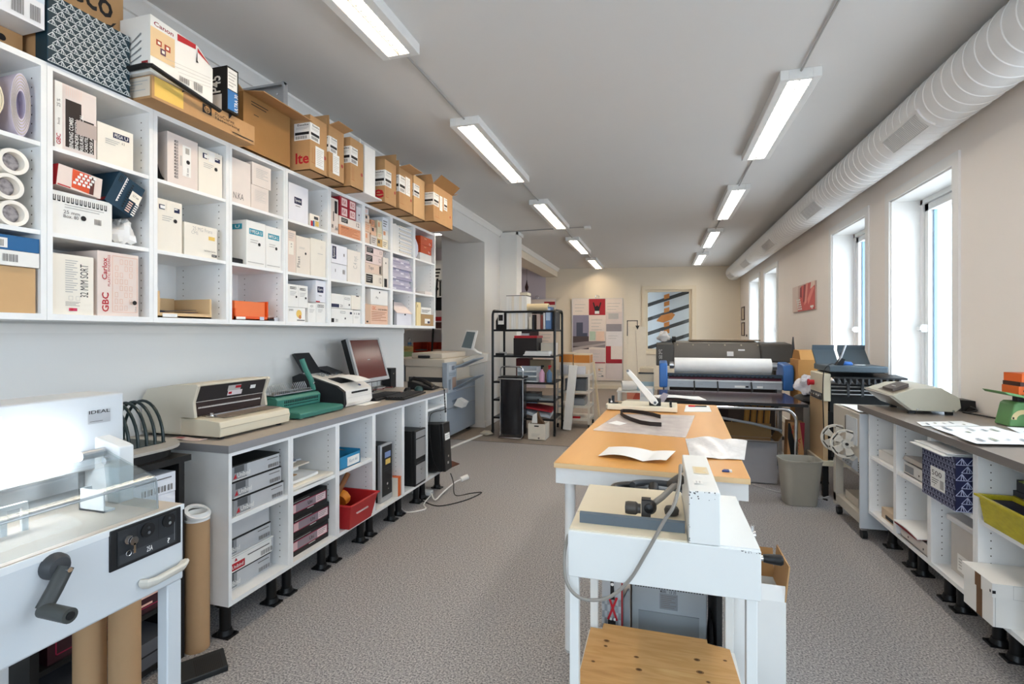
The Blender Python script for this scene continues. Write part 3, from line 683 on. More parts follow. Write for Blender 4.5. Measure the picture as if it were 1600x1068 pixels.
# --- sixth column
bx('tall narrow pale carton with black print, left in the upper sixth cell', 2.872, 2.948, U, 2.252, mt('#dfd2c9', .7), [('r', .48, .58, .86, .94, INK), ('r', .26, .34, .38, .62, INK), ('b', .06, .14, .3, .24, INK), ('t', 'A4', .5, .08, .9, .22, INK2)], name='paper_carton')
bx('orange-brown printed carton lying lowest in the upper sixth cell', 2.962, 3.214, U, 2.094, SALM, [('l', .06, .1, .94, .9, 6, mt('#b96f4a', .7), .4), ('t', 'BINDERYGGER', .08, .74, .42, .88, mt('#7a4630', .7))], name='paper_carton')
bx('flat pale carton with black square label on the orange-brown one', 2.962, 3.216, 2.096, 2.152, mt('#e6dbd2', .7), [('r', .08, .30, .38, .85, INK), ('l', .10, .4, .34, .75, 2, GREYL), ('t', '12', .78, .3, .92, .8, INK)], name='paper_carton')
rn = 0
for j in range(2):
    for i in range(2):
        bx('small red and white carton, %s %s of a block of four' % (('lower', 'upper')[j], ('left', 'right')[i]), 2.966 + i * .096, 3.058 + i * .096, 2.154 + j * .066, 2.218 + j * .066, mt('#a51f30', .5),
           [('r', .22, .1, .92, .92, mt('#eccfca', .6)), ('t', ('KA', 'RO')[i], .34, .28, .78, .74, RED)], d=.2, name='small_box', group='small red and white cartons')
bx('grey-white carton with black dot at the right of the red cartons', 3.162, 3.216, 2.154, 2.262, mt('#d6d3d6', .6), [('d', .6, .46, .007, INK), ('l', .5, .1, .8, .35, 4, INK2)], name='small_box')
bx('white pillow-shaped carton with navy spine label, on top left of the middle sixth cell', 2.874, 3.050, 1.822, 1.946, mt('#e6e7ee', .5), [('r', .06, .22, .30, .90, NAVY), ('t', 'Synetic', .10, .28, .24, .84, BOXW, 1), ('l', .76, .3, .82, .75, 1, INK2)], bev=.016, name='comb_carton')
bx('white carton with small barcode under the pillow-shaped one', 2.872, 3.046, M_, 1.818, mt('#e7e8ec', .6), [('l', .24, .3, .28, .85, 1, INK2), ('b', .72, .42, .88, .70, INK2)], name='comb_carton')
bx('ivory carton with faint scribble, right in the middle sixth cell', 3.056, 3.216, M_, 1.938, mt('#ebe4da', .7), [('t', 'C.4 nyt', .42, .44, .80, .84, GREYL, 1, 0.)], name='comb_carton')
bx('white carton numbered 21 with navy stripe, upper left in the lower sixth cell', 2.874, 3.096, 1.520, 1.616, BOXW, [('r', 0, .06, .38, .30, NAVY), ('t', '21', .44, .10, .56, .28, INK), ('o', .66, .66, .92, .80, .002, INK), ('d', .9, .3, .007, INK), ('line', (.62, 0), (.62, 1), .0012, GREYL)], name='comb_carton')
bx('small ivory carton with black clip at the top right of the lower sixth cell', 3.100, 3.216, 1.520, 1.620, mt('#ece6da', .6), [('r', .5, .93, .8, 1, INK)], name='comb_carton')
bx('white carton numbered 31 with black square, lower left in the lower sixth cell', 2.874, 3.120, B_, 1.517, BOXW, [('r', 0, .05, .12, .32, INK), ('t', '31', .18, .08, .28, .28, INK), ('o', .40, .70, .62, .84, .002, INK), ('d', .62, .34, .007, INK), ('r', .84, .66, .94, .82, NAVY)], name='comb_carton')
bx('narrow white carton with small marks at the bottom right of the lower sixth cell', 3.123, 3.212, B_, 1.514, BOXW, [('t', 'I I 8', .12, .68, .88, .82, INK), ('l', .2, .4, .8, .55, 2, GREYL)], name='comb_carton')
# --- third column from the right: a cell full of little boxes, labels by tier
small = [(3.272, 3.335, 0, .085, '#dcc5b3'), (3.272, 3.352, .087, .155, '#d9b79c'), (3.272, 3.33, .157, .212, '#e3cbb8'), (3.272, 3.318, .214, .258, '#d6d6da'),
         (3.355, 3.44, 0, .075, '#d0c9c2'), (3.357, 3.425, .077, .14, '#dcb79b'), (3.357, 3.405, .142, .19, '#d99c77'),
         (3.443, 3.515, 0, .062, '#c2a069'), (3.445, 3.512, .064, .112, '#e4dcc0'), (3.445, 3.51, .114, .205, '#ddd2b4'),
         (3.518, 3.60, 0, .07, '#e8e0c9'), (3.52, 3.604, .072, .148, '#eae7e0'), (3.518, 3.606, .15, .245, '#e2e5ea')]
tn = ['first', 'second', 'third', 'fourth']; cnt = {}
for y0, y1, za, zb_, c in small:
    col = 0 if y0 < 3.35 else 1 if y0 < 3.44 else 2 if y0 < 3.516 else 3
    j = cnt.get(col, 0); cnt[col] = j + 1
    it = [('r', .12, .45, .5, .85, (SALM, INK, DGREY, INK2)[(j + col) % 4])] if (j + col) % 2 == 0 else [('l', .1, .2, .8, .8, 3, (SALM, INK2)[col % 2], .4)]
    bx('little printed box in the crowded upper cell, %s up in the %s pile' % (tn[j], ('leftmost', 'second', 'third', 'rightmost')[col]), y0, y1, U + za, U + zb_, mt(c, .65), it, d=.15, name='small_box', group='little boxes in the crowded cell')
flat = [(3.276, 3.515, 0, .09, '#e4dccf'), (3.276, 3.488, .092, .164, '#e0c9b8'), (3.276, 3.506, .166, .232, '#e2cfca'), (3.284, 3.524, .234, .288, '#e3d0cb')]
ds = ['lowest', 'second lowest', 'second from top', 'topmost']
for j, (y0, y1, za, zb_, c) in enumerate(flat):
    it = [('r', .04, .2, .42, .9, INK), ('l', .06, .3, .38, .8, 3, GREYL, .3), ('t', '12', .8, .3, .92, .75, INK2)] if j != 1 else [('t', 'Tapt', .2, .3, .55, .75, INK2, 0, 0.), ('r', .92, .1, 1, .9, INK)]
    bx('flat pale carton with black label in the left stack of four, %s' % ds[j] if j != 1 else 'pinkish unlabelled carton with scribble, second lowest in the left stack', y0, y1, M_ + za, M_ + zb_, mt(c, .7), it, name='paper_carton', group='stack of flat cartons')
bx('tall narrow pale carton standing right of the flat carton stack', 3.528, 3.606, M_, 1.950, mt('#e6ded4', .7), [('r', .2, .02, .75, .30, INK), ('d', .5, .82, .008, INK2)], name='paper_carton')
bx('orange-printed carton with a table of figures, lowest in its cell', 3.276, 3.598, B_, 1.568, mt('#e2bfa8', .7), [('t', 'GBC', .28, .74, .46, .92, mt('#d0643a', .6)), ('t', '24/250 BINDERS', .55, .74, .95, .82, INK), ('l', .26, .16, .94, .68, 6, mt('#a0603f', .7), .28), ('r', 0, 0, .22, 1, mt('#d3b39a', .7)), ('r', .04, .08, .12, .16, INK)], name='comb_carton')
bx('white carton with a black spot resting on the orange-printed carton', 3.352, 3.598, 1.570, 1.688, BOXW, [('d', .5, .82, .008, INK), ('t', 'Aa', .26, .40, .42, .56, INK2, 0, 0.)], name='comb_carton')
# --- second column from the right
for k in range(5):
    y0 = 3.668 + k * .023
    g = G(BOXW).box(FX - .22, FX, y0, y0 + .021, U, U + .226 + .004 * (k % 3))
    one('upright_pad', g, 'thin white upright pad beside the sheet pile, %s' % ('leftmost', 'second', 'middle', 'fourth', 'rightmost')[k], 'pad', 'white upright pads')
for k in range(20):
    z = U + k * .0118; sh = .006 * ((k * 7) % 5 - 2) / 2
    g = G((PAPER, CREAM, BOXG)[k % 3]).box(FX - .24, FX - .004 + sh * .5, 3.792 + sh, 4.008, z, z + .0104)
    one('paper_bundle', g, 'bundle of white paper in the tall pile, number %d from the bottom' % (k + 1), 'paper bundle', 'paper bundles in the tall pile')
LIL = mt('#aaa6bb', .3, var=.1)
for k in range(12):
    z = M_ + k * .0222
    g = G((LIL, mt('#9c98b2', .3), mt('#b9b4c4', .3))[k % 3]).box(FX - .26, FX - .003 * (k % 4), 3.662, 4.012 - .012 * ((k * 5) % 4), z, z + .021)
    g.pr(g.frame('+x'), [('r', .04 + .22 * ((k * 3) % 4) , .25, .20 + .22 * ((k * 3) % 4), .8, mt('#e3e0e8', .4)), ('line', (.0, .1), (1, .1), .002, mt('#d8d4e0', .3))])
    one('film_pack', g, 'lilac film pack in the full pile below the papers, number %d from the bottom' % (k + 1), 'film pack', 'lilac film packs')
body = G(mt('#e2e2ea', .6)).prism([(FX - .2, B_), (FX, B_), (FX, B_ + .10), (FX - .10, B_ + .195), (FX - .2, B_ + .195)], 'y', 3.745, 4.0)
lid = G(mt('#ecdcd6', .6)).prism([(FX + .004, B_ + .097), (FX + .006, B_ + .103), (FX - .095, B_ + .20), (FX - .10, B_ + .196)], 'y', 3.735, 4.005)
kn = G(INK).cyl((FX, 3.88, B_ + .09), (FX + .008, 3.88, B_ + .09), .006)
many('flip_top_box', 'white box with slanted flip-up lid in the lower cell', 'box', [('body', body), ('lid', lid), ('snap', kn)])
for k in range(2): one('divider_card', G((BOXW, DGREY)[k]).box(FX - .2, FX, 3.664 + k * .02, 3.674 + k * .02, B_, B_ + .205), ('white', 'dark grey')[k] + ' card standing left of the flip-top box', 'card')
# --- last column
for k in range(2):
    bx('orange box lying in the top right cell, %s of two' % ('lower', 'upper')[k], 4.18, 4.40 + .02 * k, U + .07 + k * .078, U + .146 + k * .078, mt('#c2491f', .5), [('t', 'Q', .7, .15, .85, .4, BOXW), ('d', .85, .45, .01, REDD), ('r', .3, .7, .5, .8, SALM)], d=.2, name='orange_box', group='orange boxes')
bx('clear white plastic pack underneath the orange boxes', 4.165, 4.41, U, U + .068, mt('#e4e1de', .3), name='plastic_pack', cat='pack')
one('tissue_bag', crumple((-2.13, 4.108, U + .10), (.05, .04, .10), 11, mt('#e9e7ee', .5), amp=.15), 'white rolled plastic bag left of the orange boxes', 'bag')
one('glass_bowl', G(clear_mat('frosted', '#e8e6ea', film=.35)).lathe([(.0, 0), (.05, 0), (.07, .05), (.068, .05), (.046, .006), (0, .006)], (-2.20, 4.18, M_), 'z'), 'small frosted plastic bowl in the empty looking right cell', 'bowl')
bx('clear plastic tray of cards lying flat in the right middle cell', 4.27, 4.42, M_, M_ + .03, mt('#dcd6d2', .4), d=.2, name='card_tray', cat='tray')
bx('yellow narrow carton in the bottom right cell', 4.098, 4.182, B_, 1.630, mt('#ecd9a6', .6), [('t', 'l', .2, .78, .28, .9, INK)], name='paper_carton')
bx('brown carton with white label in the bottom right cell', 4.19, 4.445, B_, 1.526, mt('#a88a62', .75), [('r', .28, .2, .72, .62, BOXW), ('r', .5, .22, .7, .42, NAVY)], name='carton')
bx('white flat carton with black print on the brown carton, bottom right cell', 4.19, 4.40, 1.528, 1.59, BOXW, [('l', .05, .2, .9, .7, 3, INK, .4)], name='paper_carton')
# ================================================================ ON TOP OF THE LEFT WALL SHELVES
ZT = Z1 + .0008
def shell(x0, x1, y0, y1, z0, z1, m=CARD, t=.005):
    """open-topped carton body"""
    g = G(m); g.box(x0, x1, y0, y1, z0, z0 + t).box(x0, x0 + t, y0, y1, z0, z1).box(x1 - t, x1, y0, y1, z0, z1)
    g.box(x0 + t, x1 - t, y0, y0 + t, z0, z1).box(x0 + t, x1 - t, y1 - t, y1, z0, z1); g.last = (x0, x1, y0, y1, z0, z1)
    return g
def flap(side, ang, L, x0, x1, y0, y1, z1, m=CARD, t=.004, taper=.0, skew=0.):
    """flap hinged on the top edge of one side; ang 0 = straight up, 90 = level outwards, negative = inwards"""
    a = math.radians(ang); s, c = math.sin(a) * L, math.cos(a) * L; ts, tc = math.cos(a) * t, -math.sin(a) * t
    g = G(m)
    if side in ('+x', '-x'):
        k = 1 if side == '+x' else -1; X0 = x1 if k > 0 else x0
        A = [(X0, y0, z1), (X0, y1, z1), (X0 + k*s, y1 - taper + skew, z1 + c), (X0 + k*s, y0 + taper + skew, z1 + c)]
        off = Vector((-k * ts, 0, -k * k * tc * 1))
    else:
        k = 1 if side == '+y' else -1; Y0 = y1 if k > 0 else y0
        A = [(x0, Y0, z1), (x1, Y0, z1), (x1 - taper + skew, Y0 + k*s, z1 + c), (x0 + taper + skew, Y0 + k*s, z1 + c)]
        off = Vector((0, -k * ts, -tc))
    A = [Vector(p) for p in A]; B = [p + off for p in A]
    g.add(A + B, [(0, 1, 2, 3), (7, 6, 5, 4), (0, 4, 5, 1), (1, 5, 6, 2), (2, 6, 7, 3), (3, 7, 4, 0)])
    return g
TOPG = 'cartons on top of the wall shelves'
# far left: carton under a picture carton
g = G(CARD).box(-2.38, -2.17, .90, 1.232, ZT, ZT + .098)
g.pr(g.frame('+x'), [('p', [(.40, .95), (.72, .95), (.66, .45), (.60, .10), (.45, .3)], INK), ('d', .82, .62, .012, INK), ('t', 'ING', .80, .16, .99, .34, INK, 0, .03)])
one('carton', g, 'brown carton with black print on top of the shelf, beneath the white picture carton', 'box', TOPG)
g = G(mt('#e6e7ea', .5)).box(-2.39, -2.062, .80, 1.234, ZT + .10, ZT + .36)
g.pr(g.frame('+x'), [('r', 0, .34, 1, 1, mt('#cfdbe6', .5)), ('p', [(.1, .5), (.88, .5), (.8, 1), (.1, 1)], CREAM), ('line', (.0, .52), (.86, .40), .006, RED), ('line', (.0, .60), (.88, .46), .006, YEL), ('b', .78, .06, .86, .26, INK2), ('b', .9, .06, .97, .26, INK2), ('l', .35, .1, .62, .3, 3, mt('#a8c4d8', .5))])
one('picture_carton', g, 'white carton with colour picture and barcodes at the top left corner', 'box', TOPG)
# tall brown carton and the patterned box before it
g = G(CARD).box(-2.40, -2.13, 1.25, 1.553, ZT, 2.90)
g.pr(g.frame('+x'), [('t', 'reco', .22, .52, .86, .64, INK, 0, .035), ('p', [(.52, .47), (.68, .445), (.84, .465), (.91, .52), (.86, .505), (.84, .485), (.68, .462)], INK)])
one('tall_carton', g, 'tall brown carton with black lettering and swoosh, top left', 'box', TOPG)
def triangles(g, fr, nu, nv, m, w=.0022):
    it = []
    for i in range(nu):
        for j in range(nv):
            a, b = (i + (.5 if j % 2 else 0)) / nu, j / nv; du, dv = 1 / nu, 1 / nv
            P = lambda x, y: (min(1, max(0, a + x * du)), min(1, max(0, b + y * dv)))
            if a + du * .6 > 1: continue
            for p, q in (((0, .1), (.55, .95)), ((.55, .95), (1, .1)), ((0, .1), (1, .1)), ((.55, .95), (.45, .1)), ((.55, .95), (.75, .1))):
                it.append(('line', P(*p), P(*q), w, m))
    o, Uv, Vv = fr
    for k in it: g.pr(fr, [k])
LINEW = mt('#cfd8dc', .5)
g = G(mt('#12303c', .5)).box(-2.126, -2.062, 1.243, 1.532, ZT, ZT + .244); triangles(g, g.frame('+x'), 10, 11, LINEW)
one('patterned_box', g.bevel(.004), 'dark teal box with white triangle line pattern on top of the shelf', 'box', TOPG)
# long flat brown carton
g = G(CARD).box(-2.40, -1.978, 1.556, 2.098, ZT, ZT + .093); b = g.last
g.pr(g.frame('+x', b), [('r', .02, .12, .26, .98, mt('#d9b65e', .6)), ('r', .435, .44, .525, .86, INK), ('d', .48, .65, .016, CARD), ('t', 'hp', .458, .5, .502, .8, INK), ('t', 'ProCurve', .56, .56, .76, .74, INK, 0, .0), ('t', 'Networking', .56, .34, .82, .52, INK, 0, .0), ('p', [(.245, .86), (.27, .98), (.25, .98)], INK), ('p', [(.70, .7), (.735, .98), (.70, 1)], INK), ('l', .74, .10, .98, .18, 1, INK, .6)])
g.pr(g.frame('-y', b), [('r', .35, .1, .98, .95, CREAM2), ('l', .4, .2, .95, .85, 5, GREYL, .3)])
one('flat_carton', g, 'long flat brown carton sticking out over the shelf edge beneath the white printer carton', 'box', TOPG)
# white printer carton with a sagging corner
y0, y1, z0, z1 = 1.537, 1.832, ZT + .095, ZT + .325
g = G(BOXW); g.prism([(y0, z0), (y1, z0), (y1, z1 - .075), (y0 + .215, z1 - .012), (y0, z1)], 'x', -2.125, -1.962)
fr = ((-1.9615, y0, z0), (0, y1 - y0, 0), (0, 0, z1 - z0))
g.pr(fr, [('t', 'Canon', .05, .84, .34, .92, mt('#8e1f3a', .5), 0, .03), ('r', .0, .28, .36, .80, mt('#dfc39a', .6)), ('p', [(.40, .82), (.70, .86), (.70, .95), (.40, .945)], RED), ('p', [(.73, .83), (.96, .70), (.98, .68), (.73, .91)], RED), ('r', .08, .52, .16, .62, mt('#a8482f', .6)), ('r', .20, .50, .29, .61, mt('#a8482f', .6)), ('r', .14, .39, .22, .50, mt('#6a4a5a', .6)), ('r', .10, .545, .14, .59, CREAM), ('r', .225, .53, .265, .58, CREAM), ('r', .16, .42, .20, .47, CREAM),
      ('p', [(.71, .78), (.72, .82), (.72, .66), (.74, .62), (.70, .61)], INK), ('line', (.2, .36), (.95, .46), .0014, GREYL), ('line', (.3, .3), (.95, .40), .0014, GREYL), ('line', (.4, .24), (.95, .34), .0014, GREYL), ('line', (.5, .18), (.95, .28), .0014, GREYL), ('b', .42, .09, .58, .19, INK2), ('b', .66, .07, .80, .22, INK2)])
fl = ((-2.125, y0 - .0006, z0), (.163, 0, 0), (0, 0, z1 - z0))
g.pr(fl, [('r', .72, .06, .93, .2, REDD), ('l', .75, .09, .9, .17, 2, BOXW, .3)] + [('line', (.05, .12 + .09 * k), (.72, .30 + .13 * k), .006, MGREY) for k in range(4)])
one('printer_carton', g, 'white printer carton with red stripe and tan picture on the flat brown carton', 'box', TOPG)
one('black_strap', G(BLACK).tube([(-2.12, 1.524, ZT + .11), (-1.97, 1.524, ZT + .112), (-1.946, 1.53, ZT + .112), (-1.944, 1.60, ZT + .10), (-1.944, 1.70, ZT + .088), (-1.945, 1.80, ZT + .075), (-1.95, 1.86, ZT + .07)], .008, n=8, flat=1.4), 'black power cord lying round the corner between the white and flat brown cartons', 'cord')
# slim black box
g = G(BLACK).box(-2.12, -1.955, 1.905, 1.972, ZT + .094, ZT + .305); b = g.last
g.pr(g.frame('-y', b), [('r', .02, .1, .28, .9, CARD), ('t', 'P45', .40, .42, .78, .80, BOXW, 1, .04), ('r', .3, .02, .82, .38, mt('#d6d3cf', .5))])
g.pr(g.frame('+x', b), [('r', .05, .5, .88, .96, BOXW), ('r', .05, .04, .9, .48, mt('#2f6fae', .4)), ('l', .12, .55, .8, .9, 5, GREYL), ('t', 'ULTRA 30', .62, .04, .92, .44, BOXW, 1)])
one('slim_box', g, 'slim black and blue box with white lettering standing on the flat brown carton', 'box', TOPG)
# open brown carton with a sagging flap and a grey metal tray in it
X0, X1, Y0_, Y1_, ZZ = -2.40, -2.062, 2.112, 2.455, ZT + .295
b = shell(X0, X1, Y0_, Y1_, ZT, ZZ, mt('#9d7546', .8, var=.08)); b.pr(b.frame('+x'), [('l', .15, .82, .5, .92, 2, INK, .3), ('l', .2, .66, .3, .7, 1, INK, .3)])
many('open_carton', 'open brown carton with wide flap hanging forward, fourth on the shelf top', 'box',
     [('body', b), ('flap', flap('+x', 100, .13, X0, X1, Y0_, Y1_ + .035, ZZ, CARD)), ('flap', flap('-y', 62, .12, X0, X1, Y0_, Y1_, ZZ, CARDL)), ('flap', flap('-x', 10, .12, X0, X1, Y0_, Y1_, ZZ, CARDIN))], TOPG)
tg = G(SILV).box(-2.39, -2.04, 2.400, 2.410, ZT + .306, 2.775); tg.box(-2.39, -2.04, 2.380, 2.40, 2.762, 2.775).box(-2.05, -2.04, 2.375, 2.40, ZT + .31, 2.775); tg.box(-2.13, -2.04, 2.37, 2.40, ZT + .31, ZT + .33, CHROME)
for q in ((-2.1, 2.72), (-2.2, 2.66), (-2.25, 2.73)): tg.cyl((q[0], 2.396, q[1]), (q[0], 2.402, q[1]), .005, CHROME, n=10)
tg.box(-2.30, -2.25, 2.40, 2.41, ZT + .007, ZT + .306)
one('metal_tray', tg, 'grey metal tray panel standing up out of the open brown carton', 'tray')
# open cartons with white stickers
def sticker(): return [('l', .12, .62, .9, .76, 2, GREYL, .3), ('r', .06, .30, .94, .46, INK), ('b', .1, .06, .8, .24, INK2), ('t', 'Esselte', .22, .82, .92, .94, INK)]
def ocarton(lab, x1, y0, y1, z1, st, flaps, red=None, sheet=None, m=CARD, d=.36, marks=True):
    x0 = x1 - d; b = shell(x0, x1, y0, y1, ZT, z1, m)
    F, S = b.frame('+x'), b.frame('-y')
    if red: b.pr(S, [('t', red, .72, .12, .98, .32, RED, 0, .05)])
    if marks: b.pr(F, [('line', (.12, .16), (.12, .42), .003, mt('#a2643c', .7)), ('line', (.24, .16), (.24, .42), .003, mt('#a2643c', .7)), ('line', (.06, .15), (.3, .15), .003, mt('#a2643c', .7)), ('d', .86, .34, .012, mt('#a2483c', .7))])
    ps = [('body', b)]
    for (u0, v0, u1, v1) in st:
        q = G(PAPER); w, h = (y1 - y0), (z1 - ZT)
        q.box(x1 + .0004, x1 + .0012, y0 + u0 * w, y0 + u1 * w, ZT + v0 * h, ZT + v1 * h); q.pr(q.frame('+x'), sticker())
        if u0 < .05:
            q.box(x1 - .11, x1 + .0012, y0 - .0012, y0 - .0004, ZT + v0 * h, ZT + v1 * h); q.pr(q.frame('-y'), sticker())
        ps.append(('sticker', q))
    if sheet:
        u0, v0, u1, v1 = sheet; w, h = (y1 - y0), (z1 - ZT)
        q = G(PAPER).box(x1 + .0014, x1 + .003, y0 + u0 * w, y0 + u1 * w, ZT + v0 * h, ZT + v1 * h); q.pr(q.frame('+x'), [('l', .12, .1, .9, .9, 9, GREYL, .25)]); ps.append(('note', q))
    for f in flaps: ps.append(('flap', flap(f[0], f[1], f[2], x0, x1, y0, y1, z1, f[3] if len(f) > 3 else CARD)))
    many('open_carton', lab, 'box', ps, TOPG)
ocarton('open brown carton with white sticker folded round its edge, left of a row of three', -1.962, 2.503, 2.658, 2.632, [(0., .55, .55, .86)], [('+y', 4, .06), ('-x', 0, .09)], 'lte', (.30, .10, .80, .48))
ocarton('open brown carton with its flap bent outwards, middle of a row of three', -1.952, 2.668, 2.818, 2.634, [(.02, .50, .52, .80)], [('+x', 80, .07), ('-y', 4, .06)], None, (.22, .12, .66, .50))
ocarton('open brown carton with white sticker, right of a row of three beside the white frame', -1.93, 2.858, 3.005, 2.63, [(0., .48, .55, .82)], [('-x', 0, .06)])
ocarton('open brown carton with red letter, right of the white frame', -1.934, 3.293, 3.46, 2.63, [(0., .40, .55, .76)], [('-x', 5, .09), ('+y', 2, .09)], 'e')
ocarton('open brown carton with its flap bent level, second after the white frame', -1.92, 3.482, 3.70, 2.63, [(.0, .42, .42, .82)], [('+x', 84, .09), ('-y', 8, .05)], None, (.44, .42, .78, .86))
ocarton('pale open brown carton with one sticker, third after the white frame', -1.925, 3.728, 3.93, 2.645, [(0., .50, .50, .80)], [('-x', 15, .07), ('-y', 10, .05, CARDL)], None, None, CARDL, marks=False)
ocarton('open brown carton with two dark flaps at the far end of the shelf top', -1.852, 3.95, 4.36, 2.63, [(0., .44, .26, .78), (.52, .46, .70, .80)], [('-y', 35, .08), ('+x', 50, .10, CARDIN), ('+y', 70, .14, CARDIN)], None, (.30, .38, .44, .78))
fr = G(WHITE); fr.box(-2.38, -1.99, 3.06, 3.075, ZT, 2.70).box(-2.02, -1.955, 3.06, 3.20, ZT + .012, 2.66).box(-2.10, -1.93, 3.02, 3.25, ZT, ZT + .012).box(-2.38, -2.02, 3.185, 3.20, ZT + .012, 2.60)
one('metal_stand', fr.bevel(.004), 'white metal frame standing between two rows of brown cartons', 'frame')
# ================================================================ LEFT BENCH
BU = [1.762, 2.148, 2.537, 2.93, 3.322, 3.715, 4.11]
BXF, BXB, BZ0, BZ1 = -1.80, -2.385, .156, .827
LEGM = mt('#121213', .4)
def leg(x, y, h):
    g = G(LEGM).cyl((x, y, .022), (x, y, h), .0235, n=16)
    g.cyl((x, y, .008), (x, y, .03), .034, r2=.027, n=16).box(x - .045, x + .045, y - .03, y + .03, 0, .009).cyl((x, y, h - .014), (x, y, h), .04, n=16)
    return g
BN = ['nearest', 'second', 'third', 'fourth', 'fifth', 'farthest']
for i in range(6):
    a, b = BU[i] + .0006, BU[i+1] - .0006; t = .0175
    L = G(MEL).box(BXB, BXF, a, a + t, BZ0, BZ1); R = G(MEL).box(BXB, BXF, b - t, b, BZ0, BZ1)
    pins(R, BXF - .05, BXB + .08, b - t - .0008, BZ0 + .06, BZ1 - .05, 1)
    ps = [('side_panel', L), ('side_panel', R), ('bottom_panel', G(MEL).box(BXB, BXF, a + t, b - t, BZ0, BZ0 + .02)), ('back_panel', G(MEL).box(BXB, BXB + .006, a + t, b - t, BZ0 + .02, BZ1)),
          ('top_rail', G(MEL).box(BXB + .006, BXF, a + t, b - t, BZ1 - .016, BZ1))]
    if i < 3: ps.append(('shelf', G(MEL).box(BXB + .006, BXF - .003, a + t, b - t, .515, .534)))
    if i == 5: ps.append(('shelf', G(MEL).box(BXB + .006, BXF - .003, a + t, b - t, .712, .731)))
    for x in (-1.865, -2.30):
        for y in (a + .045, b - .06): ps.append(('leg', leg(x, y, BZ0)))
    many('bench_cabinet', 'white open base cabinet on black legs under the left worktop, %s of six' % BN[i], 'cabinet', ps, 'white base cabinets of the left bench')
TOPM = mt('#a59d94', .45, var=.05, scale=8); EDGEM = mt('#8d8c8f', .45)
WT = .862
g = G(TOPM).box(-2.405, -1.795, 1.757, 4.125, BZ1 + .0006, WT - .0008)
ed = G(EDGEM).box(-1.795, -1.7935, 1.7555, 4.1265, BZ1 + .0006, WT - .001).box(-2.405, -1.795, 1.7555, 1.757, BZ1 + .0006, WT - .001).box(-2.405, -1.795, 4.125, 4.1265, BZ1 + .0006, WT - .001)
many('worktop', 'long grey laminate worktop over the left base cabinets', 'worktop', [('top', g), ('edge_band', ed)])
LBG = 'boxes in the left bench cabinets'
SILB = mt('#c4c7cb', .35, metal=.2)
def uni(lab, y0, y1, z0, z1, fx, red=False, logo=True, dark=True):
    g = G(SILB).box(fx - .30, fx, y0, y1, z0, z1 - .006); b = g.last
    g.box(fx - .302, fx + .001, y0 - .001, y1 + .001, z1 - .006, z1, BLACK if dark else BOXW)
    if logo:
        it = [('r', .0, .0, .30, 1, mt('#8f9296', .4)), ('r', .05, .55, .24, .98, mt('#55585c', .4)), ('p', [(.03, .16), (.10, .16), (.075, .50)], RED), ('t', 'Unibind', .11, .20, .36, .52, BOXW, 0, .02),
              ('l', .72, .72, .96, .84, 1, INK2, .5), ('b', .74, .12, .97, .40, INK2), ('line', (.02, .06), (.3, .06), .003, BOXW)]
        if red: it += [('r', .12, .02, .95, .98, BOXW), ('r', .12, .1, .40, .60, RED), ('t', 'Unibind', .16, .22, .37, .46, BOXW), ('p', [(.2, .7), (.26, .7), (.23, .92)], RED), ('b', .72, .12, .95, .45, INK2), ('l', .45, .6, .9, .8, 1, INK2, .4)]
        g.pr(g.frame('+x', b), it)
    one('binding_box', g, lab, 'box', LBG)
uni('silver binding box with red triangle, topmost on the nearest cabinet shelf', 1.795, 2.088, .690, .760, -1.818)
uni('silver binding box with red triangle, middle of the nearest cabinet shelf', 1.800, 2.098, .613, .688, -1.816)
uni('silver binding box with red triangle, lowest on the nearest cabinet shelf', 1.808, 2.112, .535, .611, -1.814)
uni('plain white box on top of the lower stack in the nearest cabinet', 1.800, 2.088, .408, .486, -1.88, logo=False, dark=True)
uni('silver binding box second from the top of the lower stack', 1.792, 2.095, .332, .406, -1.878)
uni('white binding box with red label, third of the lower stack', 1.800, 2.108, .256, .330, -1.872, red=True, dark=False)
uni('silver binding box at the bottom of the nearest cabinet', 1.794, 2.092, .1765, .254, -1.876)
for k in range(3):
    z0 = .1765 + k * .099; dy = (0, .008, -.012)[k]
    g = G(BLACK).box(-2.15, -1.842, 2.198 + dy, 2.508 + dy, z0, z0 + .097); b = g.last
    g.pr(g.frame('+x', b), [('o', .02, .28, .98, .78, .004, mt('#9c2344', .5)), ('r', .05, .32, .95, .74, mt('#8d7f88', .4)), ('r', .04, .32, .16, .74, mt('#d9b3b7', .5)), ('r', .68, .32, .95, .74, mt('#e0c6c9', .5)), ('l', .70, .4, .92, .7, 3, INK2, .3), ('line', (.45, .24), (.62, .24), .003, BOXW), ('l', .06, .84, .5, .9, 1, GREYL, .4), ('t', 'Uni', .46, .44, .58, .64, INK)])
    one('binding_box', g, 'black box with red framed label in the second cabinet, %s of three' % ('lowest', 'middle', 'topmost')[k], 'box', LBG)
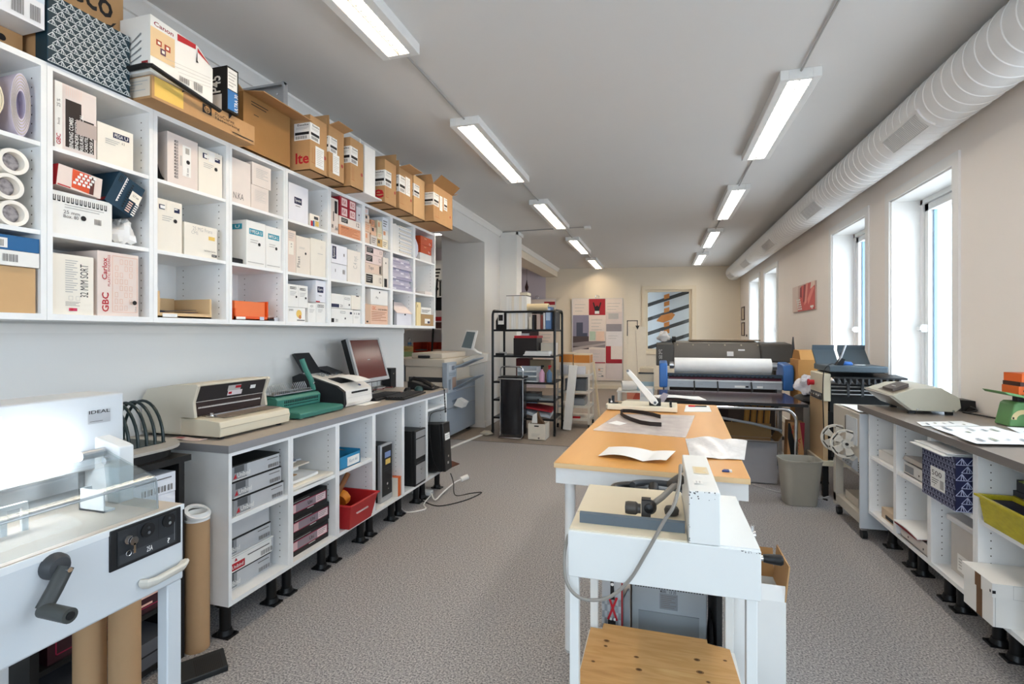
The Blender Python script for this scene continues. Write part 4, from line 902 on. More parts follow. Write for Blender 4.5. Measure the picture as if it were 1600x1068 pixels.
# loose papers on the second cabinet's shelf
names = [('paper_stack', 'thick cream paper stack lying lowest on the second cabinet shelf', CREAM, 2.175, 2.515, .5345, .552, -1.815), ('envelope_stack', 'white envelopes lying askew on the cream paper stack', PAPER, 2.19, 2.44, .554, .572, -1.85),
         ('cardboard_sheet', 'brown cardboard sheet among the papers in the second cabinet', CARD, 2.18, 2.33, .574, .578, -1.90), ('paper_stack', 'cream sheets lying across the upper papers in the second cabinet', CREAM2, 2.175, 2.46, .60, .612, -1.93),
         ('plastic_sleeve', 'clear grey plastic sleeves on top of the papers in the second cabinet', mt('#c3c8cf', .25), 2.18, 2.40, .63, .642, -1.95), ('plastic_sleeve', 'dark blue plastic covers topmost in the second cabinet', mt('#566072', .3), 2.18, 2.33, .645, .656, -1.93)]
for i, (n, lab, m, ya, yb, za, zb, fx) in enumerate(names):
    g = G(m).sheet(lambda u, v: (fx - .3 * v + .012 * math.sin(3 * u + i), ya + (yb - ya) * u, zb + .003 * math.sin(4 * u + i)), 6, 3, max(.004, zb - za - .004))
    one(n, g, lab, 'papers')
g = G(BOXW).box(-2.2, -1.96, 2.18, 2.40, .580, .598); one('white_box', g, 'flat white box carrying the upper papers in the second cabinet', 'box')
g = G(CREAM2).box(-2.24, -1.99, 2.18, 2.42, .6135, .629); one('folder', g, 'cream folder beneath the clear sleeves in the second cabinet', 'folder')
# blue carton tray
b = G(mt('#2b86b5', .5)); y0, y1, z0, z1, x0, x1 = 2.585, 2.80, .5345, .622, -2.12, -1.82
b.box(x0, x1, y0, y1, z0, z0 + .004).box(x0, x1, y0, y0 + .004, z0, z1 - .01).box(x0, x1, y1 - .004, y1, z0, z1).box(x1 - .004, x1, y0, y1, z0, z1 - .012).box(x0, x0 + .004, y0, y1, z0, z1)
b.box(x0 + .004, x1 - .004, y0 + .004, y1 - .004, z0 + .004, z0 + .006, CARD); b.prism([(x0 + .005, z0 + .07), (x1 - .10, z0 + .07), (x0 + .005, z1)], 'y', y1 - .007, y1 - .0045, CARD)
b.last = (x0, x1, y0, y1, z0, z1 - .012); b.pr(b.frame('+x'), [('r', .36, .1, .95, .8, BOXW), ('t', 'Kort A4', .46, .32, .84, .6, mt('#7f93a8', .5), 0, 0.)])
one('cardboard_tray', b, 'blue open cardboard tray with white label on the third cabinet shelf', 'tray')
# red crate with tools
REDC = mt('#b3262a', .4)
def crate(g, x0, x1, y0, y1, z0, z1, tp, t, m):
    lo = [(x0 + tp, y0 + tp), (x1 - tp, y0 + tp), (x1 - tp, y1 - tp), (x0 + tp, y1 - tp)]; hi = [(x0, y0), (x1, y0), (x1, y1), (x0, y1)]
    def ins(q, d):
        cx = sum(p[0] for p in q) / 4; cy = sum(p[1] for p in q) / 4
        return [(p[0] + (d if p[0] < cx else -d), p[1] + (d if p[1] < cy else -d)) for p in q]
    rings = [(lo, z0), (hi, z1), (ins(hi, -.012), z1), (ins(hi, -.012), z1 + .008), (ins(hi, t), z1 + .008), (ins(lo, t), z0 + t)]
    vs = [(p[0], p[1], z) for q, z in rings for p in q]; fs = [(3, 2, 1, 0), (20, 21, 22, 23)]
    for r in range(5):
        for i in range(4): fs.append((r*4+i, r*4+(i+1) % 4, r*4+4+(i+1) % 4, r*4+4+i))
    return g.add(vs, fs, m)
g = crate(G(), -2.13, -1.745, 2.585, 2.885, .1775, .325, .03, .004, REDC)
hd = G(mt('#e3c6c2', .5)).box(-1.757, -1.748, 2.66, 2.78, .262, .27)
many('plastic_crate', 'red plastic crate with white label slot in the third cabinet', 'crate', [('crate_body', g.bevel(.003)), ('label_slot', hd)])
g = G(mt('#8c5a35', .6)).tube([(-1.90, 2.60, .30), (-1.88, 2.68, .40), (-1.87, 2.745, .475)], .016, n=12, flat=.6); one('wooden_handle', g, 'brown wooden tool handle sticking up out of the red crate', 'tool')
g = G(mt('#e08a2c', .5)).lathe([(0, 0), (.045, .0), (.052, .02), (.05, .045), (.03, .06), (0, .062)], (0, 0, 0), 'z', n=10); g.rot(-1.1, 'X', (0, 0, 0)); g.xf(Matrix.Translation((-1.90, 2.70, .315)))
one('orange_tape_tool', g, 'orange ribbed plastic tool lying in the red crate', 'tool')
g = G(BLACK).box(-2.0, -1.88, 2.63, 2.66, .26, .35); one('black_tool', g, 'black tool beside the orange one in the red crate', 'tool')
# computers
def tower(lab, y0, y1, x1, z1, front, body, deco, d=.42, z0=.1765, tilt=0.):
    b = G(body).box(x1 - d, x1 - .03, y0, y1, z0, z1 - .004).bevel(.004)
    f = G(front).box(x1 - .03, x1, y0 - .002, y1 + .002, z0, z1); fb = f.last; f.bevel(.006)
    dg = G(BLACK); dg.pr(f.frame('+x', fb), deco); k = G(CHROME); k.cyl((x1 - .002, (y0 + y1) / 2, z0 + (z1 - z0) * .3), (x1 + .004, (y0 + y1) / 2, z0 + (z1 - z0) * .3), .009, n=14)
    ps = [('case', b), ('front_panel', f, [('drive_bays', dg), ('power_button', k)])]
    if tilt:
        for g in (b, f, dg, k): g.rot(tilt, 'Y', (x1 - d, y0, z0))
    many('computer_tower', lab, 'computer', ps)
tower('black computer tower with silver frame and two coloured stickers in the fourth cabinet', 3.082, 3.236, -1.838, .575, SILV, BLACK,
      [('r', .08, .1, .92, .97, BLACKM), ('r', .3, .76, .8, .86, mt('#7f95c4', .4)), ('r', .36, .64, .78, .73, YEL), ('line', (.2, .58), (.9, .58), .002, DGREY), ('line', (.2, .54), (.9, .54), .002, DGREY), ('d', .6, .2, .004, GREYL)])
tower('computer tower with silver front panel in the fifth cabinet', 3.49, 3.668, -1.788, .602, BLACK, BLACK,
      [('r', .08, .5, .95, .84, SILV), ('r', .08, .04, .95, .38, SILV), ('r', .06, .86, .96, .98, SILV), ('d', .55, .28, .012, DGREY), ('d', .55, .28, .008, SILV), ('d', .55, .19, .004, DGREY), ('line', (.1, .42), (.9, .42), .01, DGREY)])
tower('black slanted computer tower with white sticker leaning out of the last cabinet', 3.86, 3.998, -1.70, .575, mt('#18181a', .35), BLACK,
      [('r', .2, .64, .88, .78, BOXW), ('l', .26, .67, .8, .75, 2, GREYL), ('d', .62, .54, .007, DGREY), ('line', (.1, .5), (.95, .5), .002, DGREY), ('r', .36, .14, .42, .19, BOXW), ('r', .46, .14, .52, .19, BOXW)], d=.40, tilt=-.06)
g = G(ORANGE).box(-1.90, -1.80, 3.246, 3.300, .1765, .312); b = g.last; g.pr(g.frame('+x', b), [('r', .7, .0, 1, 1, mt('#c9b6ac', .6)), ('line', (.35, .05), (.35, .95), .002, YEL)]); g.pr(g.frame('-y', b), [('r', 0, 0, 1, 1, CREAM)])
one('orange_software_box', g, 'small orange box standing beside the nearer computer tower', 'box')
# ---- on the worktop
g = G(mt('#d8c3bd', .5)).sheet(lambda u, v: (-2.17 + .17 * u, 1.775 + .045 * v + .02 * u, WT + .005 + .003 * math.sin(6 * u)), 5, 2, .003); g.pr(((-2.14, 1.785, WT + .0095), (.09, .02, 0), (-.005, .03, 0)), [('r', .1, .1, .5, .6, RED)])
one('leaflet', g, 'crumpled pinkish leaflet on the near end of the left worktop', 'leaflet')
# beige electric punch
PB = mt('#cdc5b4', .5, var=.03); PB2 = mt('#d9d0ba', .5, var=.03)
base = G(PB2).prism([(-2.38, WT + .012), (-1.925, WT + .012), (-1.918, WT + .05), (-1.925, WT + .082), (-2.0, WT + .09), (-2.38, WT + .092)], 'y', 1.835, 2.285).bevel(.004)
basetop = G(mt('#7a6d60', .5)).box(-2.10, -1.965, 1.90, 2.262, WT + .0905, WT + .0935)
seam = G(BEIGED).box(-1.9205, -1.9165, 1.837, 2.283, WT + .052, WT + .055)
prof = [(-2.39, WT + .02), (-2.39, WT + .175), (-2.355, WT + .222), (-2.20, WT + .245), (-2.055, WT + .252), (-2.045, WT + .243), (-2.075, WT + .165), (-2.065, WT + .094), (-2.15, WT + .094), (-2.15, WT + .02)]
hs = G(PB).prism(prof, 'y', 1.83, 1.846).prism(prof, 'y', 2.268, 2.284)
hs.prism([(-2.39, WT + .02), (-2.39, WT + .175), (-2.355, WT + .222), (-2.20, WT + .245), (-2.055, WT + .252), (-2.055, WT + .24), (-2.2, WT + .233), (-2.34, WT + .21), (-2.37, WT + .17), (-2.37, WT + .02)], 'y', 1.846, 2.268).bevel(.003)
fp = G(mt('#2e2a2b', .5)).prism([(-2.062, WT + .238), (-2.085, WT + .165), (-2.10, WT + .165), (-2.075, WT + .238)], 'y', 1.846, 2.268)
def onpanel(y, s): return (-2.060 - .023 * s, y, WT + .238 - .073 * s)
def pq(y0, y1, s0, s1, m, e=.0012):
    q = [onpanel(y0, s1), onpanel(y1, s1), onpanel(y1, s0), onpanel(y0, s0)]; fp.poly([(p[0] + e, p[1], p[2] + e * .3) for p in q], m)
pq(2.02, 2.10, .15, .52, GREYL); pq(2.025, 2.115, .52, .85, mt('#ddd3d6', .5)); pq(2.065, 2.10, .2, .38, RED, .002); pq(2.03, 2.05, .6, .76, RED, .002); pq(2.165, 2.20, .30, .55, BOXW)
fp.box(-2.083, -2.0815, 1.846, 2.268, WT + .163, WT + .1655, GREYL)
st = G(mt('#3a2e2d', .5)).prism([(-2.085, WT + .163), (-2.10, WT + .094), (-2.12, WT + .094), (-2.10, WT + .163)], 'y', 1.846, 2.268)
th = G(BOXW)
for k in range(46):
    y = 1.872 + k * .0084; th.prism([(y, WT + .132), (y + .005, WT + .132), (y + .0025, WT + .140)], 'x', -2.0935, -2.088)
kn = G(CHROME).cyl((-2.035, 1.895, WT + .094), (-2.035, 1.895, WT + .112), .009, n=12).box(-2.06, -2.01, 1.885, 1.905, WT + .0935, WT + .099)
rail = G(STEEL).box(-2.068, -2.062, 1.90, 2.262, WT + .0935, WT + .099)
ft = [('foot', G(BLACK).cyl((x, y, WT), (x, y, WT + .0125), .014, n=12)) for x in (-2.34, -1.96) for y in (1.875, 2.245)]
many('electric_punch', 'large beige electric hole punch machine with dark front panel on the left worktop', 'punch machine', [('base', base, [('seam', seam)]), ('punch_bed', basetop), ('housing', hs), ('front_panel', fp), ('punch_strip', st, [('teeth', th.stuff())]), ('paper_guide', kn), ('guide_rail', rail)] + ft)
# green comb binding machine
GRN = mt('#3c7a6e', .4, var=.04); GRND = mt('#2f6157', .45)
bs = G(GRN).prism([(-2.24, WT + .006), (-1.935, WT + .006), (-1.93, WT + .032), (-1.945, WT + .040), (-2.24, WT + .046)], 'y', 2.385, 2.785).bevel(.004)
bl = G(GRN).prism([(-2.25, WT + .046), (-2.10, WT + .046), (-2.095, WT + .10), (-2.11, WT + .116), (-2.25, WT + .126)], 'y', 2.392, 2.775).bevel(.003)
bl.pr(((-2.0962, 2.392, WT + .05), (0, .383, 0), (.0, 0, .056)), [('l', .06, .0, .1, .1, 1, GRND)])
sl = G(BLACK)
for k in range(21):
    y = 2.45 + k * .0145; sl.box(-2.099, -2.0945, y, y + .007, WT + .078, WT + .094).cyl((-2.099, y + .004, WT + .066), (-2.0935, y + .004, WT + .066), .003, n=6)
cb = G(SILV).box(-2.25, -2.125, 2.40, 2.735, WT + .126, WT + .131)
pn = G(STEEL)
for k in range(21):
    y = 2.405 + k * .0158
    pn.tube([(-2.16, y, WT + .131), (-2.163, y, WT + .155), (-2.178, y, WT + .182)], .0016, n=5).box(-2.15, -2.128, y, y + .004, WT + .131, WT + .145)
hd = G(GRN).tube([(-2.135, 2.755, WT + .125), (-2.14, 2.74, WT + .19), (-2.16, 2.715, WT + .255), (-2.175, 2.705, WT + .305), (-2.18, 2.702, WT + .325)], .0165, n=10)
kb = G(CHROME).cyl((-2.11, 2.738, WT + .17), (-2.118, 2.738, WT + .172), .006, n=10)
ft = [('foot', G(BEIGED).cyl((x, y, WT), (x, y, WT + .007), .012, n=10)) for x in (-2.2, -1.96) for y in (2.42, 2.76)]
many('comb_binding_machine', 'green manual comb binding machine with raised lever on the left worktop', 'binding machine', [('base', bs), ('punch_block', bl, [('punch_slots', sl.stuff())]), ('comb_opener', cb, [('pins', pn.stuff())]), ('lever', hd, [('screw', kb)])] + ft)
# fax machine
FW = mt('#e4e0da', .45); FB = mt('#222326', .5)
side = [(-2.36, WT + .004), (-1.975, WT + .004), (-1.958, WT + .03), (-1.965, WT + .11), (-2.02, WT + .145), (-2.30, WT + .222), (-2.36, WT + .20)]
bd = G(FW).prism(side, 'y', 2.865, 3.165).bevel(.005)
sd2 = [(p[0] - .006, p[1] - .003) if p[1] > WT + .01 else p for p in side]
sp = G(FB).prism(sd2, 'y', 2.838, 2.866); sp2 = G(FB).prism(sd2, 'y', 3.164, 3.175)
tray = G(FB).prism([(-2.255, WT + .195), (-2.30, WT + .208), (-2.395, WT + .345), (-2.375, WT + .352)], 'y', 2.87, 3.02); tray.prism([(-2.2, WT + .20), (-2.30, WT + .215), (-2.33, WT + .25), (-2.2, WT + .212)], 'y', 3.02, 3.16)
sl = G(BLACK).prism([(-2.045, WT + .1535), (-2.145, WT + .1815), (-2.145, WT + .184), (-2.045, WT + .156)], 'y', 2.92, 3.10); sl2 = G(BLACK).box(-1.9655, -1.9595, 2.92, 3.11, WT + .088, WT + .10)
kp = G(MGREY)
for k in range(12): kp.prism([(-2.19 - .02 * (k // 4), WT + .1965 + .0055 * (k // 4)), (-2.20 - .02 * (k // 4), WT + .1995 + .0055 * (k // 4)), (-2.20 - .02 * (k // 4), WT + .2035 + .0055 * (k // 4)), (-2.19 - .02 * (k // 4), WT + .2005 + .0055 * (k // 4))], 'y', 2.92 + .05 * (k % 4), 2.945 + .05 * (k % 4))
lg = G(mt('#27386b', .4)).disc((-1.9945, 3.06, WT + .134), (0, 1, 0), (-.55, 0, .45), .014)
dr = G(mt('#d2cfc9', .5)).box(-1.966, -1.958, 2.872, 3.158, WT + .062, WT + .064)
pp = G(PAPER).sheet(lambda u, v: (-1.93 - .18 * v, 2.93 + .17 * u, WT + .196 - .03 * (1 - v) + .008 * math.sin(3 * v)), 3, 4, .0012)
many('fax_machine', 'white and black laser fax machine with upright paper tray on the left worktop', 'fax machine', [('body', bd), ('side_cover', sp), ('side_cover', sp2), ('paper_tray', tray), ('paper_slot', sl), ('paper_slot', sl2), ('keypad', kp), ('badge', lg), ('drawer_seam', dr)])
one('paper_sheet', pp, 'white sheet lying in the output slot of the fax machine', 'paper')
one('paper_sheet', G(PAPER).sheet(lambda u, v: (-1.90 - .1 * v, 2.98 + .20 * u, WT + .003), 2, 2, .0015), 'white sheet sticking out beneath the front of the fax machine', 'paper')
# flat monitor, tilted back
def mon(y, s, e=0.): return (-2.10 - .10 * s + e * .95, y, WT + .122 + .33 * s + e * .3)
def slabm(g, y0, y1, s0, s1, e0, e1, m): g.add([mon(y0, s0, e0), mon(y1, s0, e0), mon(y1, s1, e0), mon(y0, s1, e0), mon(y0, s0, e1), mon(y1, s0, e1), mon(y1, s1, e1), mon(y0, s1, e1)], [(3, 2, 1, 0), (4, 5, 6, 7), (0, 1, 5, 4), (1, 2, 6, 5), (2, 3, 7, 6), (3, 0, 4, 7)], m)
bz = G(SILV); 
for q in ((3.22, 3.65, 0, .075), (3.22, 3.65, .955, 1), (3.22, 3.242, .075, .955), (3.628, 3.65, .075, .955)): slabm(bz, *q, -.018, 0, None)
bk = G(BLACK); slabm(bk, 3.222, 3.648, .003, .997, -.06, -.0185, None); scn = G(mt('#5a2320', .15, var=.03, spec=.6)); slabm(scn, 3.242, 3.628, .075, .955, -.018, -.004, None)
q = [mon(3.43 + .03 * a, .5 + .012 * b, -.0035) for a, b in ((-.6, -.5), (.6, -.5), (.6, .5), (-.6, .5))]; scn.poly(q, MGREY)
nk = G(DGREY).tube([(-2.25, 3.435, WT + .01), (-2.24, 3.435, WT + .12), (-2.19, 3.435, WT + .24)], .03, n=10); fb = G(SILV).lathe([(0, 0), (.115, 0), (.12, .008), (.10, .018), (0, .022)], (-2.24, 3.435, WT), 'z')
many('monitor', 'flat computer monitor with dark red screen and silver bezel tilted back on the left worktop', 'monitor', [('bezel', bz), ('back_cover', bk), ('screen', scn), ('neck', nk), ('stand', fb)])
def keyboard(lab, c, ang, m):
    b = G(m).box(-.075, .075, -.225, .225, .0, .016).bevel(.004); k = G(mt('#242427', .5))
    for i in range(6):
        for j in range(17): k.box(.058 - .024 * i - .018, .058 - .024 * i, -.213 + .025 * j, -.192 + .025 * j, .016, .0215)
    for g in (b, k): g.rot(ang, 'Z', (0, 0, 0)); g.xf(Matrix.Translation((c[0], c[1], WT)))
    many('keyboard', lab, 'keyboard', [('body', b), ('keys', k.stuff())])
keyboard('black keyboard near the front edge of the left worktop', (-1.878, 3.52), .10, BLACK)
keyboard('black keyboard behind the other one, below the monitor', (-2.036, 3.42), .06, BLACKM)
def mouse(lab, x, y, m, s):
    g = G(m).lathe([(0, .034), (.016, .032), (.026, .022), (.031, .008), (.03, 0), (0, 0)], (0, 0, 0), 'z', n=16); g.xf(Matrix.Translation((x, y, WT)) @ Matrix.Rotation(.5, 4, 'Z') @ Matrix.Diagonal((s, 1.05 * s, s, 1)))
    w = G(DGREY).cyl((x + .018, y - .004, WT + .030 * s), (x + .018, y + .004, WT + .030 * s), .007, n=10)
    many('mouse', lab, 'mouse', [('shell', g), ('wheel', w)])
mouse('black computer mouse left of the greenish one by the desk phone', -2.03, 3.82, BLACK, 1.)
mouse('dark green computer mouse in front of the desk phone', -1.955, 3.88, mt('#22403f', .35), 1.25)
one('mouse_mat', G(mt('#8c3b33', .7)).box(-2.10, -1.86, 3.73, 3.775, WT, WT + .003), 'reddish brown mat edge beside the keyboards', 'mat')
ph = G(BLACK).prism([(-2.10, WT + .004), (-1.86, WT + .004), (-1.86, WT + .018), (-2.08, WT + .075), (-2.10, WT + .07)], 'y', 3.95, 4.10).bevel(.006)
hs = G(mt('#101012', .35)).tube([(-2.075, 3.965, WT + .085), (-2.05, 3.965, WT + .098), (-1.96, 3.965, WT + .082), (-1.885, 3.965, WT + .048), (-1.865, 3.965, WT + .034)], .019, n=10, flat=.7)
ky = G(DGREY)
for i in range(4):
    for j in range(3): ky.box(-1.91 - .022 * i, -1.896 - .022 * i, 4.01 + .022 * j, 4.025 + .022 * j, WT + .03 + .0055 * i, WT + .038 + .0055 * i)
cd_ = G(BLACK); pts = []
for k in range(150):
    s = k / 149; a = s * 50 * 2 * PI / 2
    p = Vector((-1.86 + .10 * min(1, s * 4), 3.97 + .02 * s, WT + .03 - .02 * s)) if s < .22 else Vector((-1.768, 3.985 + .02 * math.sin((s - .22) * 5), WT + .01 - .32 * math.sin((s - .22) / .78 * PI) ** .8 * .62))
    if s > .6: p.y += .018
    pts.append(p + Vector((0, math.cos(a), math.sin(a))) * .005)
cd_.tube(pts, .0028, n=5)
many('desk_phone', 'black desk phone with coiled cord hanging over the far end of the left worktop', 'phone', [('body', ph), ('handset', hs), ('keypad', ky), ('cord', cd_)])
sp_ = G(BLACK).box(-2.39, -2.30, 4.02, 4.115, WT, WT + .175).bevel(.004); sp_.pr(((-2.2995, 4.02, WT), (0, .095, 0), (0, 0, .175)), [('d', .5, .72, .006, BEIGED)])
one('speaker', sp_, 'small black speaker box standing against the end of the left wall', 'speaker')
rt = G(GREYL).box(-2.38, -2.30, 3.80, 3.93, WT, WT + .03).bevel(.004); an = [('antenna', G(GREYL).cyl((-2.37, y, WT + .03), (-2.375, y, WT + .23), .004, n=8)) for y in (3.82, 3.91)]
many('router', 'grey wireless router with two thin aerials behind the monitor', 'router', [('body', rt)] + an)
for k, (c, lab) in enumerate(((BLACK, 'black cable loop lying under the monitor'), (GREYL, 'pale grey cable tangled between monitor and speaker'), (mt('#7a2a26', .5), 'dark red cable lying behind the keyboards'))):
    one('cable', G(c).tube([(-2.28 + .03 * math.sin(i * 1.3 + k), 3.66 + .03 * i + .015 * k, WT + .006 + .004 * k + (.03 * math.sin(i * .28) if k == 0 else 0)) for i in range(12)], .0035, n=6), lab + ' on the left worktop', 'cable', 'worktop cables')
# cables on the floor by the last cabinet
one('power_strip', G(WHITE).box(-2.05, -1.82, 3.83, 3.885, 0, .035).bevel(.006), 'white power strip on the floor beneath the last base cabinet', 'power strip')
def flex(name, lab, pts, r, m):
    P = [Vector(p) for p in pts]; out = []
    for i in range(len(P) - 1):
        p0, p1, p2, p3 = P[max(i-1, 0)], P[i], P[i+1], P[min(i+2, len(P)-1)]
        for k in range(8):
            t = k / 8; out.append(.5 * ((2 * p1) + (p2 - p0) * t + (2*p0 - 5*p1 + 4*p2 - p3) * t*t + (3*p1 - p0 - 3*p2 + p3) * t**3))
    out.append(P[-1]); return G(m).tube(out, r, n=7)
g = flex('', '', [(-1.80, 3.80, .03), (-1.72, 3.70, .02), (-1.70, 3.82, .05), (-1.66, 3.95, .09), (-1.63, 4.02, .10)], .006, WHITE)
pl = G(WHITE).cyl((-1.63, 4.02, .10), (-1.585, 4.07, .115), .022, n=14)
many('extension_lead', 'white extension lead with plug in front of the leaning computer', 'cable', [('cord', g), ('plug', pl)])
one('cable', flex('', '', [(-1.69, 3.94, .17), (-1.66, 3.93, .10), (-1.62, 3.88, .01), (-1.52, 3.98, .005), (-1.44, 4.02, .005), (-1.50, 3.80, .005), (-1.64, 3.62, .005), (-1.78, 3.66, .005), (-1.84, 3.70, .01)], .004, BLACK), 'black cable looping out over the floor below the leaning computer', 'cable')
one('cable', flex('', '', [(-1.80, 3.78, .02), (-1.78, 3.62, .006), (-1.72, 3.52, .006), (-1.82, 3.42, .006), (-1.92, 3.50, .006)], .005, WHITE), 'white cable snaking between the last black cabinet legs', 'cable')
one('cable', flex('', '', [(-1.80, 4.10, WT - .17), (-1.79, 4.0, .69), (-1.785, 3.80, .70), (-1.784, 3.735, .66), (-1.783, 3.74, .50), (-1.78, 3.80, .30), (-1.74, 3.845, .20)], .0035, BLACK), 'black cable hanging in an arch above the leaning computer', 'cable')

# ================================================================ NEAR LEFT: bookcase, guillotine
BK = mt('#161515', .5)
ps = [('top_board', G(BK).box(-2.38, -1.90, 1.10, 1.668, .815, .84)), ('side_panel', G(BK).box(-2.38, -1.905, 1.615, 1.64, 0, .815)), ('side_panel', G(BK).box(-2.38, -1.905, 1.10, 1.125, 0, .815)), ('back_panel', G(BK).box(-2.38, -2.37, 1.125, 1.615, 0, .815))]
for z in (.02, .24, .46, .60): ps.append(('shelf', G(BK).box(-2.37, -1.915, 1.125, 1.615, z, z + .018)))
many('black_bookcase', 'low black bookcase between the guillotine and the left bench', 'bookcase', ps)
def bb(lab, z0, z1, m, it=(), fx=-1.925, y0=1.16, y1=1.605):
    g = G(m).box(fx - .3, fx, y0, y1, z0, z1); g.pr(g.frame('+x'), it); one('paper_box', g, lab, 'box', 'boxes in the black bookcase')
bb('white box with barcode, upper on the top shelf of the black bookcase', .705, .785, mt('#e4e7ee', .5), [('l', .62, .72, .96, .82, 1, INK2, .6), ('b', .68, .12, .97, .42, INK2)], -1.912)
bb('white box with handwritten scribble on the top shelf of the black bookcase', .6185, .703, mt('#e4e7ee', .5), [('t', 'Spiraler', .58, .35, .88, .55, INK2, 0, 0.)], -1.914)
bb('dark grey box in the middle of the black bookcase', .4785, .56, mt('#4b4b50', .4), [('l', .7, .4, .9, .6, 1, INK)])
bb('dark red and black box in the lower half of the black bookcase', .2585, .36, mt('#3a1c22', .4), [('o', .05, .2, .95, .8, .004, mt('#9c2344', .5)), ('line', (.6, .62), (.9, .62), .008, mt('#e6b7a5', .5)), ('line', (.6, .32), (.8, .32), .008, mt('#e6b7a5', .5))])
bb('grey box near the floor in the black bookcase', .0385, .14, mt('#59595d', .4), [('l', .7, .4, .9, .6, 1, INK)])
# rack of half rings on a round-ended stand
sh = [(-2.33, 1.15), (-2.33, 1.58)] + [(-2.13 + .20 * math.cos(a), 1.58 + .155 * math.sin(a)) for a in [PI - PI * k / 14 for k in range(1, 14)]] + [(-1.93, 1.58), (-1.93, 1.15)]
bs = G(BK).prism([(p[0] * .97 - .064, 1.15 + (p[1] - 1.15) * .93) for p in sh], 'z', .8408, .872)
tp = G(mt('#a9a6a0', .4)).prism(sh, 'z', .872, .884)
ps = [('base', bs), ('stand_top', tp), ('slot_plate', G(mt('#20302f', .4)).box(-2.25, -2.03, 1.34, 1.66, .884, .887))]
for k in range(8):
    q = [Vector((p[0], p[1], .887 + (p[2] - .887) * 1.5)) for p in arc((-2.14, 1.392 + .036 * k, .887), .115, 0, PI, 18)]
    ps.append(('ring', G(mt('#1d2b2c', .3)).tube(q, .0062, n=8)))
many('ring_rack', 'rack of dark half rings on a grey round-ended stand on the black bookcase', 'rack', ps)
# guillotine
GM = mt('#c9ced2', .45, var=.02); GMW = mt('#dcdfe0', .45, var=.02); GXF, GY0, GY1 = -1.213, .25, 1.042
body = G(GM).box(-1.95, GXF, GY0, GY1, .70, .888).bevel(.006)
table = G(mt('#b5a89a', .35, var=.04)).box(-1.95, GXF - .004, GY0 + .004, GY1 - .004, .888, .90)
trim = G(GMW).box(GXF - .006, GXF + .002, GY0, GY1, .884, .898)
cp = G(mt('#1a1b1d', .4)).box(GXF - .004, GXF + .004, .852, 1.031, .80, .895).bevel(.002); rc = G(mt('#2a2c2f', .4)).box(GXF + .004, GXF + .006, .868, 1.016, .808, .888); rc.pr(rc.frame('+x'), [('r', .02, .03, .97, .30, mt('#3a3c40', .4)), ('t', '25A', .46, .08, .56, .24, BOXW), ('t', '?', .82, .08, .87, .24, BOXW), ('line', (.30, .36), (.30, .96), .0012, BLACK), ('line', (.66, .36), (.66, .96), .0012, BLACK), ('line', (.95, .1), (.95, .9), .0012, MGREY)])
def sock(y, z): return G(BLACK).cyl((GXF + .006, y, z), (GXF + .010, y, z), .017, n=22).cyl((GXF + .010, y, z - .006), (GXF + .0125, y, z - .006), .004, CHROME, n=10).cyl((GXF + .010, y, z + .006), (GXF + .0125, y, z + .006), .003, DGREY, n=10)
lk = G(CHROME).cyl((GXF + .006, .888, .864), (GXF + .014, .888, .864), .010, n=18)
key = G(CHROME).cyl((GXF + .016, .898, .858), (GXF + .018, .898, .858), .010, n=16).box(GXF + .016, GXF + .018, .896, .901, .829, .852); key.tube(arc((GXF + .012, .889, .832), .006, 0, 2 * PI, 14, 'yz'), .001, n=5)
hub = G(DGREY).lathe([(0, .024), (.02, .022), (.026, .012), (.027, 0), (0, 0)], (GXF, .741, .866), 'x', n=24)
arm = G(mt('#3b3d3c', .4)).tube([(GXF + .030, .746, .866), (GXF + .034, .724, .832), (GXF + .034, .704, .800)], .0145, n=12, flat=.6)
grip = G(mt('#3f413f', .45)).cyl((GXF + .03, .706, .797), (GXF + .105, .706, .797), .0145, n=18).cyl((GXF + .105, .706, .797), (GXF + .107, .706, .797), .008, BLACK, n=12)
scw = G(CHROME).cyl((GXF + .04, .744, .862), (GXF + .046, .744, .862), .005, n=12)
bar = G(mt('#d3cfc4', .45)).tube([(GXF, .93, .738), (GXF + .014, .935, .738), (GXF + .018, .95, .738), (GXF + .018, 1.02, .742), (GXF + .004, 1.036, .742)], .010, n=10, flat=1.7)
head = G(GM).box(-1.60, -1.46, GY0, 1.066, .985, 1.182).bevel(.004); hb = (-1.60, -1.46, GY0, 1.066, .985, 1.182)
head.pr(head.frame('+x', hb), [('r', .885, .62, .955, .80, SILV), ('t', 'IDEAL', .888, .755, .953, .80, INK, 0, .03), ('l', .89, .64, .93, .66, 1, INK2), ('r', .33, .15, .66, .88, BOXW), ('r', .34, .72, .655, .85, ORANGE), ('r', .34, .42, .655, .54, ORANGE), ('l', .5, .57, .65, .7, 3, mt('#7fb2d6', .5), .3), ('l', .5, .2, .65, .38, 3, GREYL, .3)])
under = G(mt('#8d9296', .4)).box(-1.58, -1.50, GY0, 1.04, .90, .985); blade = G(STEEL).box(-1.50, -1.492, GY0, .97, .935, .985)
blk = G(GMW).prism([(-1.50, .90), (-1.373, .90), (-1.373, 1.047), (-1.385, 1.052), (-1.50, 1.08)], 'y', .99, 1.03).bevel(.003); kno = G(CHROME).cyl((-1.41, .978, 1.012), (-1.41, .99, 1.012), .009, n=12)
ch = G(GMW).box(-1.42, -1.335, .925, .929, .90, .955).box(-1.42, -1.335, .925, .953, .90, .905).box(-1.42, -1.416, .925, .953, .90, .955)
fg = G(GMW).box(-1.40, -1.39, GY0, .80, .955, .965)
y = GY0 + .02
while y < .80: fg.box(-1.40, -1.392, y, y + .012, .90, .955); y += .04
acr = clear_mat('clear_acrylic', '#e9eef0', film=.035)
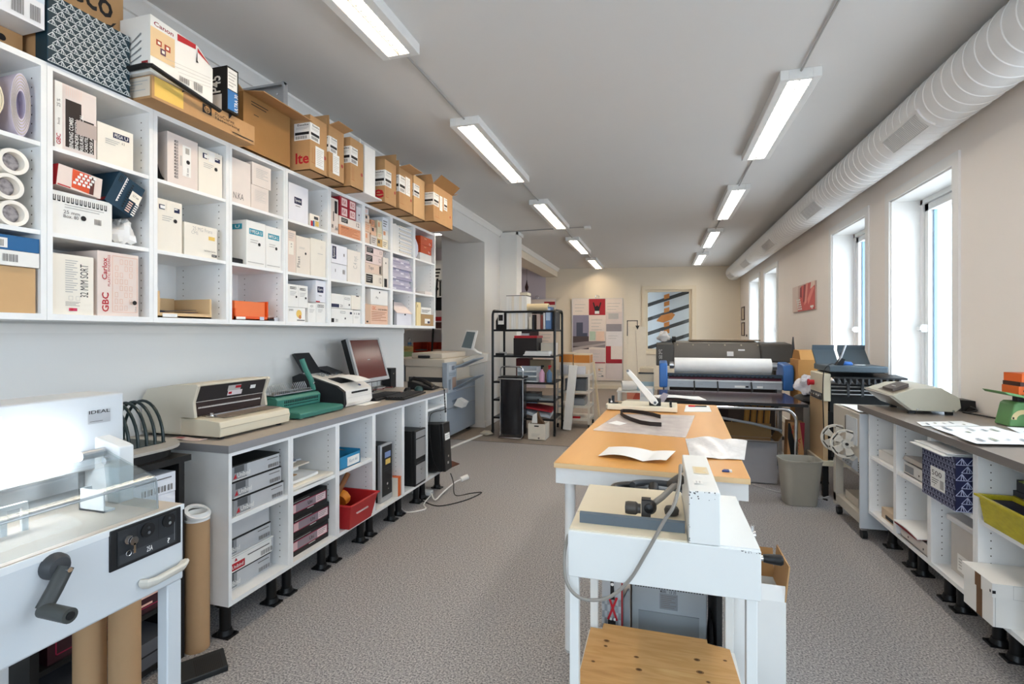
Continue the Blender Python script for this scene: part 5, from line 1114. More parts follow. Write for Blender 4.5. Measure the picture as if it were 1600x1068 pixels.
hood = G(acr); A = [(-1.418, 1.039), (-1.245, .981), (-1.238, .972), (-1.232, .902), (-1.228, .902), (-1.234, .975), (-1.243, .985), (-1.416, 1.043)]
hood.prism(A, 'y', GY0, .985).prism([(-1.418, 1.039), (-1.245, .981), (-1.236, .902), (-1.40, .902)], 'y', .981, .985)
rim = G(clear_mat('acrylic_rim', '#c9d2d6', film=.2)).tube([(-1.236, GY0, .978), (-1.236, .983, .978)], .003, n=6).tube([(-1.236, .983, .978), (-1.230, .983, .903)], .0022, n=6)
hood_rod = G(SILV).cyl((-1.425, .93, 1.034), (-1.425, .99, 1.034), .012, n=14)
def lg_(x0, x1, y0, y1, m=GM): return G(m).box(x0, x1, y0, y1, 0, .70)
legs = [('leg', lg_(-1.25, -1.216, .998, 1.038).bevel(.003)), ('leg', lg_(-1.25, -1.216, .26, .30).bevel(.003)), ('leg', lg_(-1.93, -1.89, .998, 1.038)), ('leg', lg_(-1.93, -1.89, .26, .30))]
cross = G(MGREY).box(-1.90, -1.25, 1.0, 1.035, .16, .20).box(-1.90, -1.25, .262, .298, .16, .20).box(-1.6, -1.56, .298, 1.0, .16, .20)
glare_tube = G(glow('#fbfdff', 20.)).cyl((-1.425, GY0 + .02, 1.034), (-1.425, .93, 1.034), .011, n=14)  # glowing tube added to throw a white glare onto the head
lh = G(WHITE).box(-1.459, -1.435, GY0 + .01, GY0 + .03, 1.02, 1.05)
many('guillotine', 'large grey paper guillotine with clear hood, crank and key switch at the near left', 'guillotine',
     [('body', body), ('table_top', table), ('edge_trim', trim), ('control_panel', cp, [('panel_face', rc), ('socket', sock(.938, .868)), ('socket', sock(.993, .872)), ('key_lock', lk), ('key', key)]), ('crank', hub, [('crank_arm', arm), ('crank_grip', grip), ('crank_screw', scw)]), ('pull_handle', bar),
      ('head', head), ('head_base', under), ('blade', blade), ('side_arm', blk, [('knob', kno)]), ('channel', ch), ('clamp_fingers', fg), ('hood', hood, [('hood_rim', rim), ('hood_rod', hood_rod)]), ('glare_tube_holder', lh, [('lamp', glare_tube)])] + legs + [('cross_bar', cross)])
# card tubes
def ctube(lab, x, y, r, h, cap):
    g = G(mt('#b3916c', .75, var=.05)).ring((x, y, 0), (x, y, h), r, r - .004)
    ps = [('tube', g)]
    if cap: ps.append(('end_cap', G(WHITE).ring((x, y, h - .02), (x, y, h + .03), r - .005, r - .010).ring((x, y, h + .024), (x + .004, y, h + .032), r + .004, r - .012).cyl((x, y, h + .0), (x, y, h + .003), r - .009).ring((x, y, h - .004), (x, y, h + .004), r + .001, r - .005)))
    many('cardboard_tube', lab, 'tube', ps, 'cardboard tubes')
ctube('brown cardboard tube with white plastic cap standing by the left bench end', -1.905, 1.70, .048, .555, True)
ctube('wide brown cardboard tube standing under the guillotine, right of two', -1.70, 1.245, .0445, .66, False)
ctube('brown cardboard tube standing under the guillotine, left of two', -1.80, 1.205, .0445, .66, False)
g = G(BLACK).box(-1.9, -1.35, .32, .92, 0, .13).bevel(.01); g = one('black_pedestal', g, 'black low cabinet on the floor beneath the guillotine', 'cabinet')
pd = G(mt('#232526', .45)).prism([(0, 0), (.10, 0), (.10, .022), (.0, .048)], 'y', -.11, .11).bevel(.004); rb = G(BLACK)
for k in range(16): rb.add([(.098, .0 + .006 * k, .0225), (.098, .003 + .006 * k, .0225), (.02, .003 + .006 * k, .0435), (.02, .006 * k, .0435)], [(0, 1, 2, 3)])
for k in range(2):
    g = (pd, rb)[k]; g.rot(-.60, 'Z', (0, 0, 0)); g.xf(Matrix.Translation((-1.80, 1.585, 0)))
rb.xf(Matrix.Translation((0, 0, .001)))
many('foot_pedal', 'black ribbed foot pedal on the floor before the cardboard tube', 'foot pedal', [('pedal', pd), ('ribs', rb.stuff())])
# ================================================================ CENTRE: work table and creasing machine
TP = (-.422, 2.077, 0); TA = (-.043, TP)
BEECH = ramp_mat('beech_laminate', [(.3, '#cb9048'), (.7, '#dba45c')], 5, rough=.35, detail=5, stretch=(1, .15, 1))
BEECHE = ramp_mat('beech_edge', [(.3, '#dcb684'), (.7, '#e6c79a')], 8, rough=.5, detail=4, stretch=(.3, 1, 6))
x0, x1, y0, y1 = -.422, .325, 2.077, 4.10
tt = G(BEECH).box(x0, x1, y0, y1, .789, .8095); eb = G(BEECHE).box(x0, x1, y0 - .0015, y0, .789, .809).box(x1, x1 + .0015, y0, y1, .789, .809).box(x0 - .0015, x0, y0, y1, .789, .809)
fr = G(WHITE).box(x0 + .004, x1 - .004, y0 + .012, y0 + .034, .722, .789).box(x0 + .004, x1 - .004, y1 - .034, y1 - .012, .722, .789).box(x0 + .004, x0 + .026, y0 + .034, y1 - .034, .722, .789).box(x1 - .026, x1 - .004, y0 + .034, y1 - .034, .722, .789)
ps = [('table_top', tt), ('edge_band', eb), ('apron', fr)]
for x in (x0 + .055, x1 - .055):
    for y in (y0 + .06, y1 - .06): ps.append(('leg', G(WHITE).cyl((x, y, 0), (x, y, .722), .0225, n=22).cyl((x, y, 0), (x, y, .01), .024, GREYL, n=22)))
many('work_table', 'long beech topped work table with white frame and legs in the middle of the room', 'table', ps, None, TA)
TZ = .8102
one('cutting_mat', G(clear_mat('mat_plastic', '#e6e0de', film=.8, film_col='#e9deda', rough=.25)).prism([(-.354, 2.825), (.132, 2.756), (.225, 3.51), (-.26, 3.44)], 'z', TZ, TZ + .002), 'large translucent grey plastic mat lying on the work table', 'mat')
one('note_card', G(PAPER).prism([(-.298, 3.059), (-.251, 3.156), (-.187, 3.083), (-.223, 3.007)], 'z', TZ + .0025, TZ + .0035), 'small white card lying on the left of the grey mat', 'card')
st = [(.013, 3.033), (-.05, 3.04), (-.105, 3.075), (-.165, 3.17), (-.215, 3.28), (-.245, 3.39), (-.25, 3.46), (-.235, 3.50), (-.19, 3.505), (-.10, 3.455), (-.04, 3.392), (.008, 3.317)]
g = G(mt('#2a211f', .5))
def strip(pts, h, t, z):
    gg = g; n = len(pts); vs = []
    for i, p in enumerate(pts):
        d = Vector(pts[min(i+1, n-1)]) - Vector(pts[max(i-1, 0)]); d.normalize(); nn = Vector((-d.y, d.x)) * t / 2
        for s_, zz in ((1, z), (-1, z), (-1, z + h), (1, z + h)): vs.append((p[0] + nn.x * s_, p[1] + nn.y * s_, zz))
    fs = [(0, 1, 2, 3), tuple(n*4 - 4 + k for k in (3, 2, 1, 0))]
    for i in range(n - 1):
        for k in range(4): fs.append((i*4+k, i*4+4+k, i*4+4+(k+1) % 4, i*4+(k+1) % 4))
    gg.add(vs, fs)
strip(st, .024, .003, TZ + .0026)
one('black_strap', g, 'black strap bent into a loop standing on the grey mat', 'strap')
# lever trimmer at the far end
CR = mt('#e6dfca', .45, var=.02)
b = G(CR).prism([(-.368, 3.66), (-.35, 3.60), (.118, 3.59), (.125, 3.86), (-.25, 3.875), (-.275, 3.80), (-.355, 3.79)], 'z', TZ + .004, TZ + .036).bevel(.004)
pl = G(BLACK).box(-.068, .012, 3.64, 3.70, TZ + .036, TZ + .085).bevel(.006)
ar = G(mt('#f2f0ea', .4)).prism([(-.055, TZ + .055), (-.025, TZ + .04), (-.005, TZ + .062), (-.018, TZ + .085), (-.198, TZ + .285), (-.213, TZ + .285), (-.222, TZ + .265)], 'y', 3.625, 3.638).bevel(.004)
bo = G(CHROME).cyl((-.028, 3.618, TZ + .062), (-.028, 3.625, TZ + .062), .010, n=14).cyl((-.028, 3.615, TZ + .062), (-.028, 3.618, TZ + .062), .006, BLACK, n=12)
tipc = G(MGREY).cyl((-.212, 3.622, TZ + .277), (-.212, 3.641, TZ + .277), .009, n=12)
cl = G(BLACK).box(-.352, -.335, 3.70, 3.72, TZ + .036, TZ + .068).box(-.332, -.312, 3.72, 3.742, TZ + .036, TZ + .088).box(-.352, -.285, 3.69, 3.75, TZ + .036, TZ + .042).cyl((-.33, 3.685, TZ + .05), (-.33, 3.70, TZ + .05), .008, CHROME, n=10)
cl2 = G(BLACK).box(.070, .084, 3.60, 3.80, TZ + .036, TZ + .042).box(.070, .084, 3.68, 3.70, TZ + .042, TZ + .075)
pt_ = G(mt('#6f6a55', .5)).box(-.30, -.26, 3.69, 3.77, TZ + .036, TZ + .038)
ft = [('foot', G(BLACK).cyl((x, y, TZ), (x, y, TZ + .0045), .012, n=10)) for x, y in ((-.33, 3.63), (.10, 3.62), (.10, 3.84), (-.23, 3.84))]
many('lever_trimmer', 'cream desktop trimmer with a raised white lever at the far end of the table', 'trimmer', [('base', b), ('pivot_block', pl), ('lever', ar, [('lever_tip', tipc)]), ('pivot_bolt', bo), ('side_clamp', cl), ('stop', cl2), ('scale_plate', pt_)] + ft)
cbd = G(PAPER).prism([(.165, 3.66), (.345, 3.71), (.355, 4.0), (.19, 3.97)], 'z', TZ, TZ + .004)
one('paper_pad', cbd, 'white paper pad at the far right corner of the work table', 'pad')
one('pen', G(RED).cyl((.205, 3.90, TZ + .010), (.25, 3.905, TZ + .010), .006, n=10).cyl((.25, 3.905, TZ + .010), (.33, 3.915, TZ + .010), .005, BLACK, n=10), 'red and black pen lying on the white paper pad', 'pen')
g = G(PAPER).sheet(lambda u, v: (-.257 + .285 * u + .03 * v * (1 + .4 * u), 2.225 - .07 * u + (.17 + .02 * u) * v + .01 * u, TZ + .004 + .016 * abs(math.sin(PI * (u * 1.5))) * (1 - .4 * v) + .004 * v), 12, 4, .001)
one('paper_sheet', g, 'wavy white paper sheet at the near edge of the work table', 'paper')
g = G(clear_mat('bag_plastic', '#f4f4f4', film=.85, film_col='#f7f6f6', rough=.3)).sheet(lambda u, v: (.128 + .20 * u + .075 * v * u + (.02 if u > .9 else 0), 2.30 + .035 * u + .42 * v, TZ + .003 + .022 * abs(math.sin(5 * u + 3 * v)) * u * (1 - u) * 3 * (.4 + .6 * v)), 14, 10, .002)
one('plastic_bag', g, 'flat crumpled white plastic bag at the right edge of the work table', 'bag')
one('eraser', G(mt('#2a3f7a', .5)).prism([(.235, 2.118), (.262, 2.118), (.262, 2.142), (.245, 2.142)], 'z', TZ, TZ + .006).box(.2622, .272, 2.118, 2.142, TZ, TZ + .006, BOXW), 'tiny blue and white tag near the front right corner of the table', 'tag')

# ---------------------------------------------------------------- creasing machine in the foreground
CW = mt('#e2e3e0', .4, var=.02); CB = mt('#d9cfb8', .4, var=.03)
cx0, cx1, cy0, cy1 = -.247, .249, 1.405, 1.845
bd = G(CW).box(cx0, cx1, cy0, cy1, .668, .797).bevel(.003)
tpn = G(CB).box(cx0 + .004, .072, cy0 + .006, 1.548, .797, .801).box(cx0 + .004, .072, 1.554, cy1 - .003, .797, .801); tpn2 = G(CW).box(.152, cx1 - .002, cy0 + .004, cy1 - .003, .797, .801)
grv = G(BLACK).box(cx0 + .004, .072, 1.548, 1.554, .796, .7985)
fen = G(mt('#5c6770', .45)).prism([(1.462, .801), (1.494, .801), (1.494, .806), (1.478, .830), (1.470, .832), (1.462, .828)], 'x', -.222, .068)
tw = G(CW).box(.075, .152, cy0 - .001, 1.815, .798, .937).bevel(.003); b_ = (.075, .152, cy0 - .001, 1.815, .798, .937)
lb = G(mt('#d9c6a0', .6)); lb.pr(tw.frame('+z', b_), [('r', .30, .42, .85, .62, mt('#ddd0b4', .6)), ('l', .38, .45, .78, .6, 4, YEL, .3), ('r', .22, .16, .52, .24, BOXW), ('t', '11', .30, .175, .44, .225, GREYL)]); 
CHIP = mt('#5b5a57', .7)
rnd = random.Random(4); ch = G(CHIP)
for k in range(26):
    u = rnd.random(); q = rnd.choice((0, 1, 2)); r = rnd.uniform(.0006, .0022)
    p = (.075 + .077 * u, cy0 - .0016, .9355 - rnd.random() ** 3 * .02) if q else (.075 + .003 * rnd.random(), cy0 - .0016, .80 + .13 * rnd.random())
    ch.disc(p, (1, 0, 0), (0, 0, 1), r, None, 7)
for k in range(14): ch.disc((.20 + .048 * rnd.random(), cy0 - .0006, .794 - .004 * rnd.random()), (1, 0, 0), (0, 0, 1), rnd.uniform(.0006, .0018), None, 7)
BR = mt('#45413d', .45)
rack_ = G(BR).box(-.050, -.024, 1.515, 1.52, .801, .862).box(-.050, -.024, 1.545, 1.55, .801, .862)
for k in range(7): rack_.box(-.050, -.024, 1.52, 1.545, .803 + .0095 * k, .8085 + .0095 * k, (BLACK, MGREY)[k % 2])
kn = G(BR).lathe([(0, -.098), (.017, -.096), (.019, -.088), (.019, -.066), (.014, -.06), (.014, -.052), (0, -.052)], (0, 1.53, .835), 'x', n=12)
lv = G(mt('#86827c', .4)).tube([(-.028, 1.532, .842), (.010, 1.585, .858), (.048, 1.66, .876)], .009, n=12); bl = G(BLACK).lathe([(0, -.022), (.013, -.018), (.021, -.004), (.021, .006), (.013, .019), (0, .022)], (-.028, 1.530, .842), 'y', n=18)
sw = G(BR).tube([(.036, 1.66, .872), (.052, 1.68, .880), (.066, 1.70, .885)], .017, n=12); k2 = G(BR).lathe([(0, 0), (.02, .003), (.022, .016), (.018, .024), (0, .026)], (.036, 1.60, .801), 'z', n=16)
wh = G(mt('#1c1c1d', .35)).tube([(-.02 + .145 * math.cos(a), 1.932 + .072 * math.sin(a), .765) for a in [2 * PI * k / 40 for k in range(40)]], .016, n=12, closed=True)
wi = G(DGREY).tube([(.0 + .095 * math.cos(a), 1.915 + .05 * math.sin(a), .79) for a in [PI * 1.02 - PI * .95 * k / 20 for k in range(21)]], .012, n=10)
spk = G(MGREY)
for a in (.4, 2.3, 4.4): spk.tube([(-.02, 1.94, .78), (-.02 + .14 * math.cos(a), 1.932 + .068 * math.sin(a), .768)], .008, n=8)
hubw = G(BLACK).cyl((-.02, 1.845, .76), (-.02, 1.94, .785), .018, n=14)
cab = G(mt('#8b867f', .45))
cpts = [(.068, 1.66, .92), (.060, 1.56, .962), (.052, 1.44, .94), (.036, 1.38, .90), (.012, 1.375, .86), (-.034, 1.372, .77), (-.080, 1.372, .69), (-.137, 1.372, .638), (-.205, 1.374, .628), (-.245, 1.382, .66), (-.256, 1.40, .72), (-.252, 1.43, .765), (-.247, 1.45, .77)]
cab = flex('', '', cpts, .0048, mt('#8b867f', .45))
hd = G(CHROME).cyl((cx1, 1.50, .742), (.272, 1.50, .742), .007, n=12); hg = G(BLACK).lathe([(0, .268), (.0105, .270), (.0125, .285), (.0145, .312), (.011, .318), (0, .319)], (0, 1.50, .742), 'x', n=18)
tk = G(CHROME).cyl((cx1 - .002, 1.55, .785), (cx1 + .01, 1.55, .785), .010, n=14).cyl((cx1 + .004, 1.55, .785), (cx1 + .004, 1.55, .81), .004, n=8)
ps = [('body', bd), ('table_plate', tpn), ('table_plate', tpn2), ('groove', grv), ('fence', fen), ('drive_cover', tw, [('type_sticker', lb), ('paint_chips', ch.stuff())]), ('back_gauge', rack_, [('gauge_knob', kn)]), ('lever', lv, [('lever_ball', bl), ('lever_joint', sw)]), ('knob', k2), ('hand_wheel', wh, [('wheel_spokes', spk), ('wheel_hub', hubw), ('inner_grip', wi)]), ('power_cord', cab), ('side_handle', hd, [('grip', hg)]), ('side_screw', tk)]
for xa, ya in ((cx0 + .004, cy0 + .006), (cx1 - .034, cy0 + .006), (cx0 + .012, cy1 - .05), (cx1 - .040, cy1 - .05)): ps.append(('leg', G(CW).box(xa, xa + .026, ya, ya + .03, 0, .668).bevel(.002)))
ps += [('stretcher', G(CW).box(cx0 + .008, cx0 + .026, cy0 + .036, cy1 - .05, .275, .300)), ('stretcher', G(CW).box(cx1 - .032, cx1 - .012, cy0 + .036, cy1 - .05, .275, .300)), ('stretcher', G(CW).box(cx0 + .038, cx1 - .04, cy1 - .045, cy1 - .025, .275, .300))]
many('creasing_machine', 'white pedestal creasing machine with hanging grey cord in the foreground', 'machine', ps)
PLY = ramp_mat('pine_plywood', [(.3, '#b98a52'), (.45, '#cfa068'), (.55, '#c49459'), (.7, '#d6ac74')], 6, rough=.55, detail=5, stretch=(.55, 4.5, 1))
g = G(PLY).prism([(-.212, 1.446), (.205, 1.446), (.238, 1.48), (.222, 1.785), (.155, 1.80), (.155, 1.822), (-.19, 1.822), (-.192, 1.785), (-.232, 1.785), (-.234, 1.50)], 'z', .3008, .315)
KN = mt('#5a3d24', .7); KN2 = mt('#8a6238', .7)
for (x, y, r) in ((-.20, 1.60, .004), (-.17, 1.72, .006), (-.17, 1.69, .004), (-.07, 1.66, .005), (-.06, 1.60, .006), (.115, 1.70, .006), (.12, 1.64, .007), (.20, 1.72, .004), (.02, 1.52, .005), (.14, 1.60, .004)):
    g.disc((x, y, .3155), (1, 0, 0), (0, .7, 0), r * 1.7, KN2, 12); g.disc((x, y, .3158), (1, 0, 0), (0, .7, 0), r, KN, 10)
one('plywood_board', g, 'knotty plywood board lying as a shelf between the machine legs', 'board')
# things on the floor behind it, under the table
AG = mt('#9ea4a8', .4, metal=.2)
a = G(AG).box(-.10, .167, 1.96, 2.30, .012, .50); ab = (-.10, .167, 1.96, 2.30, .012, .50); a.bevel(.004)
ho = G(BLACK)
for i in range(26):
    for j in range(5): ho.disc((-.085 + .0095 * i + (.0047 if j % 2 else 0), 1.9592, .40 + .012 * j), (1, 0, 0), (0, 0, 1), .0034, None, 8)
pa = G(mt('#7e8488', .4)).box(-.075, .14, 1.957, 1.9594, .16, .31); lb = G(BOXG); lb.pr(a.frame('-y', ab), [('r', .38, .64, .62, .76, mt('#7b7f83', .5)), ('l', .40, .65, .60, .75, 7, INK2, .4), ('t', 'MODEL', .39, .765, .47, .785, INK), ('t', '13 25', .51, .765, .6, .785, INK)])
hk = G(BLACK).tube([(-.03, 1.952, .18), (-.03, 1.952, .20), (-.01, 1.952, .20), (-.01, 1.952, .18)], .003, n=6)
many('metal_appliance', 'grey metal appliance with perforated vent standing under the table', 'appliance', [('case', a), ('vent_holes', ho.stuff()), ('recessed_panel', pa), ('type_plate', lb), ('latch', hk)] + [('foot', G(BLACK).cyl((x, y, 0), (x, y, .0125), .015, n=10)) for x in (-.07, .14) for y in (2.0, 2.26)])
g = G(mt('#b9bcbf', .5)).box(-.205, -.128, 1.90, 2.06, 0, .47); bb_ = g.last; F = g.frame('-y', bb_); it = []
for i in range(7):
    for j in range(12):
        if (i + j) % 2 and j > 5: it.append(('r', .0 + i * .13, .42 + (j - 5) * .052, .13 + i * .13, .472 + (j - 5) * .052, mt('#8e9296', .5)))
it += [('line', (.3, .62), (.72, .80), .008, RED), ('line', (.72, .62), (.34, .80), .008, RED), ('p', [(.4, .78), (.62, .78), (.55, .95), (.42, .95)], INK), ('d', .5, .9, .006, BOXW), ('r', .3, .50, .66, .62, INK), ('t', 'The', .36, .535, .6, .58, BOXW)]
for i in range(4):
    for j in range(3):
        if (i + j) % 2: it.append(('r', .3 + .09 * i, (.62 if j == 2 else .46 + .02 * j), .39 + .09 * i, (.64 if j == 2 else .48 + .02 * j), BOXW))
it.append(('r', .92, 0, 1, 1, REDD)); g.pr(F, it)
one('checkered_box', g, 'tall box with grey checkered print standing behind the left machine leg', 'box')
one('beige_sheet', G(mt('#c6b19d', .6)).box(-.127, -.104, 1.93, 2.25, 0, .46), 'beige panel between the checkered box and the metal appliance', 'panel')
one('grey_bracket', G(MGREY).prism([(-.126, .315), (-.104, .315), (-.104, .40), (-.112, .40), (-.126, .37)], 'y', 1.905, 1.925).box(-.126, -.104, 1.905, 1.925, 0, .315), 'grey metal bracket standing before the beige panel', 'bracket')
one('dark_board', G(mt('#2e3032', .5)).box(.195, .212, 1.90, 2.25, 0, .55), 'dark board standing on edge right of the metal appliance', 'board')
one('black_bag', crumple((.182, 2.0, .16), (.011, .1, .16), 5, BLACK, amp=.1), 'black plastic bag squeezed right of the metal appliance', 'bag')
X0, X1, Y0_, Y1_, ZZ = .235, .405, 1.865, 2.05, .455
b = shell(X0, X1, Y0_, Y1_, 0, ZZ, BOXW); 
many('white_carton', 'tall open white carton on the floor at the right of the creasing machine', 'box', [('body', b), ('flap', flap('-y', -12, .05, X0, X1, Y0_, Y1_, ZZ, BOXW)), ('flap', flap('+x', 6, .12, X0, X1, Y0_, Y1_, ZZ, CARD)), ('flap', flap('+y', 14, .10, X0, X1, Y0_, Y1_, ZZ, CARDIN))])
# ================================================================ BACK LEFT: store room, copier, rack
SH = G(MEL).box(-5.4, -3.4, 8.15, 8.6, 1.415, 1.437).box(-5.4, -3.4, 8.15, 8.6, 1.985, 2.005).box(-5.4, -3.4, 8.15, 8.6, 2.29, 2.31).box(-5.4, -3.4, 8.15, 8.6, .90, .915)
SH.box(-5.42, -5.4, 8.15, 8.6, 0, 2.7).box(-3.4, -3.38, 8.15, 8.6, 0, 2.7).box(-5.4, -3.4, 8.6, 8.62, 0, 2.7)
one('store_shelving', SH, 'white shelving seen through the gap beyond the wall shelves', 'shelving')
def sbox(name, lab, x0, x1, z0, z1, m, y=8.2, d=.3, it=(), cat='box', g_=None):
    g = G(m).box(x0, x1, y, y + d, z0, z1)
    if it: g.pr(g.frame('-y'), it)
    one(name, g, lab, cat, g_)
sbox('carton', 'white carton on the upper store shelf, in the gap by the pillar', -3.95, -3.68, 2.311, 2.56, BOXW, it=[('l', .5, .1, .9, .8, 3, INK, .5)])
sbox('carton', 'white carton with black spot on the second store shelf', -3.95, -3.70, 2.006, 2.27, BOXW, it=[('d', .7, .5, .03, INK), ('r', .88, 0, 1, 1, BLACK)])
sbox('dark_crate', 'black crate on the store shelf above the red and white box', -4.1, -3.62, 1.76, 1.984, BLACK)
sbox('red_white_box', 'white box with red label in the store room gap', -4.1, -3.66, 1.55, 1.755, mt('#cfc2c4', .6), it=[('r', .5, .1, 1, .45, RED)])
sbox('brown_folder_box', 'dark brown folder box just above the store shelf board', -4.1, -3.62, 1.4378, 1.548, mt('#4b2c26', .6))
for i, x in enumerate((-4.22, -3.90)):
    g = G(mt('#b53a22', .5)).box(x, x + .012, 8.16, 8.5, .916, 1.19).box(x + .27, x + .282, 8.16, 8.5, .916, 1.19).box(x + .012, x + .27, 8.49, 8.5, .916, 1.19).box(x + .012, x + .27, 8.16, 8.49, 1.03, 1.04)
    one('red_letter_rack', g, 'red letter rack in the store room, %s of two' % ('left', 'right')[i], 'rack', 'red letter racks')
    g = G((mt('#3c4b4d', .5), mt('#c8c2b0', .6))[i]).box(x + .03, x + .25, 8.18, 8.46, 1.041, 1.06); one('paper_bundle', g, ('dark green', 'cream')[i] + ' paper bundle lying in the %s red letter rack' % ('left', 'right')[i], 'paper bundle')
sbox('green_tin', 'green and yellow printed box by the red letter racks', -4.55, -4.24, .916, 1.02, mt('#9fbd8c', .5), it=[('r', 0, .1, .4, .4, INK), ('r', 0, .0, 1, .1, YEL)])
sbox('yellow_box', 'yellow printed box on top of the green printed box', -4.55, -4.24, 1.0206, 1.115, mt('#d8c283', .5), it=[('l', .1, .2, .9, .7, 3, mt('#8a6a3a', .6), .3)])
g = G(clear_mat('bottle', '#dfe6ee', film=.3)).lathe([(0, 0), (.032, 0), (.034, .1), (.012, .13), (.012, .16), (0, .16)], (-4.34, 8.25, 1.116), 'z', n=16)
many('spray_bottle', 'small clear bottle with blue band in the store room gap', 'bottle', [('bottle_body', g), ('band', G(mt('#4a7ba6', .4)).lathe([(.035, .03), (.0355, .03), (.0355, .07), (.035, .07)], (-4.34, 8.25, 1.116), 'z', n=16))])
one('black_pole', G(BLACK).tube([(-3.80, 8.0, .75), (-3.76, 8.02, 1.5), (-3.70, 8.05, 2.3)], .018, n=10), 'black pole leaning in the gap to the store room', 'pole')
# copier: front looks right into the room
CPB = mt('#dcd3c4', .5, var=.02); CPG = mt('#9aa6b4', .45, var=.03); CPD = mt('#7f8c9b', .45)
cx = -2.53
lo = G(CPB).box(-3.12, cx - .012, 5.76, 6.78, .05, .74).bevel(.008); fd = G(CPG).box(cx - .012, cx, 5.765, 6.775, .06, .40).box(cx - .012, cx, 5.765, 6.775, .408, .60).box(cx - .012, cx, 5.765, 6.775, .608, .735)
hx = G(CPD).box(cx, cx + .004, 5.95, 6.22, .47, .50)
mid = G(CPB).box(-3.10, cx - .05, 5.78, 6.70, .74, .93).bevel(.006)
fr2 = G(mt('#a9b6c4', .45)).box(cx - .05, cx + .02, 5.75, 6.05, .60, .985).bevel(.006); fr2.pr(((cx + .0206, 5.75, .60), (0, .30, 0), (0, 0, .385)), [('r', .15, .70, .9, .92, mt('#c3ccd6', .4)), ('r', .45, .74, .75, .88, mt('#7c8795', .4)), ('l', .15, .55, .9, .66, 2, CPD), ('r', .12, .12, .35, .45, CPD), ('r', .5, .1, .92, .5, mt('#b79c8d', .5))])
top_ = G(CPB).box(-3.10, -2.55, 5.76, 6.70, .93, 1.03).bevel(.01); adf = G(CPB).box(-3.05, -2.62, 5.85, 6.65, 1.03, 1.10).bevel(.012).box(-2.95, -2.78, 5.82, 5.84, 1.035, 1.07, DGREY)
lt = G(mt('#9aa3ad', .45)).box(-3.30, -3.12, 5.80, 6.3, .05, .95).bevel(.006).box(-3.32, -3.10, 5.79, 6.31, .95, 1.03, CPB)
dk = G(DGREY).box(-3.05, cx - .06, 5.775, 5.785, .74, .80)
t1 = G(CPG).prism([(cx + .02, .90), (cx + .30, 1.02), (cx + .30, 1.035), (cx + .02, .925)], 'y', 5.95, 6.30).bevel(.003)
t2 = G(CPD).prism([(cx + .01, .63), (cx + .32, .80), (cx + .32, .812), (cx + .01, .65)], 'y', 5.92, 6.25).bevel(.003)
ft = [('foot', G(BLACK).cyl((x, y, 0), (x, y, .052), .03, n=12)) for x in (-3.05, cx - .08) for y in (5.82, 6.70)]
drw = G(CPB).box(cx - .26, cx - .05, 5.745, 5.76, .34, .60); drw.pr(drw.frame('-y'), [('line', (0, .5), (1, .5), .006, CPD), ('d', .5, .25, .014, CPD), ('d', .5, .75, .014, CPD)])
one('paper_packet', G(PAPER).prism([(cx + .005, .43), (cx + .12, .40), (cx + .16, .47), (cx + .06, .52)], 'y', 5.98, 6.12), 'white paper packet stuck in the front of the copier', 'paper')
one('paper_pile', G(CREAM).box(-2.86, -2.66, 5.80, 6.1, .8005, .83).box(-2.84, -2.60, 5.79, 6.0, .831, .85, PAPER), 'papers lying in the slot of the copier', 'papers')
sc_ = G(WHITE).prism([(-2.55, 1.15), (-2.37, 1.13), (-2.305, 1.385), (-2.47, 1.395)], 'y', 6.27, 6.30).bevel(.004); ss = G(mt('#6e7a7f', .3)).prism([(-2.53, 1.165), (-2.395, 1.148), (-2.335, 1.365), (-2.455, 1.375)], 'y', 6.265, 6.272)
arm_ = G(WHITE).tube([(-2.40, 6.31, 1.16), (-2.33, 6.33, 1.10), (-2.27, 6.34, 1.08)], .018, n=10); box_ = G(mt('#e3dfd6', .5)).prism([(-2.50, .90), (-2.20, .98), (-2.20, 1.08), (-2.31, 1.09), (-2.56, 1.0)], 'y', 6.36, 6.52).bevel(.006)
many('copier', 'large beige and blue-grey office copier in the alcove beyond the left bench', 'copier', [('base', lo, [('side_drawers', drw)]), ('front_doors', fd, [('door_grip', hx)]), ('engine', mid, [('output_slot', dk)]), ('control_tower', fr2), ('scanner_top', top_), ('document_feeder', adf), ('side_unit', lt), ('upper_tray', t1), ('lower_tray', t2), ('control_display', sc_, [('screen', ss), ('arm', arm_)]), ('arm_cover', box_)] + ft)
one('floor_clutter', crumple((-2.20, 6.33, .03), (.08, .06, .03), 8, mt('#cfc8b8', .7), amp=.2), 'crumpled pale cable bundle on the floor before the pillar', 'cable')
one('brown_mat', G(mt('#5a3426', .8)).prism([(-2.26, 4.75), (-2.02, 4.62), (-1.98, 4.85), (-2.2, 5.0)], 'z', .0005, .006), 'small dark brown mat on the floor behind the leaning computer', 'mat')
# black tubular rack
RK = mt('#17181a', .35); ps = []
for i, x in enumerate((-2.17, -1.315)):
    ps.append(('side_frame', G(RK).tube([(x, 6.5, .03), (x, 6.5, 1.58)] + arc((x, 6.58, 1.58), .08, PI, PI / 2, 6, 'yz') + arc((x, 6.95, 1.58), .08, PI / 2, 0, 6, 'yz') + [(x, 7.03, .03)], .0165, n=12)))
ps.append(('top_bar', G(RK).cyl((-2.17, 6.52, 1.64), (-1.315, 6.52, 1.64), .013, n=12))); ps.append(('top_bar', G(RK).cyl((-2.17, 7.01, 1.64), (-1.315, 7.01, 1.64), .013, n=12)))
RS = (1.40, 1.05, .70, .46, .22)
for z in RS: ps.append(('shelf', G(RK).box(-2.165, -1.32, 6.505, 7.025, z - .012, z).box(-2.165, -1.32, 6.49, 6.51, z - .022, z + .004).box(-2.165, -1.32, 7.02, 7.04, z - .022, z + .004)))
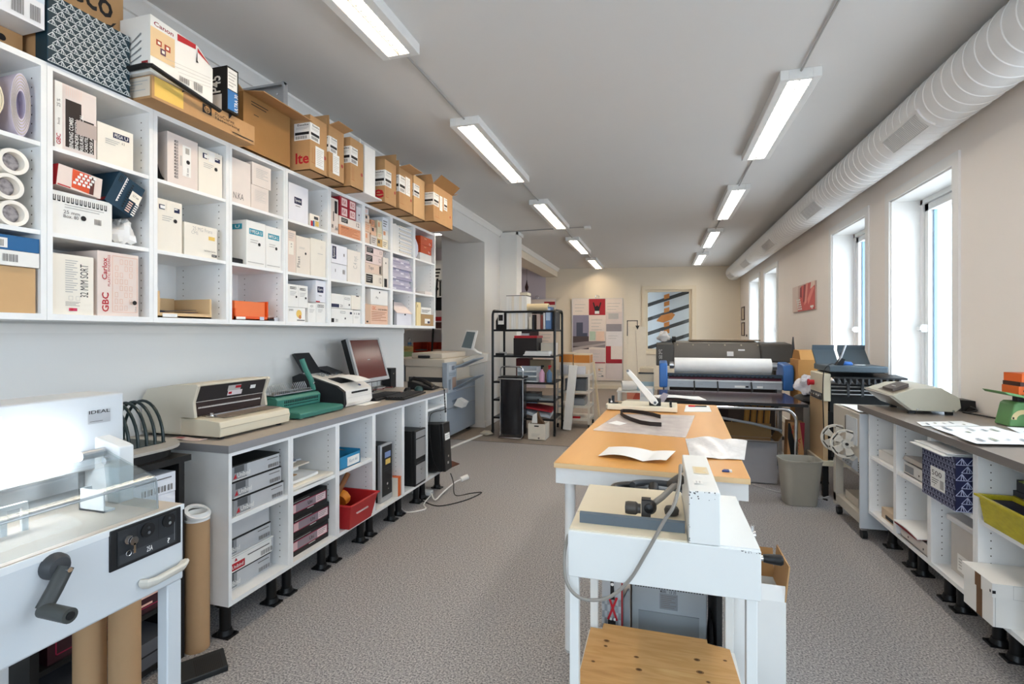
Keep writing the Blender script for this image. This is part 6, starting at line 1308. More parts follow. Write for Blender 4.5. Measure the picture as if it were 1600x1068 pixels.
for x in (-2.17, -1.315):
    for y in (6.5, 7.03): ps.append(('caster', G(BLACK).cyl((x - .012, y, .026), (x + .012, y, .026), .026, n=16)))
many('tubular_rack', 'black tubular steel rack with five shelves before the pilaster', 'rack', ps)
z = 1.4008
one('magazine_file', G(BLACK).prism([(6.53, z), (6.80, z), (6.80, z + .23), (6.70, z + .23), (6.53, z + .12)], 'x', -2.135, -2.055).box(-2.05, -1.99, 6.53, 6.80, z, z + .22), 'black magazine file at the left end of the top rack shelf', 'file')
one('leaflet_holder', G(GREYL).box(-2.10, -2.02, 6.515, 6.53, z + .07, z + .23, BOXW).box(-2.09, -2.03, 6.51, 6.515, z + .12, z + .2, INK), 'white leaflet with dark photo stuck before the black magazine file', 'leaflet')
for k in range(9):
    x = -1.985 + k * .0325
    one('booklet', G((BOXW, CREAM, PAPER)[k % 3]).box(x, x + .031, 6.54, 6.78, z, z + .222), 'white booklet in the lower row on the rack, number %d from the left' % (k + 1), 'booklet', 'white booklets lower row')
one('grey_board', G(mt('#8a8c8c', .5)).box(-1.99, -1.69, 6.54, 6.78, z + .2225, z + .232), 'grey board lying between the two rows of white booklets', 'board')
for k in range(8):
    x = -1.985 + k * .035
    one('booklet', G((PAPER, BOXW, CREAM)[k % 3]).box(x, x + .0335, 6.54, 6.78, z + .2325, z + .452), 'white booklet in the upper row on the rack, number %d from the left' % (k + 1), 'booklet', 'white booklets upper row')
one('grey_board', G(mt('#77777a', .5)).box(-1.99, -1.75, 6.54, 6.78, z + .4525, z + .462), 'dark grey board lying on the upper row of white booklets', 'board')
one('cream_parcel', G(mt('#d9d2bd', .6)).box(-1.80, -1.70, 6.55, 6.75, z + .463, z + .50), 'small pale green parcel topmost on the rack', 'parcel')
one('paper_roll', G(mt('#e3d2ad', .6)).ring((-1.72, 6.60, 1.70), (-1.41, 6.56, 1.70), .047, .03), 'cream paper roll lying on the top bar of the rack', 'roll')
for i, (x, w, c, h) in enumerate(((-1.67, .04, '#d8d0c2', .17), (-1.625, .03, '#2b2b30', .20), (-1.565, .05, '#b9a59c', .21), (-1.51, .03, '#7d3a35', .19), (-1.475, .025, '#d9d9dc', .22))):
    one('brochure', G(mt(c, .5)).box(x, x + w, 6.53, 6.76, z, z + h), ('pale', 'black', 'pinkish photo', 'dark red', 'white')[i] + ' brochure standing at the right of the booklets on the rack', 'brochure')
one('blue_pack', G(mt('#5b7fb0', .4)).box(-1.445, -1.378, 6.545, 6.72, z, z + .30).box(-1.44, -1.383, 6.541, 6.545, z + .12, z + .28, mt('#b8cbe2', .4)), 'tall blue and pale plastic pack at the right end of the top rack shelf', 'pack')
one('photo_box', G(BLACK).box(-1.36, -1.335, 6.6, 6.98, z, z + .24).box(-1.362, -1.36, 6.62, 6.96, z + .02, z + .22, mt('#b8a8a0', .5)), 'black box with photo panel behind the right rack post', 'box')
z = 1.0508
g = G(mt('#241f20', .5)).box(-1.905, -1.58, 6.60, 6.92, z, z + .235); one('black_box', g, 'big black box on the middle rack shelf', 'box')
one('red_tray', G(mt('#b8252f', .4)).box(-1.89, -1.57, 6.58, 6.92, z + .2355, z + .268), 'bright red flat tray lying on the big black box', 'tray')
one('white_clutter', G(PAPER).box(-1.80, -1.72, 6.62, 6.75, z + .2685, z + .30), 'small white packet on the bright red tray', 'packet')
for k in range(4): one('paper_ream', G((PAPER, BOXG)[k % 2]).box(-1.74 + .006 * k, -1.40, 6.53, 6.74, z + .0155 * k, z + .0155 * k + .0145) if k else G(PAPER).box(-1.75, -1.39, 6.525, 6.58, z, z + .0145), 'stack layer of white trays at the front of the middle rack shelf, %s' % ('lowest', 'second', 'third', 'top')[k], 'paper', 'white paper stack layers')
one('card_box', G(mt('#d7cfbf', .6)).box(-1.56, -1.36, 6.76, 6.95, z, z + .17), 'pale cardboard box behind the white stack on the rack', 'box')
one('stapler', G(BLACK).box(-2.14, -2.02, 6.53, 6.56, z, z + .03).box(-2.1, -2.0, 6.56, 6.60, z, z + .045, GREYL), 'black stapler at the left end of the middle rack shelf', 'stapler')
z = .7008
one('dark_red_box', G(mt('#5a1c1c', .5)).box(-1.92, -1.73, 6.78, 7.0, z, z + .30), 'dark red box behind the letter trays on the rack', 'box')
one('brown_box', G(mt('#8d7a60', .7)).box(-1.72, -1.42, 6.78, 7.0, z, z + .28), 'brown carton behind the letter trays on the rack', 'box')
def ltray(lab, z0):
    t = .004; x0, x1, y0, y1 = -1.83, -1.56, 6.52, 6.76
    g = G(mt('#dfe3e6', .4)).box(x0, x1, y0, y1, z0, z0 + t).box(x0, x0 + t, y0, y1, z0 + t, z0 + .065).box(x1 - t, x1, y0, y1, z0 + t, z0 + .065).box(x0, x1, y1 - t, y1, z0 + t, z0 + .065).box(x0, x1, y0, y0 + t, z0 + t, z0 + .018)
    one('letter_tray', g, lab, 'tray', 'white letter trays')
ltray('white letter tray, lower of the stack on the rack', z); ltray('white letter tray, middle of the stack on the rack', z + .067); ltray('white letter tray, upper of the stack on the rack', z + .134)
def bottle(lab, x, y, z, col, cap, h=.2):
    many('spray_bottle', lab, 'bottle', [('bottle_body', G(col).lathe([(0, 0), (.036, 0), (.038, .02), (.038, h * .6), (.014, h * .8), (.014, h * .86), (0, h * .86)], (x, y, z), 'z', n=18)), ('spray_head', G(cap).cyl((x, y, z + h * .86), (x, y, z + h), .012, n=12).box(x - .012, x + .03, y - .01, y + .01, z + h, z + h + .025))])
bottle('pink spray bottle at the right end of the fourth rack shelf', -1.50, 6.56, z, mt('#d9a7c0', .3), BLACK)
bottle('blue spray bottle with red head by the rack post', -1.40, 6.56, z, mt('#5f7d9c', .3), RED)
z = .4608
one('grey_device', G(mt('#4a4f52', .5)).box(-1.80, -1.55, 6.52, 6.80, z, z + .09).box(-1.80, -1.50, 6.515, 6.55, z + .02, z + .05, mt('#6e7578', .5)), 'dark grey device on the second lowest rack shelf', 'device')
one('grey_sheet_stack', G(mt('#8d9294', .5)).box(-1.53, -1.34, 6.52, 6.85, z, z + .03), 'flat grey stack on the second lowest rack shelf', 'stack')
z = .2208
one('carrier_bag', G(mt('#b8c2cc', .4)).sheet(lambda u, v: (-1.88 + .5 * u, 6.505 + .3 * v, z + .035 + .08 * (1 - u) + .05 * v + .008 * math.sin(9 * u)), 10, 3, .03), 'pale blue printed carrier bag on the lowest rack shelf', 'bag')
one('red_banner', G(mt('#a3232e', .5)).sheet(lambda u, v: (-1.92 + .56 * u, 6.52 + .3 * v, z + .175 - .07 * u + .02 * v), 8, 3, .02), 'dark red folded banner above the carrier bag on the rack', 'banner')
one('blue_folder', G(mt('#35477c', .5)).box(-1.90, -1.80, 6.50, 6.52, z + .02, z + .11), 'small blue folder edge beside the carrier bag', 'folder')
one('blue_hat', G(mt('#a9c3e0', .5)).prism([(-1.74, z + .186), (-1.58, z + .186), (-1.62, z + .222), (-1.68, z + .225)], 'y', 6.62, 6.8), 'pale blue cap lying on top of the red banner', 'cap')
# waste bag on its chrome stand
bagm = mt('#17171b', .25, var=.2, scale=8, spec=.6, bump=.5)
def bagf(u, v):
    a = u * 2 * PI; c, s = math.cos(a), math.sin(a); k = (abs(c) ** .5 * (1 if c > 0 else -1), abs(s) ** .5 * (1 if s > 0 else -1))
    r = 1 + .03 * math.sin(a * 7 + 4 * v) + .03 * math.sin(a * 11) - .03 * (1 - v)
    return (-1.83 + .165 * k[0] * r, 6.33 + .11 * k[1] * r, .05 + .70 * v)
bg_ = G(bagm).grid(bagf, 48, 10); bg_.poly([bagf(i / 48, 0) for i in range(48)][::-1])
fr = G(CHROME).tube([(-1.98, 6.25, .04), (-1.98, 6.25, .86)] + arc((-1.94, 6.25, .88), .04, PI, PI / 2, 5) + arc((-1.72, 6.25, .88), .04, PI / 2, 0, 5) + [(-1.68, 6.25, .86), (-1.68, 6.25, .04)], .010, n=10)
hoop = G(CHROME).tube([(-2.0, 6.20, .765), (-1.66, 6.20, .765), (-1.66, 6.45, .765), (-2.0, 6.45, .765)], .009, n=8, closed=True)
ba = G(CHROME).tube([(-1.98, 6.25, .03), (-1.98, 6.17, .014), (-1.68, 6.17, .014), (-1.68, 6.25, .03)], .011, n=8).tube([(-1.98, 6.27, .05), (-1.68, 6.27, .05)], .008, n=8)
lidb = G(BLACK).box(-2.0, -1.66, 6.20, 6.45, .775, .79).bevel(.003)
many('waste_bag_stand', 'black waste bag hanging in a chrome stand before the rack', 'waste bin', [('bag', bg_), ('frame', fr), ('hoop', hoop), ('foot_bar', ba), ('lid', lidb)])
b = shell(-1.60, -1.375, 6.21, 6.455, .002, .205, mt('#ded8cc', .7)); b.pr(b.frame('-y'), [('r', .36, .82, .62, .90, INK), ('l', .2, .2, .7, .4, 3, GREYL, .3), ('d', .62, .12, .012, INK2)])
one('archive_box', b, 'open white archive box with hand hole on the floor before the rack', 'box')
many('brown_insert', 'folded brown card insert sticking up out of the white archive box', 'card', [('insert', G(mt('#5b4028', .7)).prism([(-1.58, .01), (-1.42, .01), (-1.42, .20), (-1.47, .26), (-1.50, .34), (-1.56, .30)], 'y', 6.30, 6.38)), ('white_face', G(PAPER).prism([(-1.575, .20), (-1.50, .20), (-1.505, .335), (-1.56, .30)], 'y', 6.292, 6.299))])
one('long_carton', G(mt('#e3e2de', .55)).box(-.055, .055, -.03, .03, 0, .90).rot(.09, 'Y', (0, 0, 0)).rot(-.05, 'X', (0, 0, 0)).xf(Matrix.Translation((-1.235, 6.98, .008))), 'long narrow white carton leaning against the rack post', 'carton')
# white tiered trolley
TM = mt('#d8d2c8', .45); ps = []
x0, x1, y0, y1 = -1.40, -.955, 7.15, 7.62
for x in (x0, x1):
    for y in (y0, y1): ps.append(('post', G(TM).box(x - .012, x + .012, y - .012, y + .012, .06, .83))); ps.append(('caster', G(BLACK).cyl((x - .012, y, .03), (x + .012, y, .03), .03, n=14)))
for z in (.14, .32, .53, .77): ps.append(('shelf', G(TM).box(x0 - .01, x1 + .01, y0 - .01, y1 + .01, z - .03, z)))
many('tiered_trolley', 'white metal trolley with four tiers behind the rack', 'trolley', ps)
OB = mt('#c07a35', .7)
def tcart(lab, x0, x1, z0, z1):
    g = G(mt('#d7c6ae', .7)).box(x0, x1, 7.25, 7.6, z0, z1); g.pr(g.frame('-y'), [('r', 0, .55, 1, .95, OB)]); g.pr(g.frame('+x'), [('r', 0.1, .55, .9, .95, OB)]); one('brown_tape_box', g, lab, 'box', 'taped boxes on the trolley')
tcart('pale box with orange tape on the trolley top, left of two', -1.40, -1.20, .7705, 1.06); tcart('pale box with orange tape on the trolley top, right of two', -1.185, -.955, .7705, 1.05)
for i, x in enumerate((-1.36, -1.24, -1.12)): one('paper_block', G(mt('#cfd0d6', .6)).box(x, x + .11, 7.12, 7.24, .7705, .90 - .01 * i), 'white paper block at the front of the trolley top, %s' % ('left', 'middle', 'right')[i], 'paper block', 'paper blocks on the trolley')
one('grey_crate', G(mt('#5d6166', .5)).box(-1.30, -1.0, 7.18, 7.5, .5305, .70), 'grey crate on the third tier of the trolley', 'crate')
one('silver_device', G(mt('#8b9096', .4)).box(-1.28, -1.02, 7.18, 7.5, .3205, .42).box(-1.26, -1.04, 7.2, 7.48, .42, .44, DGREY), 'grey device on the second tier of the trolley', 'device')
one('red_strip', G(RED).box(-1.2, -1.08, 7.15, 7.2, .1405, .165), 'red strip on the lowest tier of the trolley', 'strip')
one('wood_lath', G(mt('#d8c6a4', .6)).box(-.012, .012, -.03, .03, 0, .95).rot(-.10, 'Y', (0, 0, 0)).xf(Matrix.Translation((-.83, 7.45, .003))), 'thin pale lath leaning at the right of the trolley', 'lath')

# ================================================================ BACK WALL
def onback(x0, x1, z0, z1, off, th, m, g=None):
    g = g or G(m); xm = (x0 + x1) / 2
    a, b = yback(x0) - off, yback(x1) - off
    g.prism([(x0, a), (x1, b), (x1, b + th), (x0, a + th)], 'z', z0, z1, m)
    return g
def board(lab, x0, x1, cells, base):
    bd = onback(x0, x1, .21, 2.19, .045, .035, base); fr = G(STEEL)
    for q in ((x0 - .008, x0, .205, 2.195), (x1, x1 + .008, .205, 2.195), (x0, x1, 2.19, 2.198), (x0, x1, .202, .21)): onback(*q, .05, .04, STEEL, fr)
    o = Vector((x0, yback(x0) - .0465, .21)); Uv = Vector((x1 - x0, .14 * (x1 - x0), 0)); Vv = Vector((0, 0, 1.98)); pr = G(PAPER); pr.pr((o, Uv, Vv), cells)
    xm = (x0 + x1) / 2; cl = G(CHROME).tube(arc((xm, yback(xm) - .05, 2.23), .045, -.6, PI + .6, 14), .008, n=6)
    many('display_board', lab, 'display board', [('board', bd), ('board_frame', fr), ('panels', pr.stuff()), ('clip', cl)])
PN = mt('#e6d9cf', .5); PN2 = mt('#d9cbc6', .5); RB = mt('#a31d2b', .45); SKY = mt('#8d8aa0', .5); TWR = mt('#4a4f63', .5); GRS = mt('#55494a', .6)
board('big display board with red, photo and text panels on the back wall', -2.04, -.85,
      [('r', .33, .80, .66, 1, RB), ('p', [(.44, .82), (.55, .82), (.54, .86), (.58, .95), (.56, .96), (.53, .90), (.495, .92), (.46, .90), (.43, .96), (.41, .95), (.45, .86)], INK), ('r', .45, .815, .54, .85, PAPER), ('l', .05, .83, .26, .95, 3, GREYL, .15), ('l', .7, .85, .95, .96, 3, GREYL, .15),
       ('r', .01, .38, .33, .80, SKY), ('r', .08, .53, .21, .71, TWR), ('r', .21, .53, .30, .58, TWR), ('r', .01, .38, .33, .54, GRS), ('p', [(.01, .42), (.66, .40), (.66, .48), (.33, .48), (.01, .46)], mt('#8b8283', .5)), ('p', [(.01, .36), (.66, .44), (.66, .46), (.01, .40)], mt('#b5a9a6', .5)),
       ('l', .38, .60, .60, .76, 4, GREYL, .15), ('r', .345, .49, .46, .60, mt('#b9cbb6', .6)), ('r', .48, .48, .64, .60, mt('#e8c9b4', .6)), ('r', .67, .60, .99, .84, PN2), ('r', .68, .60, .98, .69, mt('#8f8a90', .5)), ('r', .72, .75, .92, .82, GREYL), ('r', .67, .40, .99, .60, mt('#e3dcda', .5)), ('l', .72, .5, .9, .56, 2, GREYL, .15),
       ('r', .67, .21, .99, .42, RB), ('r', .77, .26, .99, .42, PN), ('r', .35, .22, .66, .38, PN2), ('r', .35, .21, .66, .222, RB), ('r', .67, .02, .99, .20, PN2), ('l', .38, .27, .55, .34, 2, GREYL, .15), ('r', .5, .02, .64, .18, PN), ('r', .52, .12, .56, .15, SALM), ('r', .58, .04, .62, .06, INK), ('l', .52, .03, .62, .16, 4, GREYL, .3)], PN)
board('display board half hidden behind the rack on the back wall', -3.35, -2.46,
      [('r', .02, .72, .30, 1, RB), ('r', .33, .62, .98, .8, PN2), ('r', .02, .45, .55, .72, mt('#4a3d42', .5)), ('r', .70, .80, 1, 1, PN), ('r', .70, .93, 1, .97, RB), ('r', .72, .70, .97, .9, mt('#7c716c', .5)), ('r', .56, .40, .98, .62, PN), ('l', .62, .46, .9, .58, 3, GREYL, .15)], PN)
rb = onback(-3.72, -3.37, 1.6, 2.48, .05, .04, mt('#9b3038', .5)); one('red_wallboard', rb, 'dark red panel on the side room wall beyond the pilaster', 'panel')
fl_ = G(mt('#3a1f20', .6)).lathe([(0, -.12), (.035, -.06), (.045, 0), (.02, .08), (.008, .16), (0, .2)], (-3.02, 11.6, 2.45), 'z', n=12); many('hanging_ornament', 'dark ornament hanging on a string in the side room', 'ornament', [('ornament_body', fl_), ('string', G(INK).cyl((-3.02, 11.6, 2.6), (-3.02, 11.6, H_CEIL), .004, n=5))])
# roll-up banner
bnm = ramp_mat('banner_print', [(.25, '#b5483c'), (.48, '#e7cdb8'), (.7, '#eee3d0')], .6, rough=.5, detail=1)
bn = G(mt('#f3ead8', .5)).box(-.60, -.24, 10.0, 10.004, .05, 1.48); bn.pr(bn.frame('-y'), [('p', [(.0, .02), (1, .02), (1, .34), (.0, .22)], mt('#d58a74', .5)), ('p', [(.3, .02), (1, .02), (1, .26), (.55, .16)], mt('#bb5546', .5)), ('line', (.45, .95), (.62, .05), .004, mt('#8a6a5a', .5))])
tp = G(BLACK).box(-.60, -.585, 9.985, 10.0, 1.30, 1.60).box(-.585, -.41, 9.985, 10.0, 1.585, 1.60).box(-.41, -.395, 9.985, 10.0, 1.47, 1.60).prism([(-.44, 1.50), (-.365, 1.50), (-.40, 1.42)], 'y', 9.98, 10.0)
ba = G(SILV).box(-.62, -.22, 9.94, 10.06, 0, .05).bevel(.006)
many('banner_stand', 'tall cream roll-up banner with red lower part before the back wall', 'banner', [('banner', bn), ('top_hook', tp), ('base', ba)])
# right wall bits
def onright(y0, y1, z0, z1, th, m, g=None, off=0.): return (g or G(m)).box(XR - off - th, XR - off - .0005, y0, y1, z0, z1, m)
ps = onright(6.89, 7.96, 1.645, 1.992, .018, mt('#c9b0a5', .5)); F = ((XR - .0186, 7.96, 1.645), (0, -1.07, 0), (0, 0, .347))
it = [('r', 0, 0, .28, 1, mt('#dccac0', .5)), ('p', [(.26, 0), (1, 0), (1, 1), (.40, .95), (.34, .4)], mt('#cf5a56', .5)), ('p', [(.36, .55), (.46, .5), (.44, .92), (.37, .9)], mt('#8c2a36', .5)), ('p', [(.5, .3), (.58, .35), (.62, .95), (.54, .98)], mt('#8c2a36', .5)), ('p', [(.56, .2), (.66, .3), (.72, 1), (.65, 1)], mt('#e59a8c', .5)), ('p', [(.74, .2), (.98, .75), (.9, .85), (.7, .4)], mt('#e8897c', .5)), ('p', [(.82, .75), (1, .85), (1, 1), (.85, 1)], mt('#ecd3c6', .5)), ('r', .82, .08, .95, .15, BOXW), ('r', .87, .03, .91, .09, BOXW)]
for i in range(4):
    for j in range(5): it.append(('p', [(.14 + .07 * i + .02 * j, .42 - .09 * j), (.19 + .07 * i + .02 * j, .40 - .09 * j), (.20 + .07 * i + .02 * j, .46 - .09 * j), (.15 + .07 * i + .02 * j, .48 - .09 * j)], BOXW if i > 0 else PINK))
ps.pr(F, it)
one('wall_poster', ps, 'red and pink photo panel on the right wall between the windows', 'poster')
for i, (a, b) in enumerate(((1.645, 1.95), (1.29, 1.60))):
    f = G(mt('#4b2f26', .4)); y0, y1 = 12.22, 12.60
    for q in ((y0, y0 + .03, a, b), (y1 - .03, y1, a, b), (y0, y1, a, a + .025), (y0, y1, b - .025, b)): onright(*q, .02, f.mat, f)
    many('framed_picture', 'narrow dark framed picture on the right wall near the far corner, %s of two' % ('upper', 'lower')[i], 'picture', [('frame', f), ('picture', onright(y0 + .03, y1 - .03, a + .025, b - .025, .008, mt('#ddd0bd', .5)))])
for i, z in enumerate((1.28, 1.10)): one('wall_switch', onright(11.92, 12.0, z, z + .045, .015, mt('#5a5148', .5)).bevel(.003), 'small dark switch on the right wall left of the far window, %s of two' % ('upper', 'lower')[i], 'switch')

# ================================================================ BACK RIGHT: tables and big machines
BRN = mt('#3f2823', .12, var=.1, scale=6, spec=.6)
tt = G(BRN).box(-.02, 1.21, 4.79, 5.62, .725, .75).bevel(.003); eb = G(BLACK).box(-.02, 1.21, 4.787, 4.79, .724, .748)
rl = G(CHROME).tube([(-.02, 4.80, .0), (-.02, 4.80, .60)] + arc((.08, 4.80, .60), .10, PI, PI / 2, 8) + arc((1.02, 4.80, .60), .10, PI / 2, 0, 8) + [(1.12, 4.80, 0)], .0155, n=12)
rl2 = G(CHROME).tube([(-.02, 5.55, .0), (-.02, 5.55, .60)] + arc((.08, 5.55, .60), .10, PI, PI / 2, 8) + arc((1.02, 5.55, .60), .10, PI / 2, 0, 8) + [(1.12, 5.55, 0)], .0155, n=12)
sp = [('spacer', G(BLACK).box(x, x + .03, y, y + .03, .70, .7245)) for x in (.15, .95) for y in (4.787, 5.54)]
br = G(MGREY).tube([(.10, 4.84, .62), (.5, 4.86, .60), (.80, 4.9, .55), (1.04, 4.94, .49)], .012, n=8)
many('brown_table', 'glossy dark brown table on chrome tube legs behind the work table', 'table', [('table_top', tt), ('edge', eb), ('tube_frame', rl), ('tube_frame', rl2), ('brace', br)] + sp)
one('paper_sheets', G(PAPER).sheet(lambda u, v: (-.01 + .42 * u - .05 * v, 4.84 + .16 * v + .10 * u * v, .7515 + .012 * (1 + math.sin(5 * u)) * .6), 8, 3, .004), 'white paper sheets on the left of the brown table', 'papers')
for i, x in enumerate((.77, .83, .89, .95)): one('card_tube', G(mt('#c78f45', .7)).cyl((x, 5.30, .0), (x + .06, 5.36, .70), .024, n=14), 'orange brown card tube leaning under the brown table, %s of four' % ('leftmost', 'second', 'third', 'rightmost')[i], 'tube', 'card tubes under the table')
one('yellow_triangle', G(mt('#c79a45', .7)).prism([(.64, 0), (.76, 0), (.67, .52)], 'y', 5.25, 5.27), 'yellow brown triangular card under the brown table', 'card')
one('dark_box_pile', G(mt('#2e2220', .7)).box(.40, .66, 5.42, 5.53, 0, .62), 'dark brown box under the right of the brown table', 'box')
one('grey_bag', crumple((.12, 5.25, .28), (.16, .12, .26), 21, mt('#4a4542', .7), amp=.2), 'dark grey crumpled bag under the left of the brown table', 'bag')
# open carton on the floor
X0, X1, Y0_, Y1_, ZZ = .56, 1.01, 4.98, 5.23, .37
b = shell(X0, X1, Y0_, Y1_, .002, ZZ, mt('#a3a2a6', .6)); b.box(X0 + .006, X1 - .006, Y1_ - .008, Y1_ - .0055, .01, ZZ - .002, CARD)
many('grey_carton', 'open grey carton with brown inside on the floor beside the work table', 'box', [('body', b), ('flap', flap('-y', 72, .11, X0, X1, Y0_, Y1_, ZZ, mt('#96928f', .7), skew=.01)), ('flap', flap('+y', 6, .13, X0, X1, Y0_, Y1_, ZZ, mt('#a58256', .75))), ('flap', flap('+x', 30, .09, X0, X1, Y0_, Y1_, ZZ, mt('#8f6f48', .75)))])
# leaning long striped carton
g = G(mt('#b98a5c', .7)).box(-.065, .065, -.06, .06, 0, .565); q = g.last
g.pr(g.frame('-y', q), [('p', [(0, .75), (0, .98), (.12, .98), (.95, .18), (.95, .0), (.62, .0)], BLACK), ('p', [(.70, 1), (1, 1), (1, .55)], mt('#8f2233', .5)), ('t', 'Xerox', .52, .44, .78, .76, RED, 2), ('t', 'Xe', .24, .82, .36, .96, RED, 2)])
g.rot(.03, 'Y', (0, 0, 0)); g.xf(Matrix.Translation((1.142, 5.02, .004)))
one('striped_carton', g, 'tall brown carton with black stripe and red print standing behind the waste bin', 'box')
# waste bin
def binf(r0, z): return [(1.07 + (.148 if z > .3 else .118) * r0 * (abs(math.cos(a)) ** .55) * (1 if math.cos(a) > 0 else -1), 4.49 + (.115 if z > .3 else .085) * r0 * (abs(math.sin(a)) ** .55) * (1 if math.sin(a) > 0 else -1), z) for a in [2 * PI * k / 36 for k in range(36)]]
rings = [binf(.96, .002), binf(1, .012), binf(1, .29), binf(1., .345), binf(1.04, .347), binf(1.04, .358), binf(.98, .358), binf(.975, .32), binf(.97, .29), binf(.95, .02)]
rings[2] = [(a[0] * .78 + b[0] * .22 if 0 else a[0], a[1], .012) for a, b in zip(rings[1], rings[3])]
def mixr(A, B, t): return [tuple(p * (1 - t) + q * t for p, q in zip(a, b)) for a, b in zip(A, B)]
rings = [rings[0], rings[1], mixr(rings[1], rings[3], .5), rings[3], rings[4], rings[5], rings[6], mixr(rings[6], rings[9], .5), rings[9]]
g = G(mt('#a39f94', .5, var=.04)); g.add([p for r in rings for p in r], [tuple(range(36))[::-1], tuple(range(8 * 36, 9 * 36))] + [(k*36+i, k*36+(i+1) % 36, (k+1)*36+(i+1) % 36, (k+1)*36+i) for k in range(8) for i in range(36)])
g.rot(.12, 'Z', (1.07, 4.49, 0)); one('waste_bin', g, 'grey-beige plastic waste bin standing on the open floor', 'waste bin')
one('cable', flex('', '', [(.80, 4.9, .006), (.95, 4.75, .006), (1.08, 4.66, .006), (1.22, 4.62, .006), (1.34, 4.72, .006)], .006, GREYL), 'grey cable on the floor behind the waste bin', 'cable')
one('cable', flex('', '', [(1.30, 4.62, .006), (1.25, 4.75, .006), (1.32, 4.85, .2), (1.40, 4.80, .35)], .008, BLACK), 'thick black cable rising from the floor behind the reel trolley', 'cable')
# wide laminator with a white roll
LB = mt('#3a6fb5', .4, var=.04)
def endcap(x0, x1): return G(LB).prism([(6.14, .72), (6.50, .72), (6.52, .98), (6.44, 1.02), (6.16, 1.0), (6.12, .93)], 'x', x0, x1).bevel(.014)
rl = G(mt('#f0efec', .5)).cyl((.175, 6.32, .972), (1.215, 6.32, .972), .09, n=40); co = G(BEIGED).cyl((.13, 6.32, .972), (1.26, 6.32, .972), .03, n=20).cyl((1.215, 6.32, .972), (1.275, 6.32, .972), .042, STEEL, n=20).cyl((.12, 6.32, .972), (.165, 6.32, .972), .042, STEEL, n=20)
gr = G(mt('#33404e', .5)).box(.094, 1.306, 6.18, 6.21, .85, .888)
for k in range(24): gr.box(.14 + .046 * k, .164 + .046 * k, 6.172, 6.18, .856, .868, BLACK)
rr = G(mt('#5a2634', .35)).cyl((.11, 6.22, .83), (1.30, 6.22, .83), .022, n=18)
lp = G(mt('#aeb4bb', .35, metal=.3)).box(.094, 1.30, 6.17, 6.20, .728, .815).box(.094, 1.30, 6.155, 6.20, .800, .818, mt('#d5d8db', .35)); lp.pr(((.094, 6.1696, .728), (1.206, 0, 0), (0, 0, .087)), [('r', .60, .12, .69, .38, BOXW), ('r', .695, .15, .72, .35, INK), ('r', .79, .12, .84, .38, BOXW), ('line', (.735, .0), (.735, .9), .002, MGREY), ('line', (.85, .0), (.85, .9), .002, MGREY), ('l', .1, .4, .14, .5, 1, MGREY), ('l', .28, .4, .32, .5, 1, MGREY)])
ps = [('end_cap', endcap(0, .092)), ('end_cap', endcap(1.308, 1.41)), ('film_roll', rl, [('roll_core', co)]), ('feed_grille', gr), ('pull_roller', rr), ('front_panel', lp), ('body', G(MGREY).box(.094, 1.306, 6.21, 6.46, .74, .85)), ('chassis', G(mt('#3a2f29', .6)).box(.12, 1.28, 6.40, 6.42, .18, .74))]
for x in (.38, .63, .98): ps.append(('feed_arm', G(BLACK).prism([(6.05, .66), (6.07, .66), (6.19, .82), (6.165, .82)], 'x', x, x + .014)))
for x in (.06, 1.26): ps.append(('leg', G(STEEL).box(x, x + .05, 6.22, 6.30, 0, .74).box(x, x + .05, 6.05, 6.55, 0, .04)))
many('laminator', 'wide laminator with blue end caps and a big white film roll behind the brown table', 'laminator', ps)
# wide plotter behind it
PM = mt('#6a655e', .5, var=.04); PD = mt('#4a4845', .5)
md = G(PM).prism([(7.2, .93), (7.7, .93), (7.72, 1.20), (7.60, 1.245), (7.28, 1.225), (7.19, 1.05)], 'x', .19, 1.262).bevel(.008); F = ((.19, 7.188, 1.04), (1.07, 0, 0), (0, .08, .18))
le = G(PD).prism([(7.17, .91), (7.7, .91), (7.72, 1.18), (7.58, 1.22), (7.2, 1.20)], 'x', -.04, .19).bevel(.012); le.pr(((-.04, 7.165, .93), (.10, 0, 0), (0, .01, .25)), [('t', 'SC', .35, .55, .8, .8, GREYL), ('t', '08', .35, .28, .8, .5, GREYL)])
re = G(PD).prism([(7.19, .97), (7.7, .97), (7.72, 1.18), (7.58, 1.23), (7.24, 1.21)], 'x', 1.262, 1.66).bevel(.03)
bt = G(BEIGED); 
for k in range(6): bt.cyl((.24 + .2 * k, 7.245, 1.195), (.24 + .2 * k, 7.235, 1.193), .010, n=10)
st = G(BOXG).poly([(.86, 7.186, 1.05), (.94, 7.186, 1.05), (.94, 7.2035, 1.11), (.86, 7.2035, 1.11)]).poly([(1.0, 7.2185, 1.12), (1.08, 7.2185, 1.12), (1.08, 7.224, 1.14), (1.0, 7.224, 1.14)])
lg = [('leg', G(PD).box(x, x + .06, 7.38, 7.50, .04, .93)) for x in (.05, 1.45)] + [('foot_bar', G(PD).box(x - .01, x + .07, 7.1, 7.8, 0, .04)) for x in (.05, 1.45)]
many('wide_plotter', 'wide dark grey plotter printer standing behind the laminator', 'plotter', [('main_cover', md, [('buttons', bt.stuff()), ('stickers', st.stuff())]), ('left_end', le), ('right_end', re)] + lg)
one('brown_board', G(mt('#8b7a63', .6)).box(.40, 1.30, 7.40, 7.68, 1.2465, 1.262), 'thin brown board lying on top of the plotter', 'board')
one('crumpled_paper', crumple((.06, 7.45, 1.30), (.085, .07, .07), 14, mt('#d9d7d6', .7), amp=.25), 'crumpled pale paper on the left end of the plotter', 'paper')
one('tape_roll', G(BLACK).ring((.17, 7.36, 1.262), (.22, 7.36, 1.262), .045, .028), 'black tape roll on the plotter beside the crumpled paper', 'tape roll')
